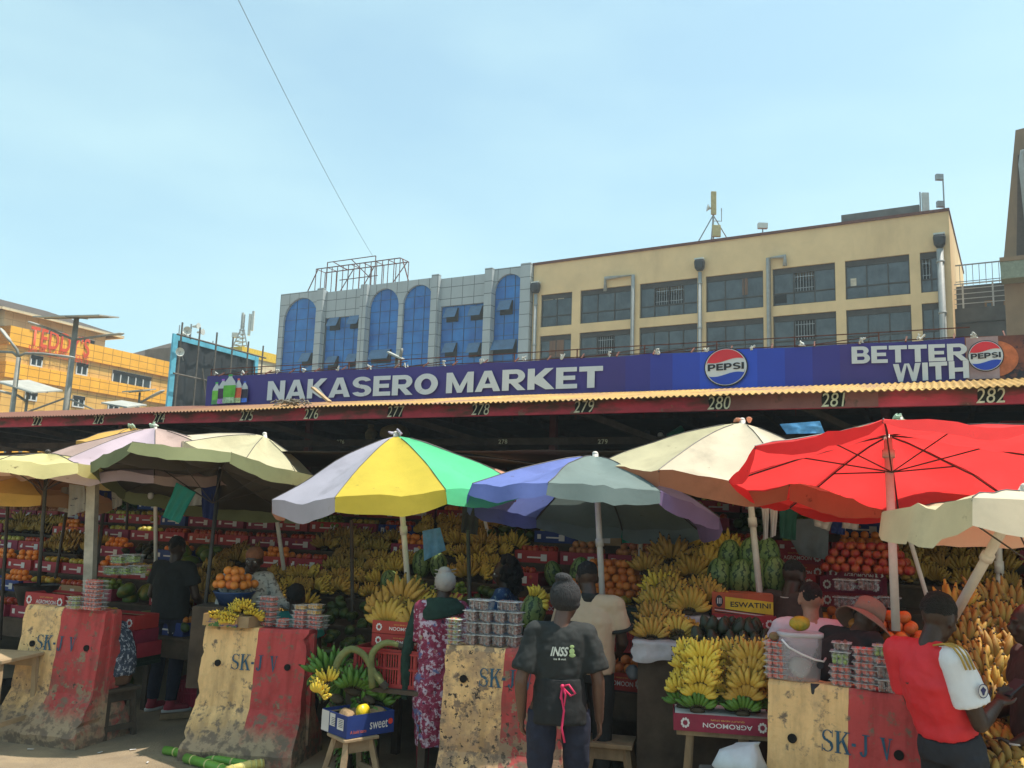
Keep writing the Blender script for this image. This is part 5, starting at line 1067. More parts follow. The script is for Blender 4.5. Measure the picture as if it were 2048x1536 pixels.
# slatted plastic crates
redcr = M('red_crate_plastic', (.34, .03, .03), .45, .15, 4, .05); darkcr = M('dark_green_crate_plastic', (.012, .025, .018), .5, .2, 4, .05)
def crate(label, loc, rz, W_=.56, D_=.38, H_=.29, mat=redcr, name='plastic_crate'):
    t = thing(name, label, 'crate', loc, rz); q = MB()
    for z0, z1 in ((0, .03), (H_*.48, H_*.54), (H_-.035, H_)): q.box(0, 0, z0, W_, .012, z1); q.box(0, D_-.012, z0, W_, D_, z1); q.box(0, .012, z0, .012, D_-.012, z1); q.box(W_-.012, .012, z0, W_, D_-.012, z1)
    for zz0, zz1 in ((.03, H_*.48), (H_*.54, H_-.035)):
        n = 26
        for i in range(n): x = W_*(i+.2)/n; wd = .011 if i % 6 else .03; q.box(x, .002, zz0, x+wd, .009, zz1); q.box(x, D_-.009, zz0, x+wd, D_-.002, zz1)
        for i in range(16): y = .014+(D_-.028)*(i+.2)/16; q.box(.002, y, zz0, .009, y+.01, zz1); q.box(W_-.009, y, zz0, W_-.002, y+.01, zz1)
    q.box(.012, .012, .005, W_-.012, D_-.012, .012); q.build('shell', mat, t)
    MB().box(-.012, -.014, H_-.035, W_+.012, -.001, H_-.02).build('rim', mat, t); MB().box(-.01, -.01, H_*.48, W_+.01, -.0012, H_*.49+.01).build('rib', mat, t)
    return t
flush = flush_fruit
# ================================================================ EXPLICIT GOODS AND FURNITURE
wood = M('raw_stool_wood', (.24, .16, .09), .85, .3, 6, .3, stretch=(1, 1, .3)); greywood = M('weathered_grey_timber', (.40, .35, .28), .9, .3, 5, .35, bsc=20)
def stool(lb, loc, rz, H_=.45, W_=.33, D_=.30, spl=.035, mat=wood, top=.03, name='wooden_stool'):
    t = thing(name, lb, 'stool', loc, rz); MB().box(-W_/2-.02, -D_/2-.02, H_-top, W_/2+.02, D_/2+.02, H_).build('seat', mat, t, bevel=.006, wobble=.004, wsc=9)
    for i in (-1, 1):
        for j in (-1, 1): MB().beam((i*(W_/2+spl), j*(D_/2+spl), 0), (i*(W_/2-.03), j*(D_/2-.03), H_-top), .04).build('leg', mat, t)
    for j in (-1, 1): MB().box(-W_/2+.01, j*(D_/2-.03)-.012, H_-top-.085, W_/2-.01, j*(D_/2-.03)+.012, H_-top-.002).build('apron', mat, t)
    for i in (-1, 1): MB().beam((i*(W_/2+.01), -D_/2-.005, H_*.28), (i*(W_/2+.01), D_/2+.005, H_*.28), .022, .04).build('stretcher', mat, t)
    MB().beam((-W_/2-.005, -D_/2-.01, H_*.22), (W_/2+.005, -D_/2-.01, H_*.22), .022, .045).build('stretcher', mat, t)
    return t
stool('square wooden stool with a worn seat standing right of the dark tee shirt person', PZ(1222, 1478, .46)-Vector((0, 0, .46)), R(-14), .46, .30, .28)
# blue fruit box on its stool
sp0 = PZ(693, 1468, .40); cs = Vector((sp0.x+.02, sp0.y+.18, 0)); stool('small pale stool carrying the blue fruit box', cs, R(38), .36, .26, .24, top=.025, mat=M('pale_stool_wood', (.30, .21, .125), .85, .25, 6, .3))
bb_ = carton('fruit_box', 'blue and white fruit box of brown husks on a small stool', .42, .36, .16, navybox, inbox, None, sticker=False)
put(bb_, Vector((cs.x-.02, cs.y-.29, .362)), R(42)); bb_.location = (sp0.x-.0, sp0.y, .362); bb_['category'] = 'box'
bd = bb_.children[0]
fit_text('sweet', 'printed_name', print_w, bd, .20, .36, .045, .105, -.004, off=.005); fit_text('A bold taste', 'printed_line', M('orange_print', (.6, .12, .04), .7), bd, .03, .17, .03, .055, -.004, off=0)
q = MB(); q.add([(.385+.022*math.cos(a), -.004, .085+.022*math.sin(a)) for a in [2*math.pi*i/14 for i in range(14)]], [tuple(range(14))]); q.build('printed_emblem', M('red_print', (.6, .05, .03), .7), bd, fix=False)
# left face of the box: white end with stickers (faces -x)
q = MB(); q.add([(-.004, .25, .005), (-.004, .357, .005), (-.004, .357, .155), (-.004, .25, .155)], [(0, 1, 2, 3)]); q.add([(-.005, .16, .06), (-.005, .235, .06), (-.005, .235, .15), (-.005, .16, .15)], [(0, 1, 2, 3)]); q.add([(-.005, .04, .05), (-.005, .13, .05), (-.005, .13, .13), (-.005, .04, .13)], [(0, 1, 2, 3)]); q.build('white_stickers', whitein, bd, fix=False)
q = MB()
for yy in (.07, .17): 
    for k in range(5): q.add([(-.006, yy-.02, .07+k*.012), (-.006, yy+.04, .07+k*.012), (-.006, yy+.04, .074+k*.012), (-.006, yy-.02, .074+k*.012)], [(0, 1, 2, 3)])
q.build('sticker_lines', blackl, bd, fix=False)
huskm = M('coconut_husk', (.26, .17, .09), .9, .3, 10, .6)
bw = bb_.location; Mx = Matrix.Rotation(R(42), 3, 'Z')
for x, y, z, r_ in ((.12, .20, .10, .075), (.24, .24, .09, .07), (.34, .12, .10, .075), (.33, .27, .10, .07), (.20, .09, .07, .06)):
    o = MB().ell((0, 0, 0), (r_, r_*.85, r_*1.1), 12, 8, Euler((x*9, y*7, 0)).to_matrix()).build('coconut', huskm, None, True, wobble=.012, wsc=18); o.location = Vector(bw)+Mx @ Vector((x, y, z)); tag(o, 'brown husked coconut in the blue fruit box', 'coconut', 'coconuts in the blue box')
o = MB().tube([(0, 0, -.025), (0, 0, .025)], .055, 24).build('tape_roll', M('yellow_tape', (.70, .50, .02), .35), None, True); o.location = Vector(bw)+Mx @ Vector((.20, .10, .155)); o.rotation_euler = (R(75), 0, R(60)); tag(o, 'roll of yellow tape on the coconuts in the blue box', 'tape')
# red crate with cartons and large hands
c0 = P(703, 1368, 7.25); cr = crate('big red slatted plastic crate under the cartons and ripe bananas', c0, -TH+R(8)); crt = Matrix.Rotation(-TH+R(8), 3, 'Z')
tb_ = thing('low_table', 'rough dark table under the red plastic crate', 'table', c0+crt @ Vector((0, 0, 0))-Vector((0, 0, c0.z)), -TH+R(8)); H_ = c0.z
MB().box(-.06, -.04, H_-.035, .72, .55, H_-.002).build('top', standm, tb_)
for x in (0, .64):
    for y in (0, .48): MB().box(x-.03, y-.03, 0, x+.03, y+.03, H_-.036).build('leg', standm, tb_)
for i_, (uu, vv, fl) in enumerate(((745, 1268, True), (748, 1290, True))):
    o = carton('fruit_carton', ('upper' if i_ == 0 else 'lower')+' red carton with upturned printing on the big red crate', .50, .32, .10, flip=True, sticker=False); put(o, c0+crt @ Vector((.13, .05, .30+(.102 if i_ == 0 else 0))), -TH+R(8)-.02*i_)
for x, y, z, m_, rx in ((.13, .16, .50, 1, -.25), (.40, .16, .49, 0, -.2), (.05, .30, .56, 3, -.2), (.30, .32, .60, 1, -.15), (.55, .30, .56, 0, -.1), (.20, .30, .66, 2, -.1)):
    fruit('bigbanana', c0+crt @ Vector((x+.1, y-.02, z-.07)), (rx, 0, -TH+R(8)+.1*math.sin(x*20)), 'on the two upturned cartons', 1.12, m_)
# green plantain bunches with cut stalks
stalkm = M('banana_stalk', (.16, .17, .06), .7, .3, 8, .3); stalkcut = M('stalk_cut', (.42, .33, .16), .8)
g0 = P(690, 1400, 7.2)
for i, (u, v, d) in enumerate(((655, 1352, 7.3), (672, 1395, 7.2), (690, 1350, 7.4), (705, 1385, 7.2), (722, 1350, 7.4), (735, 1395, 7.15), (752, 1380, 7.3), (700, 1420, 7.3), (665, 1330, 7.5), (740, 1430, 7.3), (712, 1455, 7.3), (680, 1465, 7.4), (758, 1412, 7.3), (725, 1480, 7.35))):
    fruit('greenbanana', P(u, v, d), (R(180)+rr.uniform(-.3, .3) if i % 3 else .2, rr.uniform(-.4, .4), rr.uniform(-1.5, 1.5)), 'of the green bunches right of the cream barrier', 1.6)
fruit('brightbanana', P(645, 1392, 7.0), (.3, .3, -.6), 'at the foot of the green bunches', .8); fruit('brightbanana', P(652, 1370, 7.1), (.2, -.3, .4), 'at the foot of the green bunches', .8)
for lb, pts, rad in (('thick curved cut banana stalk arching over the blue box', [(668, 1345), (680, 1315), (702, 1298), (728, 1310), (748, 1345), (770, 1372)], [.026, .030, .028, .026, .025, .028]), ('thinner green stalk curving in front of the red crate', [(745, 1375), (742, 1320), (752, 1297), (775, 1285), (802, 1292)], [.028, .028, .026, .024, .018])):
    w_ = [P(u, v, 7.0 if rad[0] > .029 else 7.1) for u, v in pts]; b0 = w_[0].copy(); q = MB(); fine = []; fr_ = []
    for i in range(len(w_)-1):
        for t in (0, .33, .66):
            m0 = w_[max(i-1, 0)]; m1 = w_[i]; m2 = w_[i+1]; m3 = w_[min(i+2, len(w_)-1)]; fine.append(.5*((2*m1)+(m2-m0)*t+(2*m0-5*m1+4*m2-m3)*t*t+(3*m1-m0-3*m2+m3)*t**3)-b0); fr_.append(rad[i]+(rad[i+1]-rad[i])*t)
    fine.append(w_[-1]-b0); fr_.append(rad[-1]); q.tube(fine, fr_, 12); o = q.build('banana_stalk', stalkm if rad[0] < .029 else M('pale_stalk', (.26, .21, .11), .7, .4, 5, .3, col2=(.05, .06, .03)), None, True); o.location = b0; tag(o, lb, 'stalk')
    e = MB().tube([fine[-2], fine[-1]+(fine[-1]-fine[-2])*.5], rad[-1]*1.08, 12).build('cut_end', M('stalk_end_grey', (.06, .05, .04), .9), o)
# punnets
clear = bpy.data.materials.new('clear_plastic'); clear.use_nodes = True; n_, l_ = nodes_of(clear); b_ = n_['Principled BSDF']; b_.inputs['Base Color'].default_value = (.75, .77, .78, 1); b_.inputs['Roughness'].default_value = .12; b_.inputs['Specular IOR Level'].default_value = .8
tp_ = n_.new('ShaderNodeBsdfTransparent'); ms_ = n_.new('ShaderNodeMixShader'); nzz = n_.new('ShaderNodeTexNoise'); nzz.inputs['Scale'].default_value = 60; mr_ = n_.new('ShaderNodeMapRange'); mr_.inputs['From Min'].default_value = .4; mr_.inputs['From Max'].default_value = .75; mr_.inputs['To Min'].default_value = .05; mr_.inputs['To Max'].default_value = .38
tcc = n_.new('ShaderNodeTexCoord'); l_.new(tcc.outputs['Object'], nzz.inputs['Vector']); l_.new(nzz.outputs['Fac'], mr_.inputs['Value']); l_.new(mr_.outputs[0], ms_.inputs[0]); l_.new(tp_.outputs[0], ms_.inputs[1]); l_.new(b_.outputs[0], ms_.inputs[2]); l_.new(ms_.outputs[0], n_['Material Output'].inputs[0])
rimm = M('plastic_rim', (.50, .50, .50), .25, .1, 20, 0, spec=.8)
berry = {'strawberry': (M('strawberry_skin', (.60, .035, .03), .35, .3, 30, .2, col2=(.70, .16, .10)), (.020, .017, .017)), 'grape': (M('green_grape_skin', (.22, .30, .05), .3, .2, 20, 0), (.016, .016, .02)), 'corn': (M('yellow_berries', (.60, .33, .05), .35, .2, 20, .1), (.011, .011, .011)), 'date': (M('brown_dates', (.13, .055, .045), .5, .4, 30, .3, col2=(.26, .12, .09)), (.022, .012, .012)), 'mixed': (M('mixed_fruit', (.50, .10, .05), .4, .2, 22, .1, col2=(.32, .34, .08), thr=(.48, .52)), (.02, .017, .017))}
def punnet(kind, W_, D_, H_):
    t = thing('fruit_punnet', 'punnet', 'punnet'); q = MB(); b = .010
    vs = [(-W_/2+b, -D_/2+b, 0), (W_/2-b, -D_/2+b, 0), (W_/2-b, D_/2-b, 0), (-W_/2+b, D_/2-b, 0), (-W_/2, -D_/2, H_*.86), (W_/2, -D_/2, H_*.86), (W_/2, D_/2, H_*.86), (-W_/2, D_/2, H_*.86)]
    q.add(vs, [(0, 3, 2, 1), (0, 1, 5, 4), (1, 2, 6, 5), (2, 3, 7, 6), (3, 0, 4, 7)]); n = 10
    for i in range(n):
        x = -W_/2+.012+(W_-.024)*i/(n-1); q.box(x-.0012, -D_/2+.001, H_*.15, x+.0012, -D_/2+.004, H_*.8)
    q.build('tray', clear, t)
    q = MB(); e = .007; q.box(-W_/2-e, -D_/2-e, H_*.86, W_/2+e, D_/2+e, H_*.90); q.build('rim', rimm, t)
    q = MB(); q.add([(-W_/2, -D_/2, H_*.901), (W_/2, -D_/2, H_*.901), (W_/2, D_/2, H_*.901), (-W_/2, D_/2, H_*.901), (-W_/2+.012, -D_/2+.012, H_), (W_/2-.012, -D_/2+.012, H_), (W_/2-.012, D_/2-.012, H_), (-W_/2+.012, D_/2-.012, H_)], [(4, 5, 6, 7), (0, 1, 5, 4), (1, 2, 6, 5), (2, 3, 7, 6), (3, 0, 4, 7)]); q.build('lid', clear, t)
    m_, r_ = berry[kind]; q = MB(); r0 = random.Random(hash(kind) % 7+3); nz2 = max(1, int(H_*.85/(r_[2]*1.5)))
    for k in range(nz2):
        for i in range(int(W_*.9/(r_[0]*1.75))):
            for j in range(int(D_*.9/(r_[1]*1.75))): q.ell((-W_/2+.006+r_[0]+i*r_[0]*1.75+r0.uniform(-.003, .003), -D_/2+.006+r_[1]+j*r_[1]*1.75, .004+r_[2]+k*r_[2]*1.5), r_, 7, 5, Euler((r0.random()*6, r0.random()*6, 0)).to_matrix())
    o = q.build('fruit_filling', m_, t, True); o['kind'] = 'stuff'; return t
PUN = {}
def stack(lb, u, v, d, n, kind, W_, D_, H_, grp=None, z=None, rz=-TH):
    key = (kind, W_, D_, H_)
    if key not in PUN: PUN[key] = Proto(punnet(*key))
    b = P(u, v, d); z0 = b.z if z is None else z
    for i in range(n):
        o = PUN[key].get(); put(o, (b.x+rr.uniform(-.004, .004), b.y+rr.uniform(-.004, .004), z0+i*(H_+.0005)), rz+rr.uniform(-.06, .06))
        pos = 'lone punnet in' if n == 1 else ['bottom', 'second', 'third', 'fourth', 'fifth', 'sixth', 'seventh', 'eighth'][i]+' punnet of' if i < n-1 else 'topmost punnet of'
        tag(o, '%s %s' % (pos, lb), 'punnet', grp or 'clear fruit punnets on the barriers')
    return z0+n*(H_+.0005)
BT = 1.103; BT2 = 1.038
def onb(u, v): p = PZ(u, v, BT); return p.y+.08
S_ = 'strawberry'
stack('the tall strawberry stack on the leftmost barrier', 188, 1216, onb(188, 1222), 7, S_, .19, .12, .036, z=BT); stack('the short mixed fruit stack on the leftmost barrier', 152, 1214, onb(152, 1220), 3, 'mixed', .12, .11, .036, z=BT)
d_ = PZ(530, 1255, BT2).y+.08
stack('the tallest strawberry stack beside the banana carton', 535, 1250, d_+.04, 6, S_, .165, .11, .041, z=BT2); stack('the low strawberry pair on the cream barrier', 570, 1250, d_-.03, 2, S_, .115, .11, .036, z=BT2)
zt_ = stack('the middle strawberry stack on the cream barrier', 602, 1250, d_-.02, 4, S_, .125, .11, .037, z=BT2); stack('the middle stack, filled with yellow berries', 604, 1250, d_-.02, 1, 'corn', .12, .11, .045, z=zt_)
zt_ = stack('the right strawberry stack on the cream barrier', 634, 1250, d_-.05, 3, S_, .155, .12, .038, z=BT2); stack('the right stack, filled with yellow berries', 628, 1250, d_-.05, 2, 'corn', .11, .10, .045, z=zt_)
d_ = onb(950, 1292)
stack('the thin mixed stack next to the floral dress', 911, 1285, d_-.02, 5, 'mixed', .105, .10, .036, z=BT-.0)
for i, (u, nn) in enumerate(((944, 3), (972, 3), (1000, 3), (1028, 3))): stack('the %s brown fruit column on the weathered barrier' % ['first', 'second', 'third', 'fourth'][i], u, 1290, d_-.01-.012*i, nn, 'date', .092, .10, .083, z=BT)
stack('the wide brown box lying over the first and second columns', 960, 1290, d_, 1, 'date', .165, .11, .075, z=BT+.25); stack('the wide brown box lying over the third and fourth columns', 1018, 1290, d_-.02, 1, 'date', .165, .11, .07, z=BT+.25)
d_ = onb(1555, 1360); zt_ = stack('the strawberry tower left of the bucket', 1555, 1352, d_, 6, S_, .135, .11, .036, z=BT)
o = MB().ell((0, 0, .027), (.034, .026, .027), 14, 10).build('kiwi_fruit', M('brown_kiwi_skin', (.20, .13, .06), .8, .2, 20, .2), None, True); o.location = (P(1549, 1352, d_).x, d_, zt_); tag(o, 'single round brown fruit on the strawberry tower left of the bucket', 'fruit')
d_ = onb(1684, 1375); zt_ = stack('the stack right of the bucket', 1684, 1370, d_, 3, S_, .125, .11, .038, z=BT); zt_ = stack('the stack right of the bucket, green grapes', 1684, 1370, d_, 1, 'grape', .105, .10, .09, z=zt_); stack('the dark box above the grapes', 1684, 1370, d_, 1, 'date', .10, .10, .045, z=zt_)
d_ = onb(1730, 1382); stack('the strawberry stack on the red half of the closest barrier', 1732, 1375, d_, 6, S_, .125, .11, .038, z=BT)
d_ = onb(1778, 1388); zt_ = stack('the brown boxes beside the football shirt', 1776, 1382, d_, 2, 'date', .12, .10, .075, z=BT); zt_ = stack('strawberries above the brown boxes beside the football shirt', 1774, 1382, d_, 1, S_, .12, .11, .036, z=zt_); stack('green grapes topmost beside the football shirt', 1772, 1382, d_, 1, 'grape', .12, .10, .075, z=zt_)
# bucket with lid and handle
buck = thing('plastic_bucket', 'clear plastic bucket with lid and white handle on the closest barrier', 'bucket', (PZ(1618, 1368, BT).x, onb(1618, 1364), BT))
q = MB(); q.loft([(0, 0, 0, .105, .075, .7), (0, 0, .01, .112, .08, .7), (0, 0, .26, .128, .092, .7)], 28, False); q.build('tub', M('milky_plastic', (.42, .41, .44), .3, .1, 6, 0, alpha=.42, spec=.6), buck, True)
MB().loft([(0, 0, .255, .135, .098, .7), (0, 0, .28, .137, .10, .7), (0, 0, .285, .125, .09, .7), (0, 0, .275, .12, .086, .7)], 28).build('lid', M('milky_lid', (.55, .53, .56), .3, .1, 6, 0, alpha=.7), buck, True)
MB().tube([(-.13, -.06, .24), (-.10, -.10, .20), (-.03, -.112, .165), (.05, -.115, .135), (.105, -.105, .125), (.13, -.07, .14)], .006, 6).build('handle', M('white_handle', (.70, .70, .70), .4), buck, True)
MB().disc((.09, -.088, .10), .022, 16, 'y', .002).build('round_sticker', blackl, buck)
q = MB(); q.ell((0, .0, .07), (.07, .04, .06), 9, 7); q.build('bag_inside', whitein, buck, True, wobble=.03, wsc=14)
o = MB().ell((0, 0, .045), (.065, .045, .047), 18, 12).build('ridged_melon', M('mottled_melon_skin', (.50, .30, .02), .45, .2, 14, .5, col2=(.16, .20, .02)), None, True, wobble=.006, wsc=25); o.location = Vector(buck.location)+Vector((0, 0, .286)); tag(o, 'yellow and green ridged melon resting on the bucket lid', 'melon')
q = MB(); q.loft([(0, 0, 0, .045, .004), (0, 0, -.05, .042, .012), (.004, 0, -.10, .03, .02), (.008, 0, -.15, .014, .014), (.006, 0, -.17, .016, .01)], 12); o = q.build('black_bag', tankm, None, True, wobble=.008, wsc=30); o.location = PZ(1633, 1366, BT)+Vector((0, -.022, -.002)); tag(o, 'limp black plastic bag hanging down the cream face of the closest barrier', 'bag')
# banana carton on the second barrier
BT2 = 1.038; cp = PZ(412, 1250, BT2); bc = thing('banana_carton', 'brown fruit carton of bright yellow bananas on the cream barrier', 'box', (cp.x-.02, cp.y-.03, BT2), -R(15)); q = MB()
kraft = M('printed_kraft', (.42, .24, .10), .8, .12, 9, .1); over(kraft, f_noise(9, .54, .57, stretch=(.5, 1, 2)), (.09, .07, .16)); over(kraft, f_noise(12, .60, .62, zgrad=(0, .04, .12)), (.06, .14, .04))
for k, (x0, y0, x1, y1) in enumerate(((0, 0, .32, .006), (0, .234, .32, .24), (0, .006, .006, .234), (.314, .006, .32, .234))): q.box(x0, y0, 0, x1, y1, .10)
q.box(.006, .006, .001, .314, .234, .01); q.build('tray', kraft, bc, wobble=.006, wsc=12)
MB().box(.325, .02, .0, .42, .22, .09).build('second_flap', inbox, bc)
Mx = Matrix.Rotation(-R(15), 3, 'Z')
for x, y, z, rx, ry, rz, m_ in ((.06, .06, .085, 1.15, .2, .9, 2), (.16, .08, .08, 1.0, 0, .1, 0), (.24, .07, .085, 1.1, -.1, -.5, 3), (.10, .16, .09, 1.2, .5, 1.4, 1), (.30, .13, .12, .9, -.3, -.9, 2), (.33, .12, .16, .8, 0, -.2, 0), (.37, .16, .10, 1.0, .4, .5, 1)):
    fruit('brightbanana', Vector(bc.location)+Mx @ Vector((x, y, z)), (rx, ry, rz), 'in the brown carton on the cream barrier', .72, m_)
q = MB(); q.box(.13, .10, .125, .23, .19, .128); q.build('handwritten_card', M('grey_card', (.35, .36, .34), .9), bc, wobble=.01, wsc=12)
# AGROMOON carton with the two banana stacks on a trestle
ac = P(1347, 1460, 5.75); ag = carton('fruit_carton', 'red carton with upturned printing and two tall banana stacks, left of the closest barrier', .60, .36, .105, whitein and redbox, whitein, flip=True, sticker=False); put(ag, ac, -R(10)); Ma = Matrix.Rotation(-R(10), 3, 'Z')
MB().box(.01, .01, .098, .59, .35, .103).build('white_flap', whitein, ag)
tr = thing('trestle', 'rickety wooden trestle under the red carton with the banana stacks', 'trestle', (ac.x, ac.y, 0), -R(10)); zt_ = ac.z
MB().box(.02, .02, zt_-.03, .58, .36, zt_-.002).build('board', wood, tr)
for x, y, dx in ((.10, .06, -.06), (.42, .06, .02), (.12, .32, -.04), (.46, .32, .04)): MB().beam((x+dx, y, 0), (x, y, zt_-.031), .04).build('leg', wood, tr)
MB().beam((.03, .08, .32), (.5, .08, .28), .03, .05).build('stretcher', wood, tr)
def bstack(x, n, kinds, where):
    for i in range(n):
        for j in range(2):
            for w2 in ((0,) if j == 0 else (-.07, .07)):
                k = kinds[min(i, len(kinds)-1)]
                fruit(k, ac+Ma @ Vector((x+w2+rr.uniform(-.015, .015)+.008*i, .06+j*.12, .105+i*.076)), (-.10 if i else -.25, rr.uniform(-.12, .12), -R(10)+rr.uniform(-.25, .25)+w2*5), where+', %s row' % ['bottom', 'second', 'third', 'fourth', 'top'][i], (.88 if k != 'greenbanana' else 1.0)*(1.05 if k == 'banana' else 1), [0, 1, 3, 1][(i+j) % 4])
bstack(.15, 5, ['greenbanana', 'brightbanana', 'brightbanana', 'brightbanana', 'brightbanana'], 'of the left stack on the red upturned carton'); bstack(.44, 5, ['greenbanana', 'banana', 'banana', 'banana', 'banana'], 'of the right stack on the red upturned carton')
# bag of white plastic, block
q = MB(); q.loft([(0, 0, 0, .13, .10), (0, 0, .05, .16, .12), (.01, 0, .11, .13, .10), (.03, 0, .15, .07, .06), (.10, 0, .17, .03, .03)], 22); o = q.build('white_plastic_bag', M('thin_white_plastic', (.60, .66, .70), .35, .08, 8, .2, tr=.2), None, True, wobble=.035, wsc=13); o.location = P(1478, 1545, 5.5); tag(o, 'crumpled white plastic bag low beside the closest barrier', 'bag')
bz = o.location.z; o = MB().box(-.2, -.12, 0, .2, .2, bz-.012).build('concrete_block', concgrey, None, wobble=.01, wsc=9, bevel=.01); o.location = (P(1478, 1545, 5.5).x, 5.5, 0); tag(o, 'grey block under the white plastic bag', 'block')
# cloth covered ledges with banana hands
clothw = M('grey_white_sacking', (.36, .35, .36), .85, .15, 8, .3)
def ledge(lb, u0, v0, u1, d, D_, drop):
    A = P(u0, v0, d); B = P(u1, v0, d); W_ = (B-A).length; t = thing('draped_ledge', lb, 'table', (A.x, A.y, 0), R(-12)); z = A.z
    MB().box(.02, .02, .05, W_-.02, D_-.02, z-.02).build('box_base', standm, t); q = MB()
    def f_(a, b):
        x = -.02+(W_+.04)*a; 
        if b < .5: return (x, D_-(D_+.02)*b*2, z+.004*math.sin(a*17)+.01)
        k = (b-.5)*2; return (x+.01*math.sin(k*9+a*20), -.025-.02*noise.noise(Vector((a*6, k*2, z)))-.01*k, z+.008-drop*k*(1+.12*math.sin(a*9)))
    q.grid(f_, 22, 14); q.add([(-.021, 0, z+.008), (-.021, D_, z+.008), (-.03, D_, z-drop), (-.03, 0, z-drop)], [(0, 1, 2, 3)]); q.add([(W_+.021, 0, z+.008), (W_+.021, D_, z+.008), (W_+.03, D_, z-drop), (W_+.03, 0, z-drop)], [(0, 1, 2, 3)])
    q.build('cloth_cover', clothw, t, True, fix=False); return z
zl = ledge('lower ledge draped in grey sacking with round banana hands', 1270, 1284, 1390, 6.5, .34, .13)
zu = ledge('upper ledge draped in grey sacking under the largest banana hands', 1318, 1232, 1412, 6.95, .40, .16)
zb2 = ledge('rear ledge draped in sacking under the highest banana hands', 1290, 1175, 1430, 7.5, .5, .1)
for u, v, d, k, m_, s_, rx, ry in ((1300, 1282, 6.62, 'banana', 0, 1.0, -.1, 0), (1303, 1250, 6.75, 'banana', 1, 1.0, -.1, .1), (1355, 1280, 6.62, 'banana', 3, .95, -.9, 0), (1375, 1275, 6.66, 'banana', 1, .9, -.8, .2), (1345, 1262, 6.8, 'banana', 0, .9, -.6, -.2), (1322, 1268, 6.7, 'banana', 2, .9, -.2, .1),
    (1375, 1228, 7.0, 'bigbanana', 1, 1.0, -.12, 0), (1310, 1222, 7.05, 'bigbanana', 0, .9, -.1, .1), (1345, 1205, 7.2, 'bigbanana', 3, .9, -.1, -.1), (1400, 1200, 7.25, 'bigbanana', 1, .95, 0, .1), (1330, 1175, 7.4, 'bigbanana', 1, .9, -.1, 0), (1318, 1190, 7.3, 'brightbanana', 0, 1.15, -.1, 0),
    (1340, 1130, 7.75, 'bigbanana', 2, 1.05, -.1, 0), (1410, 1145, 7.7, 'bigbanana', 1, 1.1, -.1, 0), (1380, 1160, 7.6, 'bigbanana', 0, 1.0, -.1, .1), (1445, 1120, 7.9, 'bigbanana', 3, 1.1, -.1, -.1), (1375, 1105, 8.0, 'bigbanana', 1, 1.1, 0, 0), (1290, 1150, 7.6, 'bigbanana', 0, .9, 0, .2), (1415, 1215, 7.1, 'bigbanana', 2, .85, 0, .2)):
    fruit(k, P(u, v, d), (rx, ry, rr.uniform(-.25, .1)), 'on the %s sacking covered ledge' % ('lower' if d < 6.9 else 'upper' if d < 7.35 else 'rear'), s_, m_)
# watermelons with the ESWATINI box
wmx = [(1440, 1182, 7.35), (1478, 1184, 7.3), (1516, 1182, 7.25), (1550, 1180, 7.2), (1455, 1142, 7.6), (1500, 1138, 7.5), (1537, 1140, 7.45)]
for u, v, d in wmx: fruit('watermelon', P(u, v, d)-Vector((0, 0, .02)), (rr.uniform(-.15, .15), rr.uniform(-.15, .15), rr.uniform(0, 6)), 'behind the yellow and black printed box', .95)
e0 = P(1424, 1226, 7.0); es = thing('printed_fruit_box', 'yellow, red and black printed box below the watermelons', 'box', e0, R(-12)); yelb = M('yellow_print', (.62, .42, .03), .6)
MB().box(0, 0, 0, .46, .30, .16).build('tray', M('orange_red_card', (.42, .08, .03), .6), es)
q = MB(); q.add([(.10, -.002, .035), (.46, -.002, .01), (.46, -.002, .105), (.10, -.002, .13)], [(0, 1, 2, 3)]); q.build('yellow_band', yelb, es, fix=False)
for k in range(3): q = MB(); q.add([(.02, -.003, .045-k*.014), (.40, -.003, .012-k*.012), (.40, -.003, .006-k*.012), (.02, -.003, .039-k*.014)], [(0, 1, 2, 3)]); q.build('printed_stripe', blackl if k % 2 == 0 else print_w, es, fix=False)
fit_text('ESWATINI', 'printed_name', blackl, es, .14, .44, .055, .095, -.004, off=.015)
q = MB(); q.add([(.055+.028*math.cos(a), -.004, .095+.045*math.sin(a)) for a in [2*math.pi*i/20 for i in range(20)]], [tuple(range(20))]); em = q.build('printed_shield', blackl, es, fix=False)
q = MB()
for x in (.042, .055, .068): q.add([(x-.003, -.0048, .075), (x+.003, -.0048, .075), (x+.003, -.0048, .118), (x-.003, -.0048, .118)], [(0, 1, 2, 3)])
q.build('shield_marks', print_w, em, fix=False)
o = carton('fruit_carton', 'dark red carton directly below the yellow and black printed box', .48, .3, .12, flip=True, sticker=False); put(o, P(1424, 1258, 6.98), R(-12))
st_ = thing('low_table', 'dark table behind the black avocado heap', 'table', (e0.x, e0.y+.02, 0), R(-12)); MB().box(-.02, 0, .1, .62, .9, P(1424, 1258, 6.98).z-.003).build('box_base', standm, st_)
heap('darkavo', P(1465, 1310, 6.4), 6, 5, 3, .05, 'in the black heap left of the closest barrier', jit=.02)
ts_ = P(1465, 1330, 6.3); st_ = thing('low_table', 'dark low table under the black avocado heap', 'table', (ts_.x, ts_.y, 0), R(-12)); MB().box(-.32, -.2, .1, .32, .3, ts_.z-.0).build('box_base', standm, st_)
# orange pile crate + red crates right of the polo shirt
st_ = thing('low_table', 'dark table under the tall orange pile', 'table', (P(1222, 1190, 7.9).x, 7.9, 0), -TH); MB().box(-.42, -.3, .1, .42, .3, P(1222, 1192, 7.9).z-.04).build('box_base', standm, st_)
crate('dark green crate holding mangoes right of the beige polo shirt', P(1200, 1245, 7.45), -TH, .42, .3, .14, darkcr); crate('red crate below the dark green one right of the beige polo shirt', P(1195, 1300, 7.4), -TH, .45, .32, .22, redcr)
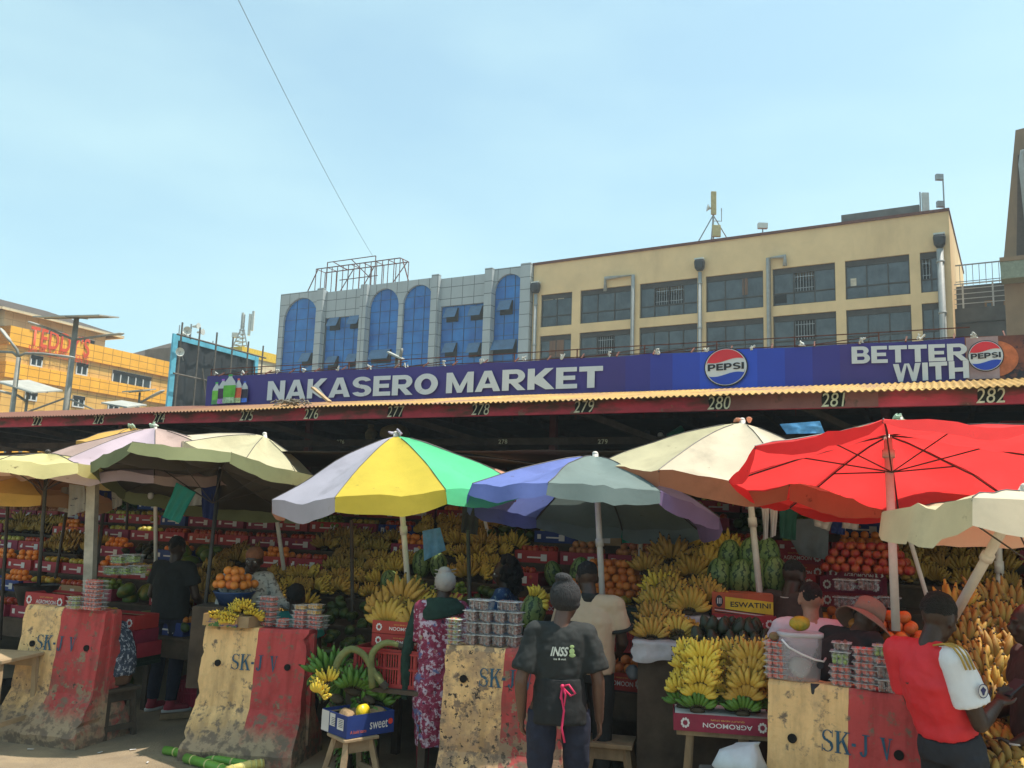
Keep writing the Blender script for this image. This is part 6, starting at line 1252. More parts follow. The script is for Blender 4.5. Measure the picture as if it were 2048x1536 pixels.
# right-hand banana wall
for i in range(11):
    for j in range(3):
        d = 6.3-.16*i+.0*j; v = 1205+i*37; u = 1915+j*52+(i % 2)*20+2*i
        if i > 8 and j == 0: continue
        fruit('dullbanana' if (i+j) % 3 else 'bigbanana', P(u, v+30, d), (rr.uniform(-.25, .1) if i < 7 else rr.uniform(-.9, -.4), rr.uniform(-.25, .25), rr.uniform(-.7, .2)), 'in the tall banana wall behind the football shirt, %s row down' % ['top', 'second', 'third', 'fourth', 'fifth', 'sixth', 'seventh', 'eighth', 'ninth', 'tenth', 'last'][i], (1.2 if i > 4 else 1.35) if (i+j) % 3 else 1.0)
for i in range(5): fruit('dullbanana', P(1850+10*i, 1400+28*i, 5.9), (-.3, .2*i-.3, .3*i), 'low behind the football shirt', 1.2)
heap('apple', P(1735, 1145, 7.3), 9, 5, 4, .040, 'in the red pile under the red umbrella', jit=.008)
# dark stack of packed boxes behind the hat
for i, (u, v) in enumerate(((1690, 1215), (1735, 1215), (1780, 1215), (1690, 1180), (1738, 1180))):
    key = ('date', .16, .12, .09)
    if key not in PUN: PUN[key] = Proto(punnet(*key))
    o = PUN[key].get(); put(o, P(u, v, 7.1), -TH); tag(o, 'dark packed tub %s behind the tan bush hat' % ['left low', 'middle low', 'right low', 'left high', 'right high'][i], 'punnet', 'dark tubs under the red umbrella')
# green packs at left
for i, (u, v) in enumerate(((225, 1150), (250, 1150), (278, 1148), (240, 1128), (266, 1126))):
    key = ('grape', .16, .12, .09); 
    if key not in PUN: PUN[key] = Proto(punnet(*key))
    o = PUN[key].get(); put(o, P(u, v, 8.6), -TH); tag(o, 'pale green pack %s left of the person in black' % ['left low', 'middle low', 'right low', 'left high', 'right high'][i], 'punnet', 'green packs left of the person in black')
# bright watermelon and bananas catching the sun
fruit('watermelon', P(1062, 1262, 7.3), (.1, 0, 1), 'catching light behind the brown boxes', 1.0); fruit('brightbanana', P(1065, 1205, 7.25), (-.4, .9, .3), 'lying on the sunlit melon', .9)
# bamboo-like stems on the ground
bam = M('green_cane', (.07, .22, .02), .45, .25, 5, .1, col2=(.16, .34, .05)); node = M('cane_node', (.45, .42, .16), .7)
for lb, pts, r_, m_ in (('upper green sugarcane stem lying at the foot of the cream barrier', [(330, 1500), (400, 1513), (460, 1524), (512, 1532)], .034, bam), ('lower green sugarcane stem with pale joints beside the other', [(372, 1516), (420, 1530), (465, 1545), (515, 1556)], .036, bam), ('short yellow cane end in front of the two green stems', [(455, 1542), (500, 1530), (527, 1527)], .034, M('yellow_cane', (.55, .45, .14), .5))):
    w_ = [PZ(u, v, .035 if m_ is bam else .09) for u, v in pts]; b0 = w_[0].copy(); o = MB().tube([p-b0 for p in w_], r_, 12).build('sugarcane', m_, None, True); o.location = b0; tag(o, lb, 'sugarcane')
    for k in range(5):
        t = (k+.5)/5*(len(w_)-1); i = min(int(t), len(w_)-2); p = w_[i].lerp(w_[i+1], t-i)-b0; dd = (w_[i+1]-w_[i]).normalized(); MB().tube([p-dd*.008, p, p+dd*.008], [r_*1.02, r_*1.12, r_*1.02], 12).build('joint', node, o, True)
# litter, planks, small props
o = MB().box(-.2, -.03, 0, .2, .03, .012).build('cardboard_scrap', inbox, None, wobble=.01); o.location = PZ(140, 1468, .003); o.rotation_euler.z = .1; tag(o, 'flat torn cardboard scrap on the ground in front of the leftmost barrier', 'cardboard')
for i in range(26):
    u, v = rr.uniform(20, 820), rr.uniform(1400, 1530); o = MB().box(-.02, -.006, 0, .02, .006, .003).build('litter', whitein, None, wobble=.006, wsc=60); o.location = PZ(u, v, .004); o.rotation_euler.z = rr.uniform(0, 3); o.scale = (rr.uniform(.4, 1.3),)*3; tag(o, 'tiny pale scrap of litter on the dark ground', 'litter', 'litter scraps on the ground')
o = MB().beam((0, 0, .03), (.62, .3, .04), .07, .05).build('plank', wood, None, wobble=.006); o.location = PZ(318, 1440, 0); tag(o, 'loose dark plank on the ground behind the cream barrier', 'plank')
crate('pinkish red crate on the ground right of the pink shoes', PZ(338, 1412, 0), R(-8), .46, .34, .26, M('pink_crate_plastic', (.45, .03, .07), .5))
fruit('papaya', PZ(246, 1400, 0), (.1, .1, 0), 'standing upright on the ground behind the leftmost barrier', 1.15)
po = thing('timber_post', 'grey squared timber post behind the leftmost barrier', 'post', PZ(170, 1448, 0)); tp2 = P(187, 935, po.location.y)-po.location
MB().beam((0, 0, 0), tp2, .085).build('post', greywood, po, wobble=.004, wsc=8)
MB().box(tp2.x-.05, -.06, tp2.z-.08, tp2.x+.05, .06, tp2.z-.03).build('rope_binding', CL['mint'], po, wobble=.01, wsc=20)
tt = stool('pale plank table entering at the left picture edge', PZ(-20, 1308, .72)-Vector((0, 0, .72)), R(-8), .72, .60, .5, .0, mat=M('pale_table_plank', (.34, .24, .14), .85, .2, 4, .2), name='plank_table'); tt['category'] = 'table'
for u, v, lb in ((28, 1400, 'black tub below the plank table'), (70, 1205, 'black rubber basin above the leftmost barrier')):
    t = thing('tub', lb, 'tub', P(u, v, 8.6)); MB().loft([(0, 0, -.02, .14, .14), (0, 0, .16, .2, .2), (0, 0, .17, .21, .21), (0, 0, .15, .19, .19), (0, 0, .0, .12, .12)], 22).build('bowl', tankm, t, True)
o = protos['near'].get(); put(o, P(48, 1212, 8.3), -TH+.05); tag(o, 'red printed carton standing just behind the leftmost barrier', 'box', 'carton behind the leftmost barrier')
o = copy_tree(o); put(o, P(48, 1240, 8.3), -TH+.02); tag(o, 'red printed carton under the one behind the leftmost barrier', 'box', 'carton behind the leftmost barrier')
for i, (u, v, rz_) in enumerate(((182, 1245, -.35), (180, 1275, -.3), (186, 1300, -.33))):
    o = protos['near'].get(); put(o, P(u, v+8, 8.5), rz_); tag(o, '%s red carton of the stack between leftmost barrier and person in black' % ['top', 'middle', 'bottom'][i], 'box', 'cartons left of the person in black')
t = crate('dark crate under the stack of three red cartons', P(180, 1325, 8.52), -.33, .52, .34, .16, darkcr)
# hanging bags, cloths and bulbs
def sheet(name, lb, cat, uvs, d, mat, thick=.02, wrinkle=.012):
    w_ = [P(u, v, d) for u, v in uvs]; b0 = w_[0].copy(); q = MB(); a, b, c, e = [p-b0 for p in w_]
    for s_ in (0, 1):
        q.grid(lambda i, j: (a.lerp(b, i)).lerp(e.lerp(c, i), j)+Vector((0, s_*thick+wrinkle*math.sin(i*14+j*3+d*7)*(.3+j)+wrinkle*noise.noise(Vector((i*4, j*4, d))), 0)), 12, 10)
    o = q.build(name, mat, None, True, fix=False); o.location = b0; tag(o, lb, cat); return o
bagw = M('printed_white_bag', (.40, .39, .37), .7, .15, 5, .1, tr=.1); over(bagw, f_noise(8, .60, .62, stretch=(1, 1, 4)), (.05, .05, .10)); tealb = M('teal_plastic', (.01, .22, .16), .4, .15, 5, .1, tr=.2); bluec = M('dark_blue_cloth', (.012, .025, .12), .8, .2, 4, .2); lbl = M('light_blue_plastic', (.10, .30, .55), .35, .3, 6, .2)
stripec = M('striped_grey_cloth', (.30, .28, .25), .85, .2, 5, .1); over(stripec, f_noise(3, .5, .52, stretch=(14, 14, .1)), (.10, .09, .10))
for a_ in (('white printed bag hanging leftmost beside the timber post', [(122, 975), (152, 972), (150, 1028), (118, 1022)], 9.2, bagw), ('white printed bag hanging tilted against the timber post', [(138, 968), (168, 972), (172, 1020), (135, 1034)], 9.0, bagw), ('long white bag hanging right of the timber post', [(222, 955), (246, 958), (242, 1010), (226, 1018)], 9.3, bagw), ('blue cloth hanging behind the white bags', [(190, 955), (240, 955), (236, 1012), (185, 1005)], 9.6, bluec),
    ('teal plastic bag hanging askew from the dark canvas umbrella', [(352, 965), (390, 985), (358, 1046), (326, 1034)], 8.3, tealb), ('white bag with a red mark behind the teal bag', [(370, 962), (404, 962), (402, 1010), (372, 1012)], 8.8, bagw), ('dark blue garment hanging from the dark canvas umbrella', [(402, 962), (440, 962), (432, 1042), (404, 1034)], 8.8, bluec), ('striped grey cloth hanging from the beige folded umbrella', [(490, 966), (532, 970), (524, 1018), (480, 1006)], 9.4, stripec),
    ('pair of white sleeves hanging under the beige umbrella, left one', [(1524, 1002), (1538, 1004), (1536, 1076), (1528, 1080)], 6.7, whitein), ('pair of white sleeves hanging under the beige umbrella, right one', [(1540, 1002), (1556, 1006), (1552, 1070), (1542, 1076)], 6.7, whitein), ('dark green cloth hanging behind the white sleeves', [(1560, 1010), (1596, 1012), (1590, 1080), (1562, 1076)], 7.2, M('dark_green_cloth', (.012, .07, .05), .8)),
    ('cream bag hanging left under the red umbrella rim', [(1625, 1030), (1668, 1034), (1660, 1062), (1632, 1052)], 6.9, bagw), ('blue bag hanging between the two cream bags', [(1662, 1032), (1692, 1034), (1690, 1070), (1666, 1066)], 7.0, bluec), ('cream bag with dark lettering hanging right under the red rim', [(1685, 1026), (1720, 1030), (1718, 1060), (1686, 1056)], 6.8, bagw),
    ('light blue plastic sheet bundled beside the hung bananas', [(845, 1062), (880, 1055), (892, 1100), (848, 1122)], 8.9, lbl), ('dark grey jacket hanging behind the green umbrella panel', [(925, 1010), (960, 1008), (955, 1070), (922, 1065)], 8.2, M('dark_grey_cloth', (.03, .03, .035), .9)), ('grey plastic curtain hanging behind the dark brown tee shirt', [(1560, 1040), (1660, 1036), (1655, 1120), (1600, 1110)], 8.0, M('grey_plastic_sheet', (.15, .17, .19), .5, .2, 4, .2)),
    ('crumpled blue tarpaulin on the beige umbrella row under number 281', [(1560, 848), (1640, 842), (1650, 866), (1575, 868)], 8.8, lbl), ('green net curtain hanging right behind the oranges', [(1240, 1062), (1300, 1058), (1302, 1085), (1245, 1086)], 8.6, tealb)):
    sheet('hanging_'+('bag' if 'bag' in a_[0] and 'bags' not in a_[0] else 'cloth'), a_[0], 'bag' if 'bag' in a_[0] and 'bags' not in a_[0] else 'cloth', a_[1], a_[2], a_[3])
b_ = thing('light_bulb', 'unlit spiral bulb hanging right of the timber post', 'light bulb', P(302, 985, 9)); MB().tube([(0, 0, .12), (0, 0, .02)], .004, 5).build('cord', ribm, b_); MB().ell((0, 0, -.03), (.03, .03, .04), 12, 8).build('bulb', whitein, b_, True)
# things stored on the loft shelf
def loft(u, v, t=2.2): s, _ = MS(t, u, v); return O+E1*s+N1*t+Vector((0, 0, zbt+.002))
q = MB(); q.ell((0, 0, .16), (.27, .2, .17), 18, 12); o = q.build('sack', M('ochre_sack', (.30, .24, .10), .9, .2, 8, .4), None, True, wobble=.03, wsc=7); o.location = loft(790, 860); tag(o, 'plump ochre sack on the loft shelf under number 277', 'sack')
q = MB(); q.ell((0, 0, .13), (.10, .09, .14), 12, 10); q.ell((-.02, 0, .30), (.06, .05, .05), 8, 6); o = q.build('sack', M('tied_sack', (.22, .18, .09), .9, .3, 8, .4), None, True, wobble=.04, wsc=10); o.location = loft(742, 860); tag(o, 'tied crumpled sack left of the plump sack on the loft shelf', 'sack')
for i, u in enumerate((1292, 1322)):
    t = thing('shoe', '%s black trainer with white toe on the loft shelf under number 279' % ('left' if i == 0 else 'right'), 'shoe', loft(u, 870, 1.95), -TH+.2*i, 'pair of trainers on the loft shelf')
    MB().loft([(0, 0, .0, .05, .13, .8), (0, 0, .03, .052, .135, .8)], 16).build('sole', whitein, t, True); MB().loft([(0, .0, .03, .048, .125), (0, .02, .07, .044, .10), (0, .06, .12, .038, .055)], 14).build('upper', blackl, t, True); MB().ell((0, -.105, .04), (.045, .04, .035), 10, 8).build('toe', whitein, t, True)
q = MB(); q.loft([(0, 0, 0, .16, .1), (0, 0, .06, .14, .09), (.05, 0, .14, .06, .05), (.07, 0, .2, .02, .02)], 14); o = q.build('green_bag', tealb, None, True, wobble=.03, wsc=12); o.location = loft(1352, 868, 2.0); tag(o, 'dark green plastic bag right of the trainers on the loft shelf', 'bag')
for i, (u, n) in enumerate(((1735, 4), (1775, 3), (1960, 3), (2035, 5))):
    for k in range(n): 
        o = MB().box(-.22, -.15, 0, .22, .15, .03).build('folded_carton', inbox if k % 2 else redbox, None, wobble=.008); o.location = loft(u, 835, 1.95)+Vector((0, 0, .033*k)); o.rotation_euler.z = -TH+rr.uniform(-.2, .2); tag(o, 'flattened carton in the %s pile on the loft shelf' % ['first', 'second', 'third', 'fourth'][i], 'box', 'flattened cartons on the loft shelf')
# extra pales poles standing behind
for lb, p0, p1, d, m_ in (('thin pale pole rising behind the orange pile', (1275, 1230), (1282, 1070), 8.3, polew), ('dark steel pole right of the seller in the brown cap', (705, 1230), (703, 1040), 8.8, poled), ('dark pole behind the grey headwrap', (940, 1240), (936, 1060), 7.8, poled), ('grey pole leaning behind the leaning beige one', (1850, 1180), (1820, 1080), 7.0, polew), ('dark pole between the two left umbrellas', (190, 1160), (212, 985), 9.6, poled)):
    a, b = P(*p0, d), P(*p1, d); g_ = Vector((a.x+(a.x-b.x)*(a.z/(b.z-a.z)), a.y, 0)); o = MB().tube([(0, 0, 0), b-g_], .018, 8).build('prop_pole', m_, None, True); o.location = g_; tag(o, lb, 'pole')
# ================================================================ PEOPLE  (local frame: +y is where the body faces, x to its right)
def V(*a): return Vector(a)
tex_f = bpy.data.textures.new('fold_noise', 'CLOUDS'); tex_f.noise_scale = .11; tex_f.noise_depth = 2
tex_s = bpy.data.textures.new('small_fold_noise', 'CLOUDS'); tex_s.noise_scale = .045
def trunk(q, pts, rad, side=V(1, 0, 0), n=20, pw=.85):
    k = len(pts); vs = []
    for i, p in enumerate(pts):
        d = (pts[min(i+1, k-1)]-pts[max(i-1, 0)]).normalized(); s = (side-d*side.dot(d)).normalized(); f = d.cross(s)
        for j in range(n):
            a = 2*math.pi*j/n; c, e = math.cos(a), math.sin(a)
            vs.append(p+s*(rad[i][0]*math.copysign(abs(c)**pw, c))+f*(rad[i][1]*math.copysign(abs(e)**pw, e)))
    fs = [(i*n+j, i*n+(j+1) % n, (i+1)*n+(j+1) % n, (i+1)*n+j) for i in range(k-1) for j in range(n)]
    fs += [tuple(reversed(range(n))), tuple((k-1)*n+j for j in range(n))]; q.add(vs, fs)
def finish(q, nm, mat, par, vox, folds=0, smooth=4, tex=None):
    o = q.build(nm, mat, par, True)
    r_ = o.modifiers.new('r', 'REMESH'); r_.mode = 'VOXEL'; r_.voxel_size = vox; r_.use_smooth_shade = True
    s_ = o.modifiers.new('s', 'SMOOTH'); s_.factor = .5; s_.iterations = smooth
    if folds:
        d_ = o.modifiers.new('d', 'DISPLACE'); d_.texture = tex or tex_f; d_.strength = folds; d_.mid_level = .5; d_.texture_coords = 'LOCAL'
        d2 = o.modifiers.new('e', 'DISPLACE'); d2.texture = tex_s; d2.strength = folds*.35; d2.mid_level = .5; d2.texture_coords = 'LOCAL'
    # freeze the result so that the object is one plain mesh
    dg = bpy.context.evaluated_depsgraph_get(); me = bpy.data.meshes.new_from_object(o.evaluated_get(dg)); old = o.data; o.modifiers.clear(); o.data = me
    me.materials.clear()
    for m in (mat if isinstance(mat, (list, tuple)) else [mat]): me.materials.append(m)
    me.polygons.foreach_set('use_smooth', [True]*len(me.polygons)); bpy.data.meshes.remove(old); return o
def hand_geo(q, w, d, n, side, curl=.5, s=1.0):
    d = d.normalized(); n = (n-d*n.dot(d)).normalized(); t = d.cross(n)*side
    q.tube([w-d*.01, w+d*.03*s, w+d*.07*s, w+d*.092*s], [(.022*s, .018*s), (.036*s, .015*s), (.040*s, .014*s), (.036*s, .011*s)] if True else 0, 10)
    for i, (off, L) in enumerate(((.030, .068), (.010, .078), (-.011, .073), (-.030, .058))):
        b = w+d*.082*s+t*off*s; a = 0; p = b; r = .0098*s
        for j, l in enumerate((.42, .32, .26)):
            a += curl*(.7+.12*i)*(.8 if j else .6); nd = (d*math.cos(a)+n*math.sin(a)+t*off*.8*(1-j*.3)).normalized(); p2 = p+nd*(L*l*s); q.cap(p, p2, r, r*.9, 7); p = p2; r *= .9
    b = w+d*.025*s+t*.028*s; p1 = b+(d*.6+t*.75+n*.25).normalized()*.036*s; p2 = p1+(d*.85+t*.2+n*.4*curl).normalized()*.030*s; q.cap(b, p1, .013*s, .011*s, 7); q.cap(p1, p2, .011*s, .009*s, 7)
def head_geo(q, c, Rm, s=1.0, lips=True):
    s *= 1.06; c = c-Vector((0, 0, .012))
    M4 = Matrix.Translation(c) @ Rm.to_4x4(); q.T = M4
    q.ell((0, -.010*s, .025*s), (.074*s, .094*s, .088*s), 18, 12); q.ell((0, .012*s, -.030*s), (.060*s, .072*s, .075*s), 16, 10); q.ell((0, .045*s, -.078*s), (.034*s, .032*s, .026*s), 12, 8)
    q.tube([V(0, .078, .018)*s, V(0, .100, -.018)*s, V(0, .088, -.034)*s], [.009*s, .0155*s, .016*s], 8); q.ell((0, .078*s, -.055*s), (.024*s, .016*s, .012*s), 10, 6); q.ell((0, .078*s, .022*s), (.052*s, .014*s, .010*s), 10, 6)
    for k in (-1, 1): q.ell((k*.074*s, -.004*s, -.012*s), (.010*s, .019*s, .031*s), 8, 8); q.ell((k*.040*s, .060*s, -.018*s), (.020*s, .018*s, .018*s), 8, 6)
    q.T = None; return M4
eyew = M('eye_white', (.55, .52, .48), .3, .05, 5, 0); eyed = M('eye_dark', (.012, .01, .01), .2)
def person(label, loc, rz, h=1.7, pose=None, skin=None, top=None, sleeve=.55, topw=1.0, topz=.92, pants=None, shoes=None, hair=None, hairkind='short', head=(0, 0, 0), faces=False, sit=False, extra=None, folds=.022, build_=1.0, curl=.45, legs=True, palms=None, dress=None, fingers=True, collar=None):
    """pose: dict of joints in a 1.70 m figure"""
    J = dict(pel=V(0, 0, .93), wai=V(0, .0, 1.08), che=V(0, .0, 1.26), nec=V(0, .0, 1.42), hd=V(0, .02, 1.575), shL=V(-.175, 0, 1.375), shR=V(.175, 0, 1.375), elL=V(-.215, -.02, 1.09), elR=V(.215, -.02, 1.09), wrL=V(-.225, .05, .86), wrR=V(.225, .05, .86),
             hiL=V(-.09, 0, .90), hiR=V(.09, 0, .90), knL=V(-.10, .03, .50), knR=V(.10, .03, .50), anL=V(-.105, -.01, .09), anR=V(.105, -.01, .09), toL=V(-.12, .14, .03), toR=V(.12, .14, .03))
    J.update(pose or {}); s = h/1.70; J = {k: v*s for k, v in J.items()}; g = build_
    root = thing('person', label, 'person', loc, rz); side = (J['shR']-J['shL']).normalized(); hside = (J['hiR']-J['hiL']).normalized()
    nd = (J['hd']-J['nec']); Rm = Euler((R(head[0]), R(head[1]), R(head[2])), 'XYZ').to_matrix()
    q = MB(); trunk(q, [J['pel']-V(0, 0, .06)*s, J['pel'], J['wai'], J['che'], J['che'].lerp(J['nec'], .75), J['nec']], [(a*s*g, b*s*g) for a, b in ((.12, .09), (.15, .105), (.125, .095), (.155, .105), (.12, .07), (.055, .05))], side)
    q.cap(J['nec']-(nd*.25), J['nec'].lerp(J['hd'], .6), .056*s, .052*s, 12); M4 = head_geo(q, J['hd'], Rm, s)
    for a in 'LR':
        sh, el, wr = J['sh'+a], J['el'+a], J['wr'+a]
        q.cap(sh, el, .052*s*g, .040*s*g, 12); q.cap(el, el.lerp(wr, .35), .041*s*g, .040*s*g, 12); q.cap(el.lerp(wr, .35), wr, .040*s*g, .027*s, 12); q.cap(J['che'].lerp(J['nec'], .6), sh, .06*s, .056*s, 12)
        d = (wr-el).normalized(); n = (palms or {}).get(a, V(-.6 if a == 'R' else .6, .3, 0)); sd = 1 if (d.cross(n)).dot(V(0, 1, 0.3)) > 0 else -1
        if fingers: hand_geo(q, wr, d, n, sd, curl, s)
        hi, kn, an, to = J['hi'+a], J['kn'+a], J['an'+a], J['to'+a]
        if legs: q.cap(hi, kn, .085*s*g, .055*s, 12); q.cap(kn, kn.lerp(an, .35), .055*s, .055*s, 12); q.cap(kn.lerp(an, .35), an, .055*s, .036*s, 12); q.cap(an-V(0, .0, .03)*s, to, .036*s, .026*s, 10)
    finish(q, 'body', skin, root, .0085, 0, 3)
    if faces:
        for k in (-1, 1):
            e = MB().ell(M4 @ V(k*.031, .074, .004)*1, .0125*s, 10, 8).build('eye', eyew, root, True); MB().ell(M4 @ V(k*.031, .083, .003), .0068*s, 8, 6).build('iris', eyed, e, True)
        MB().ell(M4 @ V(0, .091, -.056), (.022, .006, .005), 8, 6, Rm).build('lips', M('dark_lips', (.09, .035, .03), .5), root, True)
    if hair is not None:
        q = MB(); q.T = M4
        if hairkind == 'short': q.ell((0, -.018*s, .034*s), (.078*s, .094*s, .087*s), 20, 14)
        elif hairkind == 'thick': q.ell((0, -.020*s, .044*s), (.082*s, .100*s, .092*s), 20, 14)
        elif hairkind == 'curly':
            r0 = random.Random(4)
            for k in range(90): t, f = r0.uniform(0, 6.28), r0.uniform(-.9, 1.5); q.ell((.10*math.cos(t)*math.cos(f)*s, (-.03+.11*math.sin(t)*math.cos(f))*s if math.sin(t) < .4 else -.02*s, (.03+.12*math.sin(f))*s), .030*s, 6, 5)
            for k in range(50): q.ell((r0.uniform(-.11, .11), r0.uniform(-.14, -.05), r0.uniform(-.18, .05)), .032, 6, 5)
        q.T = None
        finish(q, 'hair', hair, root, .009, .012 if hairkind != 'curly' else .02, 2, tex_s)
    if top is not None:
        q = MB(); w_ = topw; hemz = J['pel'].lerp(J['wai'], (topz-.93)/.15) if topz > .5 else J['pel']
        trunk(q, [hemz+V(0, 0, 0), hemz.lerp(J['wai'], .5), J['wai'], J['che'], J['che'].lerp(J['nec'], .55), J['nec']-nd*.12], [(a*s*g, b*s*g) for a, b in ((.175*w_, .13*w_), (.178*w_, .128*w_), (.172*w_, .122*w_), (.185*w_, .125*w_), (.165, .095), (.072, .066))], side, 24)
        for a in 'LR':
            sh, el, wr = J['sh'+a], J['el'+a], J['wr'+a]; q.cap(J['che'].lerp(J['nec'], .72), sh, .070*s, .070*s*g, 12)
            if sleeve < .2: continue
            if sleeve <= 1: e = sh.lerp(el, sleeve); c_ = J['che'].lerp(J['nec'], .72); q.tube([c_.lerp(sh, .35), sh.lerp(c_, .08)+V(0, 0, -.006), sh.lerp(e, .30), e], [.060*s*g, .068*s*g, .072*s*g, (.068+.018*w_)*s*g], 14)
            else: e = el.lerp(wr, sleeve-1); q.tube([sh, el, e], [.070*s*g, .060*s*g, .046*s*g], 14)
        tp = finish(q, 'top' if not dress else 'bodice', top, root, .010, folds, 9)
    if pants is not None:
        q = MB(); trunk(q, [J['wai'].lerp(J['pel'], .55), J['pel'], (J['hiL']+J['hiR'])/2-V(0, 0, .06)*s], [(.150*s*g, .115*s*g), (.172*s*g, .128*s*g), (.160*s*g, .115*s*g)], hside, 20)
        for a in 'LR': hi, kn, an = J['hi'+a], J['kn'+a], J['an'+a]; q.tube([hi, hi.lerp(kn, .5), kn, kn.lerp(an, .4), an+V(0, 0, .02)*s], [.098*s*g, .090*s*g, .070*s*g, .066*s*g, .056*s*g], 14)
        finish(q, 'trousers', pants, root, .011, folds*.8, 3)
    if shoes is not None:
        for a in 'LR':
            an, to = J['an'+a], J['to'+a]; d = (to-an); d.z = 0; d = d.normalized() if d.length > .01 else V(0, 1, 0)
            q = MB(); b = V(an.x, an.y, 0); q.cap(b-d*.02+V(0, 0, .045)*s, b+d*.15*s+V(0, 0, .035)*s, .045*s, .036*s, 12); q.cap(b+V(0, 0, .05)*s, b+V(0, 0, .10)*s, .046*s, .046*s, 12); sh_ = finish(q, 'shoe', shoes, root, .009, 0, 2)
            q = MB(); q.T = Matrix.Translation(b+d*.065*s) @ Matrix.Rotation(math.atan2(-d.x, d.y), 4, 'Z'); q.loft([(0, 0, .0, .048*s, .145*s, .8), (0, 0, .026*s, .05*s, .147*s, .8)], 18); q.build('sole', whitein, sh_, True)
    return root, J, M4, s
sk1 = M('deep_brown_skin', (.040, .021, .014), .45, .15, 14, .1, spec=.45); sk2 = M('warm_brown_skin', (.105, .054, .036), .45, .12, 14, .1, spec=.45); sk3 = M('light_tan_skin', (.36, .19, .125), .5, .1, 14, .1)
hairb = M('black_hair', (.010, .009, .009), .75, .4, 60, .9, bsc=160); jeans = M('dark_navy_denim', (.014, .017, .034), .85, .2, 12, .2); over(jeans, f_noise(3, .58, .75), (.030, .038, .065)); blackt = M('black_cotton', (.016, .018, .018), .85, .2, 6, .15); chart = M('charcoal_washed_cotton', (.019, .022, .022), .85, .15, 4, .15)
beige_t = M('beige_pique', (.42, .31, .21), .85, .06, 6, .15); pink_sh = M('pink_shoe_fabric', (.32, .03, .05), .7); whitet = M('pale_pink_white_cotton', (.62, .50, .54), .85, .05, 5, .15); brownt = M('dark_brown_cotton', (.055, .035, .030), .9); redj = M('red_jersey', (.62, .025, .035), .6, .08, 5, .12); whitej = M('white_jersey_sleeve', (.66, .68, .72), .6, .05, 5, .1)
greyk = M('charcoal_knit', (.028, .028, .030), .95, .2, 40, .8, bsc=120, stretch=(1, 1, .3)); greyw = M('light_grey_wrap', (.30, .28, .27), .9, .1, 10, .4); goldp = M('gold_stripe', (.42, .28, .06), .6)
# --- person in dark tee shirt and beanie, centre foreground
d6 = 5.55; g6 = P(1112, 1640, d6); g6.z = 0
rt, J, M4, s = person('person seen from behind in dark tee shirt, charcoal beanie and pink ribbon apron', g6, R(4), 1.66, dict(nec=V(.0, -.01, 1.415), hd=V(.035, .03, 1.565), shL=V(-.168, 0, 1.36), shR=V(.168, 0, 1.36), elL=V(-.245, -.03, 1.07), elR=V(.240, -.02, 1.08), wrL=V(-.225, .05, .84), wrR=V(.262, .04, .83), hiL=V(-.10, 0, .9), hiR=V(.10, 0, .9), knL=V(-.11, .02, .5), knR=V(.125, .02, .5), anL=V(-.115, -.02, .09), anR=V(.14, -.02, .09)),
    sk2, chart, .80, .90, 1.03, jeans, blackt, None, head=(-6, 4, -38), faces=False, folds=.030, curl=.55)
q = MB(); q.T = M4; q.ell((0, -.022, .035), (.093, .113, .106), 22, 14); q.ell((-.01, -.055, .135), (.055, .06, .035), 12, 8); q.ell((0, -.015, -.010), (.091, .108, .050), 20, 10); q.T = None; finish(q, 'beanie', greyk, rt, .008, .010, 3, tex_f)
q = MB(); trunk(q, [V(0, -.01, .80), V(0, -.005, .88), V(0, 0, .98), V(0, 0, 1.07)], [(.172, .132), (.172, .138), (.160, .128), (.150, .118)], n=28); ap = finish(q, 'apron', M('black_apron_cloth', (.013, .014, .015), .85, .2, 8, .2), rt, .010, .018, 3)
rib = M('pink_ribbon', (.62, .03, .11), .6); yb_ = -.130
q = MB(); q.tube([(.0, yb_, 1.035), (-.005, yb_-.005, .98), (.012, yb_-.012, .90), (.0, yb_-.014, .80), (.02, yb_-.016, .72)], (.009, .004) and [.007]*5, 6); q.tube([(.0, yb_, 1.035), (.018, yb_-.02, .99), (.012, yb_-.02, .93), (-.01, yb_-.012, .97), (0, yb_, 1.03)], .006, 6); q.tube([(0, yb_, 1.035), (.035, yb_-.03, 1.05), (.075, yb_-.028, 1.0), (.05, yb_-.02, .985), (0, yb_, 1.03)], .006, 6); q.ell((0, yb_-.004, 1.035), .013, 8, 6); q.build('apron_ribbon', rib, ap, True)
def back_y(o, x, z):                    # find the back surface of a garment at x,z
    best = 0
    for v in o.data.vertices:
        if abs(v.co.x-x) < .02 and abs(v.co.z-z) < .02: best = min(best, v.co.y)
    return best
topo = [c for c in rt.children if c.name.startswith('top')][0]; pr1 = M('pale_print', (.52, .55, .50), .8, .2, 30, 0); pr2 = M('pale_green_print', (.34, .45, .20), .8, .2, 20, 0)
yy = min(back_y(topo, x, z) for x in (-.06, -.02, .02, .05) for z in (1.22, 1.26))-.006
tx = fit_text('INSS', 'shirt_print', pr1, topo, -.075, .035, 1.205, 1.26, yy, off=.03, shear=.3); tx.name = 'shirt_print'
q = MB(); q.ell((.055, yy, 1.235), (.016, .002, .018), 10, 6); q.ell((.055, yy, 1.262), (.014, .002, .010), 10, 6); q.ell((.058, yy, 1.212), (.020, .002, .012), 10, 6); q.build('green_print', pr2, topo)
fit_text('ins & out', 'shirt_print_line', pr1, topo, -.055, .02, 1.183, 1.195, yy)
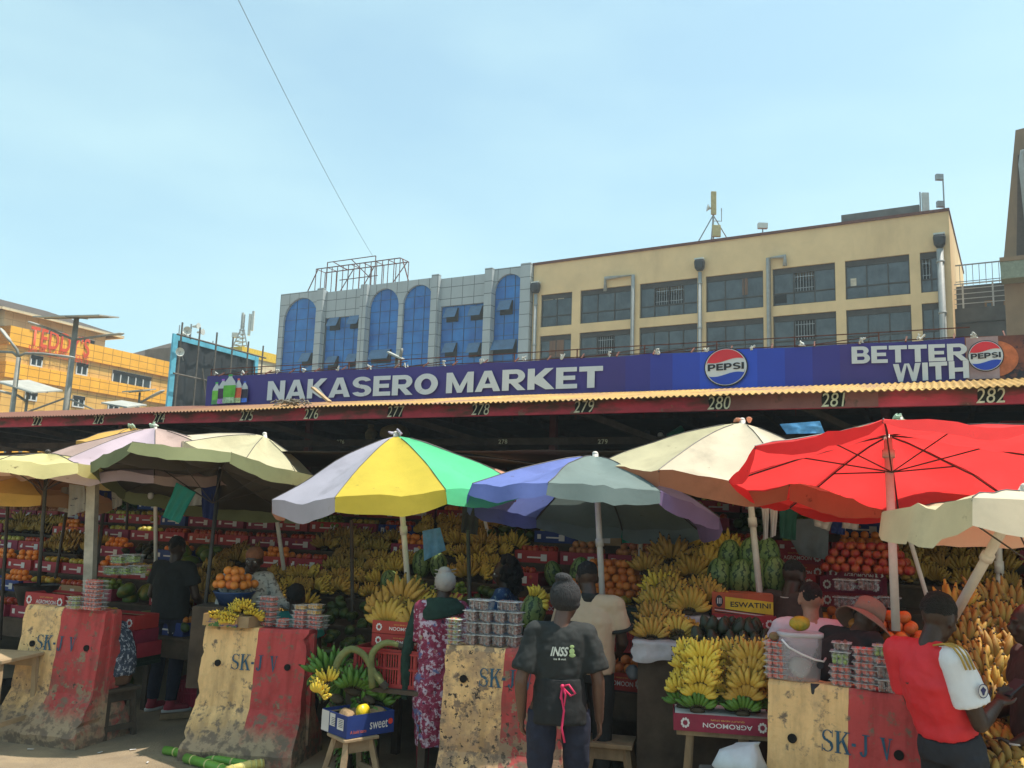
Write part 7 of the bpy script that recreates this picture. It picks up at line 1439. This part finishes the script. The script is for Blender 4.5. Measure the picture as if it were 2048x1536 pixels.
# --- beige polo shirt
g7 = P(1172, 1600, 6.65); g7.z = 0
rt, J, M4, s = person('person in beige short sleeved polo with black trim standing behind the beanie', g7, R(-22), 1.74, dict(hd=V(-.045, .06, 1.57), shL=V(-.19, 0, 1.38), shR=V(.19, 0, 1.38), elL=V(-.24, .02, 1.10), elR=V(.23, .06, 1.12), wrR=V(.15, .27, 1.02), wrL=V(-.2, .16, .92)), sk1, beige_t, .62, 1.06, .90, blackt, blackt, hairb, 'short', head=(-14, 0, 30), folds=.018)
for a in 'LR':
    sh, el = J['sh'+a], J['el'+a]; e = sh.lerp(el, .62); d = (el-sh).normalized(); c_ = MB().tube([e-d*.012, e+d*.012], .098*s, 18).build('sleeve_trim', blackt, rt, True)
MB().tube([J['nec']-V(0, 0, .025), J['nec']+V(0, 0, .035)], [.075, .064], 18).build('collar', blackt, rt, True)
q = MB(); q.ell((.28, .2, .92), (.05, .04, .06), 9, 7); q.build('held_bag', M('grey_plastic_bag', (.15, .17, .20), .4), rt, True, wobble=.02, wsc=25)
# --- person in black at left
g1 = PZ(322, 1422, 0); 
rt, J, M4, s = person('person in black tee shirt, dark jeans and pink shoes seen from behind at left', g1, R(-16), 1.74, dict(elL=V(-.25, .02, 1.10), elR=V(.25, .04, 1.10), wrL=V(-.20, .22, 1.0), wrR=V(.20, .26, .98), toL=V(-.09, .16, .03), toR=V(.20, .12, .03)), sk1, blackt, .60, 1.08, .88, jeans, pink_sh, hairb, 'short', head=(-10, 0, 4), folds=.02)
# --- floral dress
g4 = P(868, 1540, 7.15); g4.z = 0
flor = M('floral_print_cotton', (.16, .012, .035), .85, .3, 22, .15, col2=(.24, .035, .08), thr=(.35, .55)); over(flor, f_noise(24, .52, .56), (.48, .38, .46)); over(flor, f_noise(30, .60, .63), (.05, .015, .045)); over(flor, f_noise(8, .57, .62), (.10, .13, .28)); over(flor, f_noise(7, .645, .67), (.34, .30, .20))
rt, J, M4, s = person('person in long crimson floral dress, grey headwrap and green shawl beside the weathered barrier', g4, R(22), 1.60, dict(elL=V(-.20, .05, 1.12), elR=V(.24, -.02, 1.10), wrL=V(-.12, .26, 1.12), wrR=V(.10, .26, 1.08), hd=V(.03, .03, 1.57)), sk1, flor, 1.3, 1.10, .93, None, None, None, head=(-6, 0, -12), folds=.022, dress=True)
q = MB(); trunk(q, [V(.0, 0, .26), V(0, 0, .5), V(0, 0, .72), V(0, 0, .88), V(0, 0, 1.02)], [(.155, .15), (.185, .17), (.19, .165), (.175, .15), (.15, .12)], n=30); finish(q, 'skirt', flor, rt, .012, .045, 3)
q = MB()
for a in 'LR': kn, an = J['kn'+a], J['an'+a]; q.cap(kn, an+V(0, 0, .03), .066, .048, 12)
finish(q, 'leggings', M('dark_red_leggings', (.14, .015, .02), .85), rt, .011, 0, 2)
q = MB(); q.T = M4; q.ell((0, -.02, .035), (.086, .106, .092), 20, 14); q.ell((-.01, -.045, .112), (.055, .06, .035), 12, 8); q.T = None; wr_ = finish(q, 'headwrap', greyw, rt, .008, .016, 2, tex_f)
q = MB(); q.T = M4
for k in range(6): q.tube([(-.086+.0*k, -.03, -.03+.03*k), (0, -.128+.004*k*k, .0+.022*k), (.086, -.03, -.02+.03*k)], .004, 5)
q.T = None; q.build('wrap_folds', greyw, wr_, True)
shm = M('dark_green_knit', (.012, .035, .026), .95, .2, 20, .3); q = MB(); trunk(q, [V(.01, -.005, 1.235), V(0, -.005, 1.29), V(0, 0, 1.375)], [(.175, .142), (.185, .135), (.12, .09)], n=24); q.cap(V(-.19, .02, 1.28), V(-.25, .06, .95), .05, .045, 10); q.cap(V(-.25, .06, .95), V(-.25, .06, .62), .045, .03, 10); finish(q, 'shawl', shm, rt, .011, .03, 3)
for a in 'LR': an = J['an'+a]; q = MB(); q.box(an.x-.045, an.y-.07, .001, an.x+.045, an.y+.18, .018); q.tube([(an.x-.045, an.y+.06, .02), (an.x, an.y+.09, .075), (an.x+.045, an.y+.06, .02)], .012, 6); q.build('sandal', tankm, rt)
# --- seller with brown cap
g2 = P(478, 1400, 8.42); g2.z = 0; patt = M('mottled_white_cloth', (.42, .40, .36), .9, .2, 16, .1); over(patt, f_noise(26, .52, .56), (.16, .15, .14))
rt, J, M4, s = person('seller in brown knitted cap and mottled pale shirt reaching right over the oranges', g2, R(205), 1.70, dict(elL=V(-.28, .12, 1.17), wrL=V(-.45, .30, 1.12), elR=V(.24, .05, 1.10), wrR=V(.20, .22, 1.0), hd=V(-.03, .05, 1.56)), sk1, patt, 1.75, 1.08, .9, blackt, blackt, None, head=(-12, 0, -30), faces=True, folds=.02)
q = MB(); q.T = M4; q.ell((0, -.012, .045), (.082, .100, .082), 20, 12); q.T = None; finish(q, 'cap', M('rust_brown_knit', (.20, .075, .035), .9, .2, 30, .4), rt, .008, .006, 2)
# --- seated person behind the punnets (back of head)
g3 = P(577, 1400, 8.15); g3.z = 0; tealm = M('teal_cotton', (.01, .13, .12), .85); SITP = dict(pel=V(0, 0, .52), wai=V(0, 0, .67), che=V(0, 0, .85), nec=V(0, 0, 1.01), hd=V(0, .02, 1.165), shL=V(-.175, 0, .965), shR=V(.175, 0, .965), elL=V(-.23, .02, .70), elR=V(.23, .02, .70), wrL=V(-.18, .25, .66), wrR=V(.18, .25, .66), hiL=V(-.09, 0, .50), hiR=V(.09, 0, .50), knL=V(-.12, .42, .50), knR=V(.12, .42, .50), anL=V(-.12, .42, .09), anR=V(.12, .42, .09), toL=V(-.12, .57, .03), toR=V(.12, .57, .03))
SIT2 = {k: v+(V(0, 0, .10) if k[:2] not in ('kn', 'an', 'to') else V(0, 0, 0)) for k, v in SITP.items()}
person('seated person with black hair and teal collar behind the strawberry punnets', g3, R(0), 1.68, SIT2, sk1, tealm, .6, 1.0, .93, blackt, blackt, hairb, 'thick', folds=.015)
stool('dark box seat under the person with the teal collar', g3+V(0, -.02, 0), 0, .50, .36, .34, 0, standm)
# --- curly haired person
g5 = P(1003, 1400, 8.05); g5.z = 0; bluef = M('blue_patterned_cloth', (.02, .06, .16), .8, .3, 14, .1); over(bluef, f_noise(22, .57, .62), (.16, .26, .32))
rt, J, M4, s = person('person with big curly black hair and blue patterned sleeve in the shade', g5, R(75), 1.66, dict(elL=V(-.2, .12, 1.12), wrL=V(-.16, .32, 1.10)), sk1, bluef, .9, 1.05, .9, blackt, blackt, hairb, 'curly', head=(-8, 0, 0), faces=True)
# --- dark brown tee shirt
g8 = P(1583, 1500, 7.0); g8.z = 0
rt, J, M4, s = person('tall person in dark brown tee shirt with a pale neck band under the beige umbrella', g8, R(-50), 1.80, dict(hd=V(0, .07, 1.56), elL=V(-.23, .02, 1.1), wrL=V(-.2, .15, .9)), sk1, brownt, .6, 1.06, .9, blackt, blackt, hairb, 'short', head=(-18, 0, -5), faces=True, folds=.018)
MB().tube([J['nec']+V(.072*math.cos(a), .066*math.sin(a)-.01, -.01+.012*math.sin(a)) for a in [2*math.pi*i/16 for i in range(17)]], .004, 6).build('neck_band', whitein, rt, True)
# --- white tee shirt, back view
g9 = P(1628, 1560, 6.15); g9.z = 0
person('person in pinkish white tee shirt with short dark hair, seen from behind beside the bucket', g9, R(-14), 1.67, dict(shL=V(-.20, 0, 1.36), shR=V(.20, 0, 1.36), elL=V(-.28, .05, 1.12), elR=V(.26, .12, 1.14), wrL=V(-.2, .26, 1.05), wrR=V(.18, .32, 1.1)), sk3, whitet, .6, 1.15, .9, blackt, blackt, hairb, 'short', head=(-6, 0, 6), folds=.022, build_=1.08)
# --- bush hat
g10 = P(1672, 1560, 5.75); g10.z = 0; hatm = M('tan_bush_hat_canvas', (.26, .17, .125), .9, .08, 10, .3)
rt, J, M4, s = person('person bending forward in tan wide brimmed bush hat and black tee shirt', g10, R(-62), 1.70, dict(che=V(0, .12, 1.22), nec=V(0, .22, 1.35), hd=V(0, .32, 1.44), shL=V(-.18, .16, 1.32), shR=V(.18, .16, 1.32), elL=V(-.24, .26, 1.08), elR=V(.24, .26, 1.08), wrL=V(-.18, .44, 1.0), wrR=V(.18, .44, 1.0)), sk2, blackt, .6, 1.06, .9, blackt, blackt, hairb, 'short', head=(-34, 0, 0), folds=.018)
q = MB(); q.T = M4; q.loft([(0, -.01, .02, .094, .112), (0, -.012, .06, .094, .112), (0, -.012, .12, .086, .10), (0, -.012, .135, .07, .085), (0, -.012, .14, .02, .02)], 26); q.T = None; hc = q.build('hat_crown', hatm, rt, True, wobble=.006, wsc=12)
q = MB(); q.T = M4
def brim(a, b): t = 2*math.pi*a; r_ = 1+.85*b; return (.094*r_*math.cos(t), -.01+.112*r_*math.sin(t), .022-.045*b-.035*b*abs(math.cos(t)))
q.grid(brim, 36, 5); q.T = None; hb = q.build('hat_brim', hatm, hc, True); sm = hb.modifiers.new('s', 'SOLIDIFY'); sm.thickness = .004
for k in (-.6, .5): MB().ell(M4 @ V(.09*math.cos(k-1.5), -.01+.112*math.sin(k-1.5), .085), .006, 8, 6).build('eyelet', steel, hc, True)
# --- football shirt with phone
g11 = P(1893, 1640, 4.75); g11.z = 0
pose = dict(pel=V(0, .05, .90), wai=V(0, .0, 1.05), che=V(0, -.08, 1.23), nec=V(0, -.065, 1.41), hd=V(0, .005, 1.54), shL=V(-.18, -.10, 1.35), shR=V(.18, -.10, 1.35), elR=V(.22, -.0, 1.055), elL=V(-.20, .02, 1.06), wrR=V(.12, .25, 1.12), wrL=V(-.06, .25, 1.10), hiL=V(-.09, .05, .88), hiR=V(.09, .05, .88), knL=V(-.10, .16, .50), knR=V(.10, .10, .50), anL=V(-.1, .22, .09), anR=V(.1, .02, .09), toL=V(-.1, .37, .03), toR=V(.1, .17, .03))
rt, J, M4, s = person('person in red and white football shirt leaning on the closest barrier, looking at a phone', g11, R(-68), 1.74, pose, sk1, redj, .10, .90, 1.0, M('charcoal_sport_trousers', (.022, .022, .028), .8), blackt, hairb, 'thick', head=(-26, 0, 6), faces=True, folds=.030, curl=.75, palms={'R': V(0, .3, 1), 'L': V(0, .3, 1)})
tp_ = [c for c in rt.children if c.name.startswith('top')][0]
for a in 'LR':
    sh, el = J['sh'+a], J['el'+a]; q = MB(); e = sh.lerp(el, .68); q.cap(J['che'].lerp(J['nec'], .78).lerp(sh, .45 if a == 'R' else .8), sh, .060, .077, 12); q.tube([sh, sh.lerp(e, .5), e], [.076, .084, .090], 16); sl_ = finish(q, 'sleeve', whitej if a == 'R' else redj, rt, .010, .012, 3)
    if a == 'R':
        d = (e-sh).normalized()
        for k in range(3):
            q = MB(); y0 = -.045+.028*k; st_ = J['nec']+V(.07, .02, .02); pts = [V(sh.x-.09, sh.y+y0, sh.z+.062), V(sh.x-.03, sh.y+y0, sh.z+.078), V(sh.x+.03, sh.y+y0, sh.z+.070), V(sh.x+.072, sh.y+y0, sh.z+.030), V(sh.x+.094, sh.y+y0+.01, sh.z-.03)]
            q.tube(pts, .0055, 6); q.build('shoulder_stripe', goldp, sl_, True)
        cb_ = sh.lerp(e, .62)+V(.094, -.0, 0); q = MB(); q.disc(cb_+V(.004, 0, 0), .034, 22, 'x', .003); bd2 = q.build('round_badge', whitein, sl_); 
        q = MB(); c2 = cb_+V(.008, 0, 0)
        for i in range(22):
            a0, a1 = 2*math.pi*i/22, 2*math.pi*(i+1)/22; q.add([c2+V(0, r_*math.cos(t), r_*math.sin(t)) for r_, t in ((.030, a0), (.034, a0), (.034, a1), (.030, a1))], [(0, 1, 2, 3)])
        q.add([c2+V(.0005, .016*math.cos(t)*(1+.3*math.sin(3*t)), .018*math.sin(t)*(1+.2*math.cos(4*t))) for t in [2*math.pi*i/18 for i in range(18)]], [tuple(range(18))]); q.build('badge_mark', M('badge_navy', (.03, .03, .12), .6), bd2, fix=False)
wm = J['wrR']; ph = MB().box(-.037, -.006, 0, .037, .006, .15).build('mobile_phone', blackl, None, bevel=.004)
Mw = Matrix.Translation(g11) @ Matrix.Rotation(R(-68), 4, 'Z'); ph.location = Mw @ (wm+V(-.03, .085, .035)); ph.rotation_euler = (R(-62), R(0), R(-68)); tag(ph, 'black phone held by the person in the football shirt', 'phone')
# --- seated bent figure behind the leftmost barrier
g12 = P(222, 1400, 8.15); g12.z = 0; dsh = M('dark_blue_white_print', (.05, .06, .09), .9, .3, 20, .1); over(dsh, f_noise(30, .53, .57), (.40, .40, .44))
bent = dict(SITP); bent.update(che=V(0, .10, .83), nec=V(0, .22, .95), hd=V(0, .33, 1.0), shL=V(-.17, .16, .90), shR=V(.17, .16, .90), elL=V(-.24, .25, .66), elR=V(.24, .2, .66), wrL=V(-.18, .42, .60), wrR=V(.18, .42, .60))
rt, J, M4, s = person('seated person bending in a dark blue and white print shirt behind the leftmost barrier', g12, R(60), 1.68, bent, sk1, dsh, .8, 1.1, .93, M('brown_red_cloth', (.12, .06, .035), .9), tankm, hairb, 'short', head=(-50, 0, 0))
stool('low dark seat under the bending person behind the leftmost barrier', g12, R(60), .42, .3, .3, 0, standm)
# --- figure entering at the right edge
g13 = P(2085, 1600, 5.0); g13.z = 0
rt, J, M4, s = person('dark figure mostly outside the right picture edge beside the banana wall', g13, R(80), 1.66, dict(elR=V(.22, .0, 1.1), wrR=V(.14, .25, 1.0), elL=V(-.24, .02, 1.06), wrL=V(-.20, .2, .95)), sk1, brownt, .6, 1.0, .9, blackt, blackt, hairb, 'short')
MB().tube([J['wrL']+V(.03*math.cos(a), .03*math.sin(a), 0) for a in [2*math.pi*i/12 for i in range(13)]], .006, 6).build('bracelet', whitein, rt, True)
flush_fruit()
for p_ in protos.values(): p_.drop()
# thin air over the whole place: far blocks fade a little
hz = bpy.data.materials.new('thin_air'); hz.use_nodes = True; n, l = nodes_of(hz); n.remove(n['Principled BSDF']); pv = n.new('ShaderNodeVolumePrincipled')
pv.inputs['Color'].default_value = (.80, .90, .95, 1); pv.inputs['Density'].default_value = .0012; pv.inputs['Anisotropy'].default_value = .2; l.new(pv.outputs[0], n['Material Output'].inputs['Volume'])
o = MB().box(-130, -70, -1, 130, 170, 34).build('haze', hz); tag(o, kind='stuff')
